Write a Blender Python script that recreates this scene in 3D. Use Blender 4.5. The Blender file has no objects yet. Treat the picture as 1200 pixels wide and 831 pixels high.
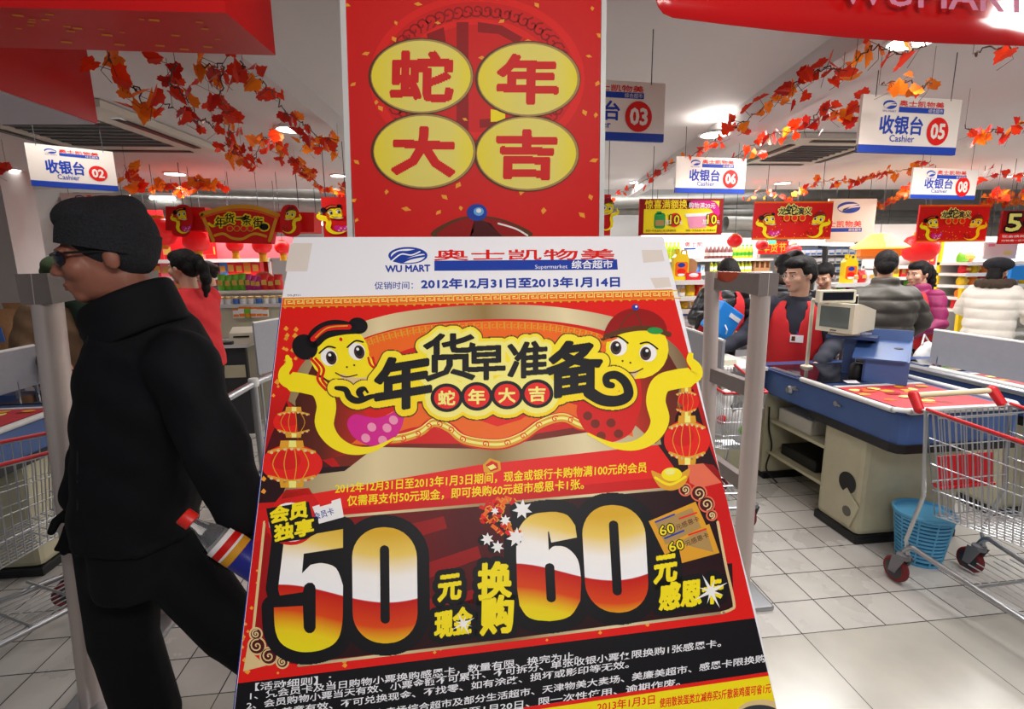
import bpy, bmesh, math, random
import numpy as np
from mathutils import Vector, Matrix
random.seed(7)
SC = bpy.context.scene
COL = SC.collection
V = Vector
PI = math.pi

# ------------------------------------------------------------------ camera
F, YAW, PITCH, ROLL, CH = 584.2, 0.10928, 0.18353, -0.01521, 1.6087
_fw = V((math.sin(YAW)*math.cos(PITCH), math.cos(YAW)*math.cos(PITCH), -math.sin(PITCH)))
_r0 = V((math.cos(YAW), -math.sin(YAW), 0)); _u0 = _r0.cross(_fw)
CR = math.cos(ROLL)*_r0 + math.sin(ROLL)*_u0
CU = -math.sin(ROLL)*_r0 + math.cos(ROLL)*_u0
CP = V((0, 0, CH))
cam = bpy.data.cameras.new('camera'); cam.sensor_width = 36; cam.lens = F/1200*36; cam.clip_start = .02
camo = bpy.data.objects.new('camera', cam); COL.objects.link(camo)
m = Matrix((CR, CU, -_fw)).transposed().to_4x4(); m.translation = CP
camo.matrix_world = m; SC.camera = camo
def ray(px, py): return _fw + CR*((px-600)/F) + CU*((415.5-py)/F)
def at_z(px, py, z=0.0):
    d = ray(px, py); return CP + d*((z-CH)/d.z)
def at_y(px, py, y):
    d = ray(px, py); return CP + d*(y/d.y)
def at_x(px, py, x):
    d = ray(px, py); return CP + d*(x/d.x)
def on_plane(px, py, p, n):
    d = ray(px, py); return CP + d*((p-CP).dot(n)/d.dot(n))

# ------------------------------------------------------------------ world, lamps, exposure
SC.view_settings.view_transform = 'Standard'; SC.view_settings.look = 'None'
SC.view_settings.gamma = 1; SC.view_settings.exposure = 0.0; SC.view_settings.use_curve_mapping = False
w = bpy.data.worlds.new('world'); SC.world = w; w.use_nodes = True
w.node_tree.nodes['Background'].inputs[0].default_value = (.80, .88, 1, 1)
w.node_tree.nodes['Background'].inputs[1].default_value = 0.16
def area(name, loc, sx, sy, power, col=(1, .97, .93), target=None):
    l = bpy.data.lights.new(name, 'AREA'); l.shape = 'RECTANGLE'; l.size = sx; l.size_y = sy; l.energy = power; l.color = col
    o = bpy.data.objects.new(name, l); COL.objects.link(o); o.location = loc
    if target: o.rotation_euler = (V(target)-V(loc)).to_track_quat('-Z', 'Y').to_euler()
    return o
LIGHTS = [
    ('poster_fill', (0.35, -0.3, 2.57), 1.0, .4, 32, (1, .97, .93), (.15, .9, 1.2)),  # unseen fill light added to brighten the poster and column
    ('aisle_lamp', (2.6, 1.3, 2.57), 1.0, .5, 36, (1, .98, .95), None),
    ('counter_lamp', (2.9, 3.6, 2.57), 1.2, .5, 42, (1, .98, .95), None),
    ('lane_lamp', (4.6, 3.4, 2.57), 1.2, .6, 50, (1, .98, .95), None),
    ('left_lane_lamp', (-2.4, 3.6, 2.57), 1.0, .4, 9, (1, .97, .93), None),
    ('shelf_lamp', (-2.6, 6.3, 2.5), 1.8, .3, 36, (1, .96, .93), None),
    ('back_shelf_lamp', (3.5, 6.6, 2.56), 4.0, .4, 120, (1, .99, .96), None),
    ('right_shelf_lamp', (7.2, 5.6, 2.56), 3.0, .4, 90, (1, .99, .96), None),
    ('loft_fill', (3.0, 8.4, 3.28), 6.0, .5, 90, (1, .98, .95), None),  # added fill, no fixture: brightens the upper back wall and ducts
    ('loft_fill', (-2.6, 8.4, 3.28), 3.0, .5, 40, (1, .97, .94), None),  # same added fill for the left half of the upper back zone
    ('centre_lamp', (0.6, 4.6, 2.56), 1.2, .5, 18, (1, .98, .95), None),
]
for a in LIGHTS: area(*a)

# ------------------------------------------------------------------ materials
MATS = {}
def mat(name, col, rough=.5, metal=0.0, emit=0.0, alpha=None, noise=0.0, nscale=30.0, bump=0.0, trans=0.0, spec=.5, ecol=None):
    if name in MATS: return MATS[name]
    m = bpy.data.materials.new(name); m.use_nodes = True; nt = m.node_tree
    b = nt.nodes['Principled BSDF']; c = (*col, 1)
    b.inputs['Base Color'].default_value = c; b.inputs['Roughness'].default_value = rough
    b.inputs['Metallic'].default_value = metal; b.inputs['Specular IOR Level'].default_value = spec
    if trans: b.inputs['Transmission Weight'].default_value = trans
    if alpha is not None: b.inputs['Alpha'].default_value = alpha
    if emit:
        b.inputs['Emission Color'].default_value = (*(ecol or col), 1); b.inputs['Emission Strength'].default_value = emit
    if noise or bump:
        tc = nt.nodes.new('ShaderNodeTexCoord'); n = nt.nodes.new('ShaderNodeTexNoise')
        n.inputs['Scale'].default_value = nscale; n.inputs['Detail'].default_value = 4
        nt.links.new(tc.outputs['Object'], n.inputs['Vector'])
        if noise:
            r = nt.nodes.new('ShaderNodeValToRGB')
            r.color_ramp.elements[0].position = .3; r.color_ramp.elements[1].position = .7
            r.color_ramp.elements[0].color = tuple(max(0, x*(1-noise)) for x in col)+(1,)
            r.color_ramp.elements[1].color = tuple(min(1, x*(1+noise)) for x in col)+(1,)
            nt.links.new(n.outputs['Fac'], r.inputs['Fac']); nt.links.new(r.outputs['Color'], b.inputs['Base Color'])
        if bump:
            bp = nt.nodes.new('ShaderNodeBump'); bp.inputs['Strength'].default_value = bump; bp.inputs['Distance'].default_value = .01
            nt.links.new(n.outputs['Fac'], bp.inputs['Height']); nt.links.new(bp.outputs['Normal'], b.inputs['Normal'])
    MATS[name] = m; return m
def ramp_uv(name, stops, axis=1, rough=.35, wave=None):
    """printed colour gradient along the artwork's own u or v coordinate"""
    m = bpy.data.materials.new(name); m.use_nodes = True; nt = m.node_tree; b = nt.nodes['Principled BSDF']
    b.inputs['Roughness'].default_value = .5; b.inputs['Specular IOR Level'].default_value = .22
    uv = nt.nodes.new('ShaderNodeUVMap'); uv.uv_map = 'UVMap'
    sp = nt.nodes.new('ShaderNodeSeparateXYZ'); nt.links.new(uv.outputs[0], sp.inputs[0])
    out = sp.outputs[axis]
    if wave:
        amp, freq, ph = wave
        a = nt.nodes.new('ShaderNodeMath'); a.operation = 'MULTIPLY_ADD'; a.inputs[1].default_value = freq; a.inputs[2].default_value = ph
        nt.links.new(sp.outputs[0], a.inputs[0])
        s = nt.nodes.new('ShaderNodeMath'); s.operation = 'SINE'; nt.links.new(a.outputs[0], s.inputs[0])
        k = nt.nodes.new('ShaderNodeMath'); k.operation = 'MULTIPLY_ADD'; k.inputs[1].default_value = amp
        nt.links.new(s.outputs[0], k.inputs[0]); nt.links.new(out, k.inputs[2]); out = k.outputs[0]
    lo, hi = stops[0][0], stops[-1][0]
    mr = nt.nodes.new('ShaderNodeMapRange'); mr.inputs[1].default_value = lo; mr.inputs[2].default_value = hi
    nt.links.new(out, mr.inputs[0])
    r = nt.nodes.new('ShaderNodeValToRGB')
    els = r.color_ramp.elements
    while len(els) < len(stops): els.new(.5)
    for e, (p, c) in zip(els, stops): e.position = (p-lo)/(hi-lo); e.color = (*c, 1)
    nt.links.new(mr.outputs[0], r.inputs[0]); nt.links.new(r.outputs[0], b.inputs['Base Color'])
    MATS[name] = m; return m
def srgb(r, g, b):
    f = lambda c: (c/255/12.92) if c/255 <= .04045 else ((c/255+.055)/1.055)**2.4
    return (f(r), f(g), f(b))
S = srgb
def M(name, r, g, b, **k):
    if name.endswith('_print') or name in ('bright_red', 'deep_red', 'maroon', 'dark_maroon', 'pale_yellow', 'brown_red', 'confetti'): k = dict(k, rough=.5, spec=.22)
    return mat(name, srgb(r, g, b), **k)
M('white_card', 240, 238, 242, rough=.5); M('red_print', 214, 22, 18, rough=.3); M('bright_red', 232, 30, 22, rough=.35)
M('deep_red', 150, 10, 12, rough=.35); M('maroon', 78, 8, 14, rough=.35); M('dark_maroon', 40, 6, 12, rough=.35)
M('black_print', 14, 11, 16, rough=.35); M('yellow_print', 250, 226, 20, rough=.35); M('pale_yellow', 246, 236, 130, rough=.35)
M('gold_print', 226, 160, 40, rough=.35); M('orange_print', 240, 104, 24, rough=.35); M('beige_print', 226, 196, 140, rough=.35)
M('tan_print', 176, 140, 84, rough=.35); M('brown_print', 92, 52, 22, rough=.35); M('blue_print', 30, 62, 160, rough=.4); M('magenta_print', 214, 30, 140, rough=.35)
M('green_print', 40, 150, 70, rough=.35); M('white_print', 244, 240, 238, rough=.4); M('brown_red', 120, 34, 16, rough=.35); M('eye_brown', 60, 26, 16, rough=.35)
M('confetti', 244, 160, 50, rough=.35); M('sky_print', 100, 170, 230, rough=.4); M('pink_print', 240, 150, 180, rough=.4); M('salmon_print', 232, 110, 80, rough=.4)
M('steel', 170, 172, 176, rough=.3, metal=.9); M('chrome_wire', 190, 192, 196, rough=.28, metal=.85); M('gate_grey', 122, 112, 108, rough=.5, noise=.05)
M('gate_post', 204, 190, 184, rough=.38, metal=.35); M('orange_glass', 200, 70, 20, rough=.2); M('black_plastic', 18, 18, 20, rough=.45)
M('dark_grey', 52, 52, 56, rough=.5); M('mid_grey', 120, 120, 124, rough=.5); M('panel_grey', 150, 152, 160, rough=.5, noise=.03)
M('cream_panel', 196, 190, 160, rough=.5, noise=.05, nscale=12); M('blue_panel', 66, 94, 148, rough=.4, noise=.06, nscale=8); M('blue_dark', 40, 62, 108, rough=.4)
M('white_rim', 214, 214, 212, rough=.3); M('dark_glass', 22, 22, 32, rough=.08); M('crt_plastic', 214, 208, 186, rough=.5); M('crt_screen', 96, 104, 100, rough=.12)
M('wall_paint', 184, 182, 180, rough=.7, noise=.04, nscale=3); M('ceiling_paint', 214, 210, 210, rough=.7, noise=.02, nscale=2); M('duct_metal', 150, 150, 146, rough=.5, metal=.4, noise=.12, nscale=6)
M('cassette_plastic', 206, 202, 190, rough=.5); M('grille_dark', 100, 98, 90, rough=.6); M('lamp_glow', 255, 252, 246, emit=14.0); M('strip_glow', 255, 255, 250, emit=6.0)
M('leaf_red', 206, 36, 16, rough=.45, noise=.25, nscale=14); M('leaf_orange', 240, 96, 16, rough=.45, noise=.2, nscale=14); M('leaf_dark', 150, 18, 14, rough=.5, noise=.2, nscale=14); M('vine', 84, 50, 34, rough=.7)
M('skin', 206, 158, 132, rough=.5, noise=.04, nscale=10); M('skin_tan', 152, 94, 74, rough=.5, noise=.06, nscale=10); M('hair_black', 20, 17, 18, rough=.7, spec=.25, noise=.35, nscale=60, bump=.6)
M('lip_tan', 120, 62, 54, rough=.6); M('lip', 176, 92, 88, rough=.5); M('eye_white', 235, 232, 226, rough=.3); M('eye_dark', 24, 16, 14, rough=.2)
M('navy_coat', 8, 9, 15, rough=.8, spec=.25, noise=.2, nscale=9, bump=.5); M('black_trousers', 12, 12, 15, rough=.85, spec=.25, noise=.15, nscale=8, bump=.4); M('wool_black', 32, 32, 37, rough=.95, noise=.25, nscale=160, bump=.7)
M('vest_red', 206, 28, 36, rough=.7, bump=.3, nscale=10); M('sweater_navy', 40, 42, 56, rough=.85, bump=.3, nscale=12); M('puffer_black', 22, 22, 26, rough=.35, bump=.6, nscale=14)
M('puffer_olive', 74, 70, 64, rough=.55, bump=.6, nscale=12); M('coat_purple', 138, 26, 84, rough=.6, bump=.5, nscale=12); M('coat_white', 226, 220, 210, rough=.7, bump=.6, nscale=12)
M('coat_brown', 110, 84, 60, rough=.8, bump=.4, nscale=10); M('cap_olive', 58, 74, 44, rough=.9); M('scarf_green', 30, 50, 34, rough=.9, bump=.5, nscale=40); M('fur_brown', 70, 56, 44, rough=.95, bump=1, nscale=60)
M('pink_plain', 206, 70, 140, rough=.7); M('blue_box', 36, 140, 232, rough=.45); M('bin_blue', 96, 176, 220, rough=.4); M('cart_red', 204, 24, 32, rough=.4); M('cream_handle', 226, 206, 168, rough=.4)
M('bag_white', 232, 232, 230, rough=.45); M('clear_plastic', 235, 236, 240, rough=.08, trans=.92); M('cardboard', 168, 124, 84, rough=.8, noise=.1, nscale=10); M('shoe_black', 12, 12, 13, rough=.4)
M('bottle_green', 190, 220, 40, rough=.25); M('bottle_lime', 226, 230, 70, rough=.25); M('bottle_purple', 150, 84, 84, rough=.25); M('cap_white', 245, 245, 240, rough=.4); M('cap_green', 80, 190, 60, rough=.4)
M('jug_yellow', 244, 206, 24, rough=.35); M('pack_red', 222, 34, 40, rough=.4); M('pack_pink', 236, 120, 130, rough=.4); M('pack_gold', 220, 176, 84, rough=.4); M('pack_orange', 244, 130, 36, rough=.4)
M('pack_green', 110, 190, 50, rough=.35); M('pack_magenta', 190, 40, 130, rough=.3); M('pack_white', 236, 236, 238, rough=.4); M('pack_blue', 70, 120, 200, rough=.4); M('shelf_white', 226, 224, 220, rough=.5)
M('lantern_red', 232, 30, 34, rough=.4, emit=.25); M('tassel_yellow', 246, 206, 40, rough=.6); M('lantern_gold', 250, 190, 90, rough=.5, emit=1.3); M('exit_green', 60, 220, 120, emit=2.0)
M('sign_white', 226, 214, 204, rough=.4); M('cola_dark', 40, 16, 14, rough=.15); M('red_cap', 226, 40, 30, rough=.4); M('label_blue', 40, 44, 150, rough=.3)
M('fascia_red', 214, 16, 18, rough=.35); M('fascia_under', 196, 190, 200, rough=.6); M('red_mat', 190, 30, 44, rough=.6); M('tyre_red', 120, 30, 34, rough=.6); M('peg_cream', 206, 200, 176, rough=.6)

def leafmat(name, c, t):
    m = bpy.data.materials.new(name); m.use_nodes = True; nt = m.node_tree; nt.nodes.clear()
    o = nt.nodes.new('ShaderNodeOutputMaterial'); d = nt.nodes.new('ShaderNodeBsdfPrincipled'); tr = nt.nodes.new('ShaderNodeBsdfTranslucent'); mx = nt.nodes.new('ShaderNodeMixShader')
    tc = nt.nodes.new('ShaderNodeTexCoord'); n = nt.nodes.new('ShaderNodeTexNoise'); n.inputs['Scale'].default_value = 16; nt.links.new(tc.outputs['Object'], n.inputs['Vector'])
    r = nt.nodes.new('ShaderNodeValToRGB'); r.color_ramp.elements[0].position = .35; r.color_ramp.elements[1].position = .65
    r.color_ramp.elements[0].color = (*[x*.75 for x in c], 1); r.color_ramp.elements[1].color = (*c, 1); nt.links.new(n.outputs['Fac'], r.inputs['Fac'])
    nt.links.new(r.outputs['Color'], d.inputs['Base Color']); tr.inputs['Color'].default_value = (*t, 1); d.inputs['Roughness'].default_value = .4; mx.inputs[0].default_value = .5
    nt.links.new(d.outputs[0], mx.inputs[1]); nt.links.new(tr.outputs[0], mx.inputs[2]); nt.links.new(mx.outputs[0], o.inputs[0]); MATS[name] = m
leafmat('leaf_red', S(224, 48, 22), S(240, 60, 20)); leafmat('leaf_orange', S(250, 120, 24), S(255, 140, 30)); leafmat('leaf_dark', S(190, 30, 20), S(200, 34, 20))
# ------------------------------------------------------------------ mesh builder
class MB:
    def __init__(s): s.v = []; s.f = []; s.m = []; s.uv = []
    def add(s, vs, fs, mt, uvs=None):
        n = len(s.v); s.v.extend([tuple(x) for x in vs])
        for f in fs:
            s.f.append(tuple(n+i for i in f)); s.m.append(mt)
        s.uv.extend(uvs if uvs else [(0, 0)]*len(vs))
    def poly(s, vs, mt): s.add(vs, [tuple(range(len(vs)))], mt)
    def box(s, c, d, mt, R=None, bev=0.0):
        c = V(c); hx, hy, hz = [x/2 for x in d]
        if bev <= 0:
            P = [V((x, y, z)) for z in (-hz, hz) for y in (-hy, hy) for x in (-hx, hx)]
            fs = [(0, 2, 3, 1), (4, 5, 7, 6), (0, 1, 5, 4), (2, 6, 7, 3), (0, 4, 6, 2), (1, 3, 7, 5)]
        else:
            bm = bmesh.new(); bmesh.ops.create_cube(bm, size=1)
            for q in bm.verts: q.co = V((q.co.x*d[0], q.co.y*d[1], q.co.z*d[2]))
            bmesh.ops.bevel(bm, geom=bm.edges[:], offset=min(bev, min(d)*.45), segments=2, profile=.6, affect='EDGES')
            bm.verts.index_update(); P = [q.co.copy() for q in bm.verts]; fs = [tuple(q.index for q in f.verts) for f in bm.faces]; bm.free()
        if R is not None: P = [R @ p for p in P]
        s.add([c+p for p in P], fs, mt)
    def bb(s, a, b, mt, bev=0.0):
        s.box([(x+y)/2 for x, y in zip(a, b)], [abs(x-y) for x, y in zip(a, b)], mt, None, bev)
    def cone(s, a, b, ra, rb, mt, n=12, cap=True):
        a, b = V(a), V(b); d = (b-a)
        if d.length < 1e-9: return
        d.normalize(); u = d.orthogonal().normalized(); w_ = d.cross(u)
        P = []
        for c, r in ((a, ra), (b, rb)):
            for i in range(n):
                t = 2*PI*i/n; P.append(c+u*(r*math.cos(t))+w_*(r*math.sin(t)))
        fs = [(i, (i+1) % n, n+(i+1) % n, n+i) for i in range(n)]
        if cap: fs += [tuple(range(n-1, -1, -1)), tuple(range(n, 2*n))]
        s.add(P, fs, mt)
    def tube(s, pts, r, mt, n=6):
        pts = [V(p) for p in pts]; k = len(pts); P = []
        u = None
        for i, p in enumerate(pts):
            d = (pts[min(i+1, k-1)]-pts[max(i-1, 0)]).normalized()
            if u is None: u = d.orthogonal().normalized()
            else:
                u = u-d*u.dot(d)
                u = u.normalized() if u.length > 1e-6 else d.orthogonal().normalized()
            w_ = d.cross(u)
            for j in range(n):
                t = 2*PI*j/n; P.append(p+u*(r*math.cos(t))+w_*(r*math.sin(t)))
        fs = [(i*n+j, i*n+(j+1) % n, (i+1)*n+(j+1) % n, (i+1)*n+j) for i in range(k-1) for j in range(n)]
        fs += [tuple(range(n-1, -1, -1)), tuple(range((k-1)*n, k*n))]
        s.add(P, fs, mt)
    def ell(s, c, r, mt, R=None, nu=16, nv=10):
        c = V(c); P = []; fs = []
        for i in range(nv+1):
            th = PI*i/nv
            for j in range(nu):
                ph = 2*PI*j/nu; p = V((r[0]*math.sin(th)*math.cos(ph), r[1]*math.sin(th)*math.sin(ph), r[2]*math.cos(th)))
                P.append(c+(R @ p if R is not None else p))
        for i in range(nv):
            for j in range(nu):
                a, b = i*nu+j, i*nu+(j+1) % nu
                if i == 0: fs.append((a, b+nu, a+nu)[::-1] if False else (a, a+nu, b+nu))
                elif i == nv-1: fs.append((a, a+nu, b))
                else: fs.append((a, a+nu, b+nu, b))
        s.add(P, fs, mt)
    def lathe(s, prof, o, mt, n=20, ax=None):
        """prof: list of (r, h) along +Z (or ax) from o"""
        o = V(o); R = V((0, 0, 1)).rotation_difference(V(ax).normalized()).to_matrix() if ax is not None else Matrix.Identity(3)
        P = [o+R @ V((r*math.cos(2*PI*j/n), r*math.sin(2*PI*j/n), h)) for r, h in prof for j in range(n)]
        k = len(prof)
        fs = [(i*n+j, i*n+(j+1) % n, (i+1)*n+(j+1) % n, (i+1)*n+j) for i in range(k-1) for j in range(n)]
        fs += [tuple(range(n-1, -1, -1)), tuple(range((k-1)*n, k*n))]
        s.add(P, fs, mt)
    def prism(s, poly, vec, mt):
        poly = [V(p) for p in poly]; vec = V(vec); n = len(poly)
        fs = [tuple(range(n-1, -1, -1)), tuple(range(n, 2*n))]+[(i, (i+1) % n, n+(i+1) % n, n+i) for i in range(n)]
        s.add(poly+[p+vec for p in poly], fs, mt)
    def capsule(s, a, b, ra, rb, mt, n=12):
        a, b = V(a), V(b); s.cone(a, b, ra, rb, mt, n); s.ell(a, (ra,)*3, mt, None, n, 8); s.ell(b, (rb,)*3, mt, None, n, 8)
    def build(s, name, parent=None, smooth=False, org=None, recalc=True):
        me = bpy.data.meshes.new(name); o_ = V(org) if org is not None else V((0, 0, 0))
        me.from_pydata([(x-o_.x, y-o_.y, z-o_.z) for x, y, z in s.v], [], s.f)
        names = []
        for x in s.m:
            if x not in names: names.append(x)
        for x in names: me.materials.append(MATS[x])
        idx = [names.index(x) for x in s.m]; me.polygons.foreach_set('material_index', idx)
        if any(u != (0, 0) for u in s.uv):
            uvl = me.uv_layers.new(name='UVMap')
            li = np.zeros(len(me.loops), dtype=np.int32); me.loops.foreach_get('vertex_index', li)
            uvl.data.foreach_set('uv', np.array(s.uv, dtype=np.float32)[li].ravel())
        if recalc:
            bm = bmesh.new(); bm.from_mesh(me); bmesh.ops.recalc_face_normals(bm, faces=bm.faces[:]); bm.to_mesh(me); bm.free()
        if smooth:
            me.polygons.foreach_set('use_smooth', [True]*len(me.polygons)); me.set_sharp_from_angle(angle=math.radians(40))
        return link(name, me, parent, o_)
def link(name, me, parent=None, loc=(0, 0, 0)):
    o = bpy.data.objects.new(name, me); COL.objects.link(o); o.location = loc
    if parent is not None:
        o.parent = parent; o.location = V(loc)-world_loc(parent)
    return o
def world_loc(o):
    l = V(o.location)
    if o.parent is not None: l = l+world_loc(o.parent)
    return l
def tag(o, label=None, cat=None, group=None, kind=None):
    if label: o['label'] = label
    if cat: o['category'] = cat
    if group: o['group'] = group
    if kind: o['kind'] = kind
    return o
def thing(name, loc, label, cat, group=None):
    o = bpy.data.objects.new(name, None); COL.objects.link(o); o.location = loc; o.empty_display_size = .05
    return tag(o, label, cat, group)
def struct(o): o['kind'] = 'structure'; return o
def copy_tree(o, loc, label=None, group=None, rz=None):
    c = o.copy(); COL.objects.link(c); c.location = loc
    if rz is not None: c.rotation_euler.z = rz
    if label: c['label'] = label
    if group: c['group'] = group
    for ch in list(o.children):
        d = ch.copy(); COL.objects.link(d); d.parent = c
        for g in list(ch.children):
            e = g.copy(); COL.objects.link(e); e.parent = d
    return c

# ------------------------------------------------------------------ lettering and flat printed artwork
_G = {}
def glyphs(s, bold=0.0, res=2):
    k = (s, bold, res)
    if k in _G: return _G[k]
    c = bpy.data.curves.new('lettering', 'FONT'); c.body = s; c.size = 1; c.offset = bold; c.resolution_u = res
    o = bpy.data.objects.new('lettering', c); COL.objects.link(o)
    me = bpy.data.meshes.new_from_object(o.evaluated_get(bpy.context.evaluated_depsgraph_get()))
    vs = [(v.co.x, v.co.y) for v in me.vertices]; fs = [tuple(p.vertices) for p in me.polygons]
    bpy.data.objects.remove(o); bpy.data.curves.remove(c); bpy.data.meshes.remove(me)
    _G[k] = (vs, fs); return _G[k]
class Art:
    """flat print laid on a sheet: art coordinates (x right, y down) -> points of the sheet"""
    def __init__(s, to3, n, step=.0005, uv=None): s.t = to3; s.n = V(n).normalized(); s.st = step; s.mb = MB(); s.uvf = uv
    def p3(s, x, y, L): return s.t(x, y)+s.n*(s.st*L)
    def raw(s, vs, fs, mt, L):
        P = [s.p3(x, y, L) for x, y in vs]
        s.mb.add(P, fs, mt, [s.uvf(x, y) for x, y in vs] if s.uvf else None)
    clip = None
    def poly(s, pts, mt, L):
        for (ax, ay), (bx, by) in (s.clip or ()):
            o = []; g = lambda p: (bx-ax)*(p[1]-ay)-(by-ay)*(p[0]-ax)
            for i in range(len(pts)):
                p, q = pts[i-1], pts[i]; gp, gq = g(p), g(q)
                if (gp >= 0) != (gq >= 0):
                    t = gp/(gp-gq); o.append((p[0]+(q[0]-p[0])*t, p[1]+(q[1]-p[1])*t))
                if gq >= 0: o.append(q)
            pts = o
            if len(pts) < 3: return
        s.raw(pts, [tuple(range(len(pts)))], mt, L)
    def ell(s, cx, cy, rx, ry, mt, L, rot=0, n=28):
        c, q = math.cos(rot), math.sin(rot)
        s.poly([(cx+rx*math.cos(t)*c-ry*math.sin(t)*q, cy+rx*math.cos(t)*q+ry*math.sin(t)*c) for t in [2*PI*i/n for i in range(n)]], mt, L)
    def stroke(s, pts, w_, mt, L, taper=None, caps=True):
        n = len(pts); ls = []; rs = []
        for i, (x, y) in enumerate(pts):
            a = pts[max(i-1, 0)]; b = pts[min(i+1, n-1)]; dx, dy = b[0]-a[0], b[1]-a[1]; l = math.hypot(dx, dy) or 1
            r = w_/2*(taper(i/(n-1)) if taper else 1)
            ls.append((x-dy/l*r, y+dx/l*r)); rs.append((x+dy/l*r, y-dx/l*r))
        s.raw(ls+rs, [(i, i+1, n+i+1, n+i) for i in range(n-1)], mt, L)
        if caps:
            for i in (0, n-1):
                r = w_/2*(taper(i/(n-1)) if taper else 1)
                if r > 1e-6: s.ell(pts[i][0], pts[i][1], r, r, mt, L+(.12 if i else .2), n=10)
    def text(s, st, a, b, h, mt, L, bold=.02, up=None, grow=0.0, gmat=None, gL=None, res=2, fit=True):
        """baseline from a to b, em height h"""
        vs, fs = glyphs(st, bold if bold < .015 else 0.0, res)
        if not vs: return
        x0 = min(v[0] for v in vs); x1 = max(v[0] for v in vs)
        dx, dy = b[0]-a[0], b[1]-a[1]; ln = math.hypot(dx, dy)
        if up is None: up = (dy/ln, -dx/ln)
        k = ln/(x1-x0)
        ux, uy = dx/ln*k, dy/ln*k
        pts = [(a[0]+(x-x0)*ux+y*up[0]*h, a[1]+(x-x0)*uy+y*up[1]*h) for x, y in vs]
        fat = bold*.55*h if bold >= .015 else 0
        if grow or fat:
            e = {}
            for f in fs:
                for i in range(len(f)):
                    q = tuple(sorted((f[i], f[i-1]))); e[q] = e.get(q, 0)+1
            E = [(pts[q[0]], pts[q[1]]) for q, c in e.items() if c == 1]
            if grow: s.dilate(E, grow+fat, gmat, gL, h/45)
            if fat: s.dilate(E, fat, mt, L, h/45); return
        s.raw(pts, fs, mt, L)
    def dilate(s, E, r, mt, L, step):
        """outline E (edge list of closed outlines) filled and grown by r, laid as thin slices that never overlap"""
        lo = min(min(a[1], b[1]) for a, b in E)-r; hi = max(max(a[1], b[1]) for a, b in E)+r; n = max(2, int((hi-lo)/step)); st = (hi-lo)/n
        B = [[] for _ in range(n)]
        for a, b in E:
            for k in range(max(0, int((min(a[1], b[1])-r-lo)/st)), min(n-1, int((max(a[1], b[1])+r-lo)/st))+1): B[k].append((a, b))
        V_, F_ = [], []
        for k in range(n):
            y = lo+(k+.5)*st; iv = []; xs = []
            for a, b in B[k]:
                (ax, ay), (bx, by) = a, b
                if (ay <= y) != (by <= y): xs.append(ax+(bx-ax)*(y-ay)/(by-ay))
                c = []
                for px, py in (a, b):
                    d = r*r-(y-py)**2
                    if d > 0: d = d**.5; c += [px-d, px+d]
                dx, dy = bx-ax, by-ay; l = math.hypot(dx, dy)
                if l > 1e-9:
                    nx, ny = -dy/l*r, dx/l*r; Q = [(ax+nx, ay+ny), (bx+nx, by+ny), (bx-nx, by-ny), (ax-nx, ay-ny)]
                    for i in range(4):
                        (x0, y0), (x1, y1) = Q[i-1], Q[i]
                        if (y0 <= y) != (y1 <= y): c.append(x0+(x1-x0)*(y-y0)/(y1-y0))
                if c: iv.append((min(c), max(c)))
            xs.sort(); iv += [(xs[i], xs[i+1]) for i in range(0, len(xs)-1, 2)]; iv.sort()
            out = []
            for a, b in iv:
                if out and a <= out[-1][1]: out[-1][1] = max(out[-1][1], b)
                else: out.append([a, b])
            for a, b in out:
                m_ = len(V_); V_ += [(a, lo+k*st), (b, lo+k*st), (b, lo+(k+1)*st), (a, lo+(k+1)*st)]; F_.append((m_, m_+1, m_+2, m_+3))
        s.raw(V_, F_, mt, L)
    def fill(s, polys, mt, L, step):
        """even-odd fill in thin horizontal slices (shapes with holes)"""
        ys = [y for p in polys for _, y in p]; y = min(ys); y1 = max(ys)
        def xs(yy):
            out = []
            for p in polys:
                for i in range(len(p)):
                    (ax, ay), (bx, by) = p[i-1], p[i]
                    if (ay <= yy) != (by <= yy): out.append(ax+(bx-ax)*(yy-ay)/(by-ay))
            return sorted(out)
        while y < y1-1e-6:
            yb = min(y+step, y1); A = xs(y+1e-4); B = xs(yb-1e-4)
            if len(A) != len(B): A = B = xs((y+yb)/2)
            for i in range(0, len(A)-1, 2):
                s.raw([(A[i], y), (A[i+1], y), (B[i+1], yb), (B[i], yb)], [(0, 1, 2, 3)], mt, L)
            y = yb
def spline(pts, n=6):
    out = []
    P = [pts[0]]+list(pts)+[pts[-1]]
    for i in range(1, len(P)-2):
        for k in range(n):
            t = k/n; a, b, c, d = P[i-1], P[i], P[i+1], P[i+2]
            out.append(tuple(.5*((2*b[q])+(-a[q]+c[q])*t+(2*a[q]-5*b[q]+4*c[q]-d[q])*t*t+(-a[q]+3*b[q]-3*c[q]+d[q])*t**3) for q in range(len(b))))
    out.append(tuple(pts[-1])); return out
def closed_spline(pts, n=6):
    k = len(pts); out = []
    for i in range(k):
        a, b, c, d = pts[i-1], pts[i], pts[(i+1) % k], pts[(i+2) % k]
        for j in range(n):
            t = j/n
            out.append(tuple(.5*((2*b[q])+(-a[q]+c[q])*t+(2*a[q]-5*b[q]+4*c[q]-d[q])*t*t+(-a[q]+3*b[q]-3*c[q]+d[q])*t**3) for q in range(2)))
    return out
def rrect(cx, cy, w_, h, r, sh=0.0, n=6):
    """rounded rectangle outline, sh = sideways shear per unit of height"""
    out = []
    for sx, sy, a0 in ((1, -1, -PI/2), (1, 1, 0), (-1, 1, PI/2), (-1, -1, PI)):
        for i in range(n+1):
            t = a0+PI/2*i/n; x = sx*(w_/2-r)+r*math.cos(t); y = sy*(h/2-r)+r*math.sin(t)
            out.append((cx+x+sh*y, cy+y))
    return out
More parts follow.
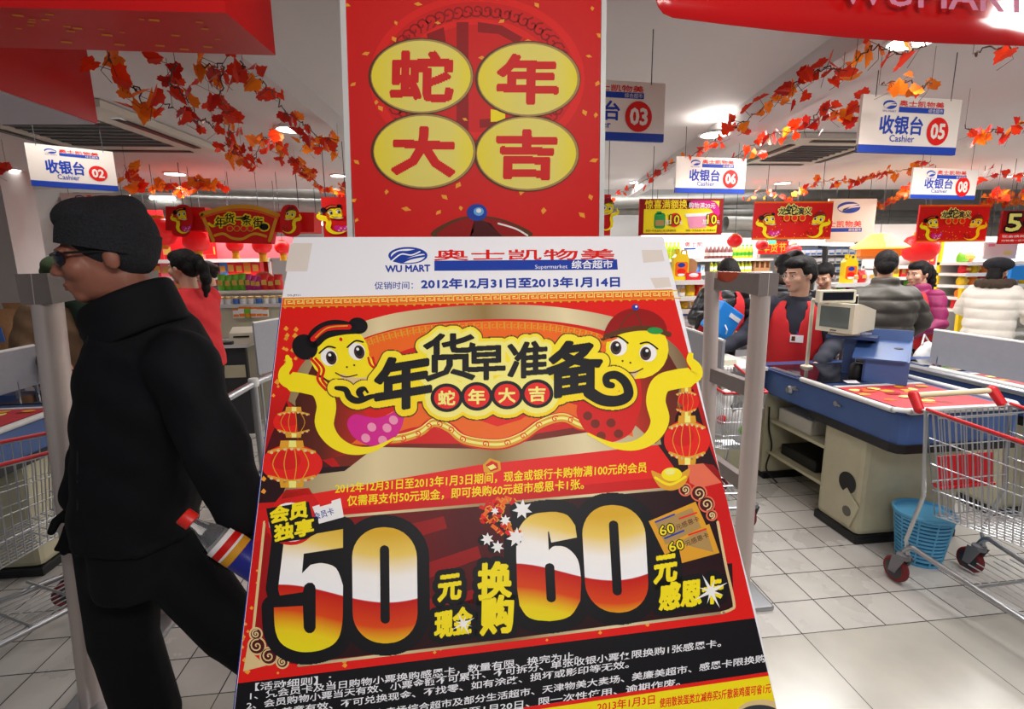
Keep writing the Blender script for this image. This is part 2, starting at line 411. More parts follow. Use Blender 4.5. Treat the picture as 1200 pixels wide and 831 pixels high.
def spiral(cx, cy, r0, r1, a0, turns, n=16):
    return [(cx+(r0+(r1-r0)*i/n)*math.cos(a0+turns*2*PI*i/n), cy+(r0+(r1-r0)*i/n)*math.sin(a0+turns*2*PI*i/n)) for i in range(n+1)]
def flat_frame(o, ux, uy):
    o, ux, uy = V(o), V(ux).normalized(), V(uy).normalized()
    return lambda x, y: o+ux*x+uy*y
# ------------------------------------------------------------------ the building
def tile_mat(name, size, ox, oy, c1, c2, grout, rough, gw):
    m = bpy.data.materials.new(name); m.use_nodes = True; nt = m.node_tree; b = nt.nodes['Principled BSDF']
    tc = nt.nodes.new('ShaderNodeTexCoord'); mp = nt.nodes.new('ShaderNodeMapping'); br = nt.nodes.new('ShaderNodeTexBrick')
    mp.inputs['Location'].default_value = (-ox+20*size, -oy+20*size, 0)
    nt.links.new(tc.outputs['Object'], mp.inputs['Vector']); nt.links.new(mp.outputs['Vector'], br.inputs['Vector'])
    br.offset = 0; br.squash = 1
    for k, v in (('Scale', 1), ('Mortar Size', gw), ('Mortar Smooth', .1), ('Bias', 0), ('Brick Width', size), ('Row Height', size)): br.inputs[k].default_value = v
    br.inputs['Color1'].default_value = (*c1, 1); br.inputs['Color2'].default_value = (*c2, 1); br.inputs['Mortar'].default_value = (*grout, 1)
    n = nt.nodes.new('ShaderNodeTexNoise'); n.inputs['Scale'].default_value = 3.5; n.inputs['Detail'].default_value = 6
    nt.links.new(tc.outputs['Object'], n.inputs['Vector'])
    mr = nt.nodes.new('ShaderNodeMapRange'); mr.inputs[1].default_value = .3; mr.inputs[2].default_value = .7; mr.inputs[3].default_value = .86; mr.inputs[4].default_value = 1.06
    nt.links.new(n.outputs['Fac'], mr.inputs[0])
    mx = nt.nodes.new('ShaderNodeVectorMath'); mx.operation = 'SCALE'; nt.links.new(br.outputs['Color'], mx.inputs[0]); nt.links.new(mr.outputs[0], mx.inputs['Scale'])
    nt.links.new(mx.outputs[0], b.inputs['Base Color'])
    r2 = nt.nodes.new('ShaderNodeMapRange'); r2.inputs[3].default_value = rough; r2.inputs[4].default_value = rough+.16; nt.links.new(n.outputs['Fac'], r2.inputs[0]); nt.links.new(r2.outputs[0], b.inputs['Roughness'])
    MATS[name] = m
tile_mat('small_tiles', .2, 1.644, 1.759, S(206, 202, 196), S(198, 194, 188), S(30, 28, 26), .2, .0028)
tile_mat('large_tiles', .6, 1.444, 1.759, S(200, 196, 186), S(194, 190, 180), S(90, 86, 78), .12, .0022)
b = MB()
b.poly([(-9, 1.759, 0), (12, 1.759, 0), (12, 10, 0), (-9, 10, 0)], 'small_tiles')
b.poly([(-9, -1.5, 0), (12, -1.5, 0), (12, 1.759, 0), (-9, 1.759, 0)], 'large_tiles')
struct(b.build('floor', recalc=False))
CZ = 2.62
b = MB(); b.bb((-9, -.6, CZ), (12, 7.3, CZ+.08), 'ceiling_paint'); struct(b.build('ceiling'))
b = MB(); b.bb((-9, 7.3, 3.3), (12, 10, 3.36), 'ceiling_paint'); b.bb((-9, 7.28, CZ), (12, 7.32, 3.36), 'ceiling_paint'); struct(b.build('ceiling_upper'))
b = MB(); b.bb((-9, 9.9, 0), (12, 10, 3.4), 'wall_paint'); struct(b.build('wall_back'))
b = MB(); b.bb((-5.4, 3.0, 0), (-5.3, 9.9, 3.4), 'wall_paint'); b.bb((-5.3, 5.7, 0), (-4.45, 6.1, CZ), 'wall_paint'); struct(b.build('wall_left'))
b = MB(); b.bb((11.6, -1.5, 0), (11.7, 9.9, 3.4), 'wall_paint'); struct(b.build('wall_right'))
# dropped beams in the ceiling
for nm, q in (('beam_right', [(1.66, 1.5), (1.98, 1.5), (2.62, 7.25), (2.5, 7.25)]), ('beam_left', [(-1.19, 1.6), (-.97, 1.6), (-.62, 5.2), (-1.16, 5.2)])):
    b = MB(); b.prism([(x, y, 2.5) for x, y in q], (0, 0, CZ-2.5), 'ceiling_paint'); struct(b.build(nm))
# column behind the poster
CY = 1.45
b = MB(); b.bb((-.262, CY+.012, 0), (.41, CY+.55, CZ), 'wall_paint'); struct(b.build('pillar'))
# pipes and ducts beyond the ceiling edge
def duct(name, p, q, r, label, n=14, ribs=True):
    b = MB(); p, q = V(p), V(q); k = 60 if ribs else 2; pts = [p+(q-p)*(i/(k-1)) for i in range(k)]
    d = (q-p).normalized(); u = d.orthogonal().normalized(); w_ = d.cross(u); P = []
    for i, c in enumerate(pts):
        rr = r*(1+(.03 if (i % 2 and ribs) else 0))
        P += [c+u*(rr*math.cos(2*PI*j/n))+w_*(rr*math.sin(2*PI*j/n)) for j in range(n)]
    b.add(P, [(i*n+j, i*n+(j+1) % n, (i+1)*n+(j+1) % n, (i+1)*n+j) for i in range(k-1) for j in range(n)], 'duct_metal')
    tag(b.build(name, smooth=True), label, 'duct')
duct('air_duct', at_y(88, 238, 7.8), at_y(420, 246, 7.8), .14, 'thick ribbed grey air duct above the red festive arch at left')
duct('air_duct', at_y(150, 215, 8.9), at_y(420, 226, 8.9), .12, 'thinner grey duct behind and above the thick ribbed one')
duct('air_duct', at_y(850, 262, 8.2), at_y(1200, 270, 8.2), .12, 'grey duct behind the two red snake banners')
duct('water_pipe', at_y(700, 247, 9.2), at_y(1200, 252, 9.2), .07, 'slim grey pipe under the upper ceiling at the back', ribs=False)
duct('air_duct', at_y(700, 238, 8.9), at_y(1030, 228, 9.4), .11, 'grey duct passing above the yellow offer banner', ribs=False)
# ceiling cassettes
def cassette(name, q, label):
    t = thing(name, (sum(x for x, _ in q)/4, sum(y for _, y in q)/4, CZ), label, 'air conditioner', 'ceiling air conditioners')
    c = V((sum(x for x, _ in q)/4, sum(y for _, y in q)/4, 0)); L = lambda k, z: [(c.x+(x-c.x)*k, c.y+(y-c.y)*k, z) for x, y in q]
    b = MB(); o, i1, i2 = L(1, CZ-.005), L(.97, CZ-.045), L(.6, CZ-.05)
    b.add(o+i1+i2, [(j, (j+1) % 4, 4+(j+1) % 4, 4+j) for j in range(4)]+[(4+j, 4+(j+1) % 4, 8+(j+1) % 4, 8+j) for j in range(4)], 'cassette_plastic'); b.build('frame', t)
    b = MB(); b.poly(L(.6, CZ-.046), 'grille_dark')
    for k in range(8):
        a, d2 = V(L(.58, CZ-.052)[0]), V(L(.58, CZ-.052)[3]); e, f = V(L(.58, CZ-.052)[1]), V(L(.58, CZ-.052)[2]); u_ = (k+.5)/8
        b.cone(a+(d2-a)*u_, e+(f-e)*u_, .008, .008, 'mid_grey', 4)
    b.build('grille', t)
    for j in range(4):
        A, B = V(L(.84, CZ-.0515)[j]), V(L(.84, CZ-.0515)[(j+1) % 4]); b = MB(); d2 = (B-A).normalized(); nrm = V((-d2.y, d2.x, 0))*.03
        A2, B2 = A+(B-A)*.12, B-(B-A)*.12; b.prism([A2+nrm, B2+nrm, B2-nrm, A2-nrm], (0, 0, -.004), 'black_plastic'); b.build('air_slot', t)
g = lambda *ps: [tuple(at_z(x, y, CZ-.03)[:2]) for x, y in ps]
cassette('ceiling_air_conditioner', [(-3.25, 3.5), (-2.1, 3.5), (-1.95, 4.85), (-3.2, 4.85)], 'square ceiling air conditioner above cashier sign 02')
cassette('ceiling_air_conditioner', [(2.85, 4.05), (3.75, 4.05), (3.85, 5.25), (2.9, 5.25)], 'square ceiling air conditioner between cashier signs 06 and 05')
# downlights
def downlight(p, z, r, label, power):
    t = thing('downlight', (p.x, p.y, z), label, 'ceiling light', 'round downlights')
    b = MB(); b.lathe([(r*1.18, 0), (r*1.18, -.012), (r, -.014), (r, -.004)], (p.x, p.y, z), 'white_rim', 24); b.build('trim_ring', t, True)
    b = MB(); b.lathe([(r*.99, 0), (r*.99, -.008)], (p.x, p.y, z), 'lamp_glow', 24); b.build('diffuser', t)
    l = bpy.data.lights.new('downlight_lamp', 'SPOT'); l.energy = power; l.spot_size = math.radians(125); l.spot_blend = .6; l.shadow_soft_size = r; l.color = (1, .96, .9)
    o = bpy.data.objects.new('downlight_lamp', l); COL.objects.link(o); o.location = (p.x, p.y, z-.03)
DL = [((340, 150), 2.5, .085, 'large bright downlight on the left ceiling beam nearest the column', 16), ((205, 203), CZ, .1, 'downlight further back at left, right of cashier sign 02', 12), ((396, 205), CZ, .08, 'small distant downlight close to the left edge of the red column', 20),
      ((1070, 45), 2.5, .09, 'downlight half behind the red banner at upper right', 34), ((838, 156), 2.5, .1, 'downlight on the right beam just above cashier sign 06', 26),
      ((917, 214), CZ, .1, 'distant downlight above the left red snake banner', 20), ((1192, 205), CZ, .11, 'downlight at the right edge of the photo behind leaves', 20), ((745, 213), CZ, .08, 'small distant downlight between column and cashier sign 06', 16),
      ((12, 198), CZ, .08, 'distant downlight at the far left edge of the photo', 6)]
for (q, z, r, lb, pw) in DL: downlight(at_z(*q, z), z, r, lb, pw)
# fluorescent strips over the shelves
def strip(a, b_, label):
    b = MB(); b.cone(a, b_, .022, .022, 'strip_glow', 8); p, q = V(a), V(b_)
    t = thing('strip_light', (p+q)/2, label, 'ceiling light', 'fluorescent strip lights'); b.build('tube', t)
    c = MB(); c.prism([p+V((0, -.05, .03)), q+V((0, -.05, .03)), q+V((0, .05, .03)), p+V((0, .05, .03))], (0, 0, .04), 'white_rim'); c.build('housing', t)
    for u in (.15, .85):
        r_ = p.lerp(q, u); c = MB(); c.cone(r_+V((0, 0, .06)), (r_.x, r_.y, CZ if r_.y < 7.3 else 3.3), .004, .004, 'dark_grey', 5); c.build('hanger_wire', t)
strip(at_y(752, 277, 7.4), at_y(862, 279, 7.4), 'fluorescent strip under the yellow offer banner')
strip(at_y(925, 285, 7.6), at_y(1000, 287, 7.6), 'fluorescent strip behind the left red snake banner')
strip(at_y(1030, 277, 7.6), at_y(1090, 279, 7.6), 'fluorescent strip left of the right red snake banner')
strip(at_y(1060, 296, 7.0), at_y(1200, 300, 6.6), 'long fluorescent strip at the far right over the shelves')
strip(at_y(176, 232, 7.6), at_y(205, 233, 7.6), 'short fluorescent strip left of the red arch')
strip(at_y(366, 262, 7.2), at_y(400, 263, 7.2), 'short fluorescent strip right of the red arch')
# ------------------------------------------------------------------ cartoon snake print used on the poster and the hanging banners
def snake(A, T, L, girl, s):
    """T maps unit coordinates to art coordinates; s = art units per unit (for stroke widths)"""
    P = lambda pts: [T(x, y) for x, y in pts]
    def E(cx, cy, rx, ry, mt, l, rot=0, n=24):
        c, q = math.cos(rot), math.sin(rot)
        A.poly(P([(cx+rx*math.cos(t)*c-ry*math.sin(t)*q, cy+rx*math.cos(t)*q+ry*math.sin(t)*c) for t in [2*PI*i/n for i in range(n)]]), mt, l)
    def K(pts, w_, mt, l, tp=None): A.stroke(P(spline(pts, 6)), w_*s, mt, l, tp)
    # belly, tail and body: a yellow S ending in a curled tail tip
    A.poly(P(closed_spline([(.52, 1.10), (.78, 1.16), (1.02, 1.10), (1.12, 1.0), (1.16, 1.18), (1.02, 1.42), (.74, 1.54), (.48, 1.42), (.40, 1.22)])), 'magenta_print' if girl else 'red_print', L+1)
    for cx, cy in ((.72, 1.28), (.92, 1.3), (.62, 1.42), (.84, 1.46), (1.02, 1.2)): E(cx, cy, .06, .06, 'pink_print' if girl else 'brown_red', L+2, 0, 12)
    K([(-.27, .30), (-.26, .40), (-.34, .50), (-.32, .61), (-.10, .66), (.10, .74), (.16, .96), (.10, 1.22), (.20, 1.44), (.42, 1.57), (.70, 1.57), (1.0, 1.44)], .26, 'yellow_print', L+3,
      lambda t: .22+.55*min(1, t*3.2) if t < .3 else (1.0 if t < .62 else max(.12, 1-(t-.62)*2.5)))
    # head
    E(.42, .28, .40, .40, 'yellow_print', L+4); E(.52, .45, .34, .24, 'yellow_print', L+4.3)
    A.poly(P(closed_spline([(.40, .56), (.62, .62), (.88, .60), (.84, .68), (.66, .72), (.46, .68)])), 'beige_print', L+5)
    if girl:
        E(-.02, .18, .17, .17, 'black_print', L+6); E(.72, -.07, .13, .11, 'black_print', L+6)
        A.poly(P(closed_spline([(.0, .12), (.12, -.06), (.36, -.16), (.62, -.12), (.74, .02), (.52, .04), (.30, .08), (.12, .2)])), 'black_print', L+6)
        K([(.10, .08), (.30, -.05), (.60, -.06)], .07, 'red_print', L+7); K([(.14, .06), (.32, -.06), (.58, -.075)], .018, 'gold_print', L+8)
        for x in (.04, .10): K([(x, .34), (x+.09, .48), (x+.05, .62), (x+.14, .76)], .035, 'red_print', L+7)
        for x in (.80, .86): K([(x, .36), (x+.02, .46), (x+.12, .54)], .03, 'red_print', L+7)
        E(.47, .10, .022, .026, 'red_print', L+6)
    else:
        A.poly(P(closed_spline([(.06, .06), (.10, -.12), (.30, -.24), (.56, -.24), (.76, -.1), (.84, .12), (.60, .02), (.30, .0)])), 'deep_red', L+6)
        K([(.02, .07), (.28, .0), (.58, .04), (.86, .16)], .07, 'brown_print', L+7); K([(.46, -.22), (.40, -.1), (.38, 0)], .016, 'brown_print', L+7); K([(.46, -.22), (.58, -.12), (.66, .04)], .016, 'brown_print', L+7)
        E(.20, .03, .10, .045, 'green_print', L+8); E(.46, -.27, .045, .04, 'blue_print', L+8); E(.45, -.28, .015, .015, 'white_print', L+9)
        K([(.88, .14), (.80, .18), (.70, .14)], .05, 'orange_print', L+7)
    # face: eyes, brows, nostrils, smile
    for ex, ey in ((.28, .33), (.66, .27)):
        E(ex, ey, .11, .115, 'white_print', L+6); E(ex+.03, ey+.01, .07, .09, 'eye_brown', L+7); E(ex+.03, ey, .045, .06, 'black_print', L+8); E(ex+.015, ey-.03, .02, .02, 'white_print', L+9)
        K([(ex-.12, ey-.06), (ex, ey-.14), (ex+.1, ey-.12)], .022, 'black_print', L+9)
    for x in (.50, .60): E(x, .45+.02*(x < .55), .014, .014, 'brown_print', L+6)
    K([(.34, .54), (.46, .60), (.62, .58)], .018, 'brown_print', L+7)
    K([(.84, .62), (.90, .60), (.94, .62)], .02, 'red_print', L+6)
def affine(o, x1, y1): return lambda x, y: (o[0]+x*x1[0]+y*y1[0], o[1]+x*x1[1]+y*y1[1])
def lantern_print(A, c, rx, ry, L, slope=0.0):
    cx, cy = c
    A.ell(cx, cy, rx, ry, 'bright_red', L); A.ell(cx-rx*.2, cy-ry*.2, rx*.5, ry*.5, 'red_print', L+.3)
    for k in (-.62, -.25, .15, .55): A.stroke(spline([(cx+rx*k*.5, cy-ry*.92), (cx+rx*k, cy), (cx+rx*k*.5, cy+ry*.92)]), rx*.03, 'gold_print', L+1)
    for sg in (-1, 1):
        A.stroke(spline([(cx-rx*.75, cy+sg*ry*.62), (cx, cy+sg*ry*.86), (cx+rx*.75, cy+sg*ry*.62)]), ry*.13, 'gold_print', L+2)
        for k in range(7):
            t = -.66+k*.22; A.ell(cx+rx*t, cy+sg*ry*(.86-.42*t*t)-sg*ry*.02+ry*.07, rx*.06, ry*.07, 'beige_print', L+3, n=10)
        A.poly([(cx-rx*.4, cy+sg*ry*.86), (cx+rx*.4, cy+sg*ry*.86), (cx+rx*.36, cy+sg*ry*1.2), (cx-rx*.36, cy+sg*ry*1.2)], 'gold_print', L+3)
        A.poly([(cx-rx*.1, cy+sg*ry*.86), (cx+rx*.15, cy+sg*ry*.86), (cx+rx*.14, cy+sg*ry*1.2), (cx-rx*.09, cy+sg*ry*1.2)], 'pale_yellow', L+4)

# ------------------------------------------------------------------ the promotion poster on its sloping stand
BT = V((-0.36201, 1.18348, 1.66989))
_a, _b, _c = .0334, .96607, -.00901
BM = Matrix.Rotation(_a, 3, 'Z') @ Matrix.Rotation(_b, 3, 'X') @ Matrix.Rotation(_c, 3, 'Z')
BU, BV, BN = BM @ V((1, 0, 0)), BM @ V((0, -1, 0)), BM @ V((0, 0, 1))
bp = lambda px, py: on_plane(px, py, BT, BN)          # a point of the board's face
def buv(px, py):
    q = bp(px, py)-BT; return (q.dot(BU), q.dot(BV))
TLp, TRp, BRp, BLp = (344, 278), (777, 277), (919, 872), (267, 895)
OUT = [TLp, TRp, (793, 339), (846, 564), (887.5, 724), BRp, BLp, (330.5, 349)]
stand = thing('poster_stand', (.08, .95, 0), 'large sloping promotion poster with giant 50 and 60 in front of the red column', 'poster stand')
b = MB(); b.prism([bp(*p) for p in OUT], -BN*.014, 'white_card'); board = b.build('board', stand)
for p, q in (((330.5, 349), BLp), ((846, 564), BRp)):
    b = MB(); A0, A1 = bp(*p)-BN*.007, bp(*q)-BN*.007; o = (-BU if q is BLp else BU)*.002
    b.tube([A0+o, A1+o], .0022, 'blue_print', 5); b.build('edge_piping', stand)
for p, q, kx in ((TLp, BLp, .06), (TRp, BRp, -.06)):
    b = MB(); lo = bp(*q)+BU*kx-BN*.03; hi = bp(*p)+BU*kx-BN*.03
    b.box((lo+hi)/2, (.025, (hi-lo).length, .025), 'black_plastic', BM); mid = lo.lerp(hi, .1)
    b.cone((mid.x, mid.y, 0), (mid.x, mid.y, mid.z), .014, .014, 'black_plastic', 10)
    top = lo.lerp(hi, .72); b.cone((top.x, top.y+.05, 0), (top.x, top.y, top.z-.015), .014, .014, 'black_plastic', 10)
    b.cone((mid.x, mid.y-.02, .014), (top.x, top.y+.07, .014), .014, .014, 'black_plastic', 10)
    b.build('leg', stand)
A = Art(bp, BN, .00006, buv)
A.clip = [((267.5, 895), (331, 348.5)), ((793, 339), (846.5, 564)), ((846, 564), (887.5, 724))]
# --- header
A.text('WU MART', (452, 319), (504, 318), 11, 'blue_print', 1, .07)
A.ell(478, 299.5, 23, 10, 'blue_print', 1); A.ell(478, 300, 20, 8.3, 'white_card', 2)
A.poly(closed_spline([(457, 303), (466, 295), (478, 294), (492, 292), (500, 297), (492, 298), (480, 302), (470, 307), (462, 307)]), 'blue_print', 3)
A.stroke(spline([(459, 306), (470, 298), (482, 299), (492, 295)]), 1.6, 'white_card', 4); A.stroke(spline([(470, 308), (482, 303), (497, 300)]), 2.4, 'blue_print', 4)
A.text('奥士凯物美', (509, 304), (720, 303), 13, 'red_print', 1, .05)
A.poly([(509, 305.5), (723, 304), (724, 316), (509, 317.5)], 'blue_print', 1)
A.text('Supermarket', (627, 315), (665, 314.4), 6.5, 'white_card', 2, .0); A.text('综合超市', (670, 314), (718, 313.4), 10, 'white_card', 2, .04)
A.text('促销时间：', (439, 338.5), (484, 338), 9.5, 'blue_print', 1, .01)
A.text('2012年12月31日至2013年1月14日', (494, 337.5), (726, 335), 12.5, 'blue_print', 1, .08)
A.text('DS-JM11', (337, 347.2), (352, 347), 3, 'black_print', 1, .02)
for q in ([(340, 285), (366, 285), (360, 318), (334, 318)], [(752, 293), (776, 293), (779, 306), (754, 308)], [(762, 326), (784, 325), (787, 336), (768, 338)]): A.poly(q, 'sign_white', .5)
# --- red sheet with printed shading
ramp_uv('poster_red', [(.14, srgb(228, 26, 18)), (.36, srgb(214, 22, 16)), (.47, srgb(170, 12, 10)), (.55, srgb(206, 18, 16)), (.65, srgb(206, 16, 14)), (.85, srgb(232, 26, 18))])
ramp_uv('poster_maroon', [(-.15, srgb(196, 16, 18)), (.06, srgb(150, 8, 12)), (.35, srgb(84, 4, 12)), (.6, srgb(44, 4, 14)), (.9, srgb(30, 4, 14))], axis=0, wave=None)
DG = [(.62, srgb(222, 172, 40)), (.655, srgb(240, 204, 96)), (.69, srgb(252, 246, 240)), (.7275, srgb(250, 248, 250)), (.7285, srgb(196, 10, 8)), (.765, srgb(222, 70, 14)), (.795, srgb(240, 210, 20)), (.84, srgb(236, 232, 20))]
ramp_uv('digit_fill_left', DG, wave=(-.022, 15, -2.03))
ramp_uv('digit_fill_right', DG, wave=(-.022, 15, -7.88))
ramp_uv('beige_sheen', [(0, srgb(120, 96, 60)), (.2, srgb(226, 206, 160)), (.42, srgb(150, 120, 70)), (.6, srgb(232, 214, 170)), (.87, srgb(110, 80, 50))], axis=0)
ramp_uv('title_yellow', [(.2, srgb(248, 230, 70)), (.33, srgb(250, 226, 34)), (.42, srgb(250, 216, 16))])
lerp = lambda a, c, t: (a[0]+(c[0]-a[0])*t, a[1]+(c[1]-a[1])*t)
E0, E1, E2, E3 = (330, 349), (793, 339), (887.5, 724), (278.5, 801)
A.poly([E0, E1, E2, E3], 'poster_red', 1)
A.poly([E0, E1, (798, 350), (331, 360)], 'orange_print', 2)
def key(a, c, h, n, mt, L, w_=1.0, flip=1):
    """greek key running from a to c, each unit a square spiral"""
    for i in range(n):
        p, q = lerp(a, c, i/n), lerp(a, c, (i+.86)/n); dx, dy = q[0]-p[0], q[1]-p[1]; l = math.hypot(dx, dy); nx, ny = -dy/l*h, dx/l*h
        pt = lambda u, v: (p[0]+dx*u+nx*v, p[1]+dy*u+ny*v)
        A.stroke([pt(0, 1), pt(0, 0), pt(1, 0), pt(1, .75), pt(.35, .75), pt(.35, .38), pt(.68, .38)], w_, mt, L, caps=False)
key((334, 351.2), (795, 341.2), 6, 42, 'pale_yellow', 3, 1.1)
A.stroke([(332, 350.2), (796, 340.2)], .8, 'gold_print', 3, caps=False); A.stroke([(331, 359.6), (798, 349.6)], 1.2, 'gold_print', 3, caps=False)
for k in range(46): A.ell(334+k*10.1, 360.8-k*.217, 1.6, 1.1, 'gold_print', 2.5, n=6)
# the fan: beige rim, red and orange arcs, scroll border below
arc = lambda pts: spline(pts, 8)
top0 = arc([(338, 470), (352, 430), (392, 392), (450, 370), (520, 360), (600, 357), (670, 362), (735, 376), (780, 396), (806, 430), (800, 480)])
top1 = arc([(352, 480), (372, 436), (410, 404), (460, 386), (520, 377), (600, 374), (665, 379), (722, 392), (758, 412), (780, 440), (776, 480)])
A.poly(top0+[(770, 545), (700, 512), (560, 540), (400, 548)], 'brown_red', 2)
A.poly(top0+top1[::-1], 'beige_sheen', 3)
A.poly(top1+[(752, 500), (690, 498), (560, 520), (430, 520)], 'red_print', 3)
a0 = arc([(400, 440), (418, 404), (470, 386), (530, 379), (600, 377), (660, 382), (712, 396), (745, 425)]); a1 = arc([(412, 470), (432, 436), (476, 410), (530, 402), (600, 398), (656, 404), (704, 416), (736, 446)])
A.poly(a0+a1[::-1], 'orange_print', 4)
for i in range(3, len(a0)-6): key(a0[i], a0[i+1], 9.5, 1, 'gold_print', 5, 1.1) if i % 1 == 0 else None
A.poly(arc([(412, 520), (470, 478), (560, 470), (650, 468), (740, 500)])+arc([(742, 512), (690, 496), (640, 500), (590, 520), (540, 512), (490, 500), (430, 522)]), 'orange_print', 4)
ramp_uv('fan_shade', [(0, srgb(40, 16, 10)), (.10, srgb(96, 30, 14)), (.2, srgb(214, 40, 18)), (.68, srgb(214, 40, 18)), (.78, srgb(110, 34, 16)), (.9, srgb(60, 22, 14))], axis=0)
A.poly(arc([(398, 400), (412, 420), (418, 460), (436, 500)])+[(420, 530), (352, 545), (346, 470), (370, 420)], 'fan_shade', 3.6)
A.poly(arc([(742, 398), (748, 430), (752, 470), (744, 498)])+[(768, 520), (790, 500), (798, 440), (776, 402)], 'fan_shade', 3.6)
A.poly([(545, 478), (640, 472), (610, 492), (583, 500), (560, 492)], 'bright_red', 5)
A.poly([(338, 560), (404, 552), (440, 524), (560, 526), (700, 505), (752, 492), (772, 506), (775, 521), (560, 545), (330, 585)], 'beige_sheen', 3)
sc = arc([(436, 517), (448, 503), (456, 505), (452, 514), (470, 514), (492, 507), (508, 496), (526, 502), (545, 516), (583, 521), (610, 513), (634, 497), (660, 490), (684, 499), (708, 493), (722, 497)])
A.stroke(sc, 13, 'red_print', 5); A.stroke(sc, 9, 'gold_print', 6); A.stroke(sc, 3.2, 'pale_yellow', 7); A.stroke([(x, y-5) for x, y in sc], 1.3, 'pale_yellow', 7)
for k in range(3, len(sc)-2, 6): A.stroke(spiral(sc[k][0], sc[k][1], .6, 4.2, k, 1.1), 1.2, 'bright_red', 8)
for cx, cy in ((448, 508), (708, 492)): A.stroke(spiral(cx, cy, .8, 7, 1, 1.4), 2, 'gold_print', 8)
# dark red folds
A.poly([(318, 510), (336, 470), (350, 520), (390, 548), (400, 548), (300, 575), (306, 545)], 'maroon', 2)
A.poly([(796, 480), (812, 455), (830, 520), (846, 560), (800, 540), (776, 512)], 'dark_maroon', 2)
A.poly([(296, 590), (301, 552), (560, 538), (780, 505), (800, 545), (838, 545), (842, 552), (700, 562), (560, 575)], 'dark_maroon', 2.2)
A.poly([(352, 568), (560, 541), (770, 520), (790, 548), (770, 560), (380, 598)], 'bright_red', 2.4)
lantern_print(A, (344, 495), 24, 15, 3); lantern_print(A, (342, 544), 36, 23, 5)
A.poly([(335, 574), (362, 572), (380, 600), (290, 640), (301, 600), (318, 594)], 'red_print', 3)
lantern_print(A, (804, 471), 15, 14, 3); lantern_print(A, (805, 516), 27, 24, 5)
A.poly([(806, 545), (824, 543), (848, 565), (820, 572), (808, 566)], 'salmon_print', 4)
A.poly([(824, 543), (836, 545), (850, 562), (846, 566)], 'deep_red', 5)
snake(A, affine((357, 391), (88, -4), (12, 88)), 8, True, 88)
snake(A, affine((786, 386), (-92, -4), (-3, 88)), 8, False, 88)
# --- title lettering
def outline(st, a, c, h):
    vs, fs = glyphs(st, 0.0, 2); x0 = min(v[0] for v in vs); x1 = max(v[0] for v in vs); k = 1/(x1-x0); e = {}
    P = [(a[0]+(x-x0)*k*(c[0]-a[0]), a[1]+(x-x0)*k*(c[1]-a[1])-y*h) for x, y in vs]
    for f in fs:
        for i in range(len(f)): q = tuple(sorted((f[i], f[i-1]))); e[q] = e.get(q, 0)+1
    return [(P[q[0]], P[q[1]]) for q, n_ in e.items() if n_ == 1]
def ring(pts): return [(pts[i-1], pts[i]) for i in range(len(pts))]
def line(pts): return [(pts[i], pts[i+1]) for i in range(len(pts)-1)]*2
def title(L):
    G = [('年', (441, 478), (504, 468), 64), ('货', (497, 442), (556, 440), 58), ('早', (549, 442), (591, 440), 43), ('准', (596, 440), (641, 437), 44), ('备', (642, 461), (704, 452), 66)]
    orn = [spline([(394, 455), (405, 457), (410, 466), (420, 470), (436, 465), (452, 463), (472, 461)]), spline([(426, 467), (421, 460), (427, 456), (431, 460)])]
    orr = [spline([(690, 460), (706, 469), (724, 470), (736, 463), (733, 449), (722, 440), (711, 442), (711, 450), (717, 452)])]
    E = sum([outline(*g) for g in G], []); EO = sum([line(o) for o in orn+orr], []); discs = sum([ring([(523.5+i*35.3+19*math.cos(t), 466.5-i*1.6+17*math.sin(t)) for t in [k*PI/8 for k in range(16)]]) for i in range(4)], [])
    allE = E+EO+discs
    A.dilate(allE, 11.5, 'brown_print', L, 1.0); A.dilate(allE, 10.2, 'title_yellow', L+1, .7); A.dilate(E[:0]+sum([outline(*g) for g in G[1:4]], [])+discs, 6.5, 'pale_yellow', L+2, .7)
    for k, g in enumerate(G): A.dilate(outline(*g), (2.6, 1.3, 1.5, 1.5, 2.4)[k], 'black_print', L+6+.05*k, .5)
    for i, o in enumerate(orn): A.stroke(o, 8, 'black_print', L+6.1+.1*i, lambda t: .35+.65*math.sin(PI*min(1, t*1.1+.1)))
    for o in orr: A.stroke(o, 12, 'black_print', L+6.3, lambda t: 1.2-.6*t)
    for i, ch in enumerate('蛇年大吉'):
        x, y = 523.5+i*35.3, 466.5-i*1.6
        A.ell(x, y, 19, 16.8, 'black_print', L+7+.1*i); A.ell(x, y, 14.8, 13, 'bright_red', L+7.5); A.text(ch, (x-9.5, y+7.5), (x+9.5, y+7), 18, 'pale_yellow', L+8.5, .06)
title(20)
# --- small fireworks box and ingot
A.poly([(566, 545), (574, 537), (586, 541), (587, 551), (575, 556), (567, 553)], 'gold_print', 5); A.poly([(569, 545), (576, 540), (583, 543), (584, 550), (575, 553)], 'red_print', 6); A.poly([(571, 547), (578, 544), (582, 548), (575, 551)], 'pale_yellow', 7)
A.poly(closed_spline([(763, 552), (776, 556), (796, 555), (808, 549), (806, 560), (800, 570), (786, 575), (772, 570)]), 'gold_print', 9); A.ell(787, 556, 12, 8, 'yellow_print', 10); A.ell(785, 553, 6, 4, 'pale_yellow', 11); A.stroke(spline([(768, 560), (785, 568), (803, 559)]), 3, 'yellow_print', 10.5)
# --- offer lines
A.text('2012年12月31日至2013年1月3日期间，现金或银行卡购物满100元的会员', (393, 577.5), (757.5, 552.5), 13, 'yellow_print', 6, .03, up=(.03, -1))
A.text('仅需再支付50元现金，即可换购60元超市感恩卡1张。', (407, 592), (684, 572), 13, 'yellow_print', 6, .03, up=(.03, -1))
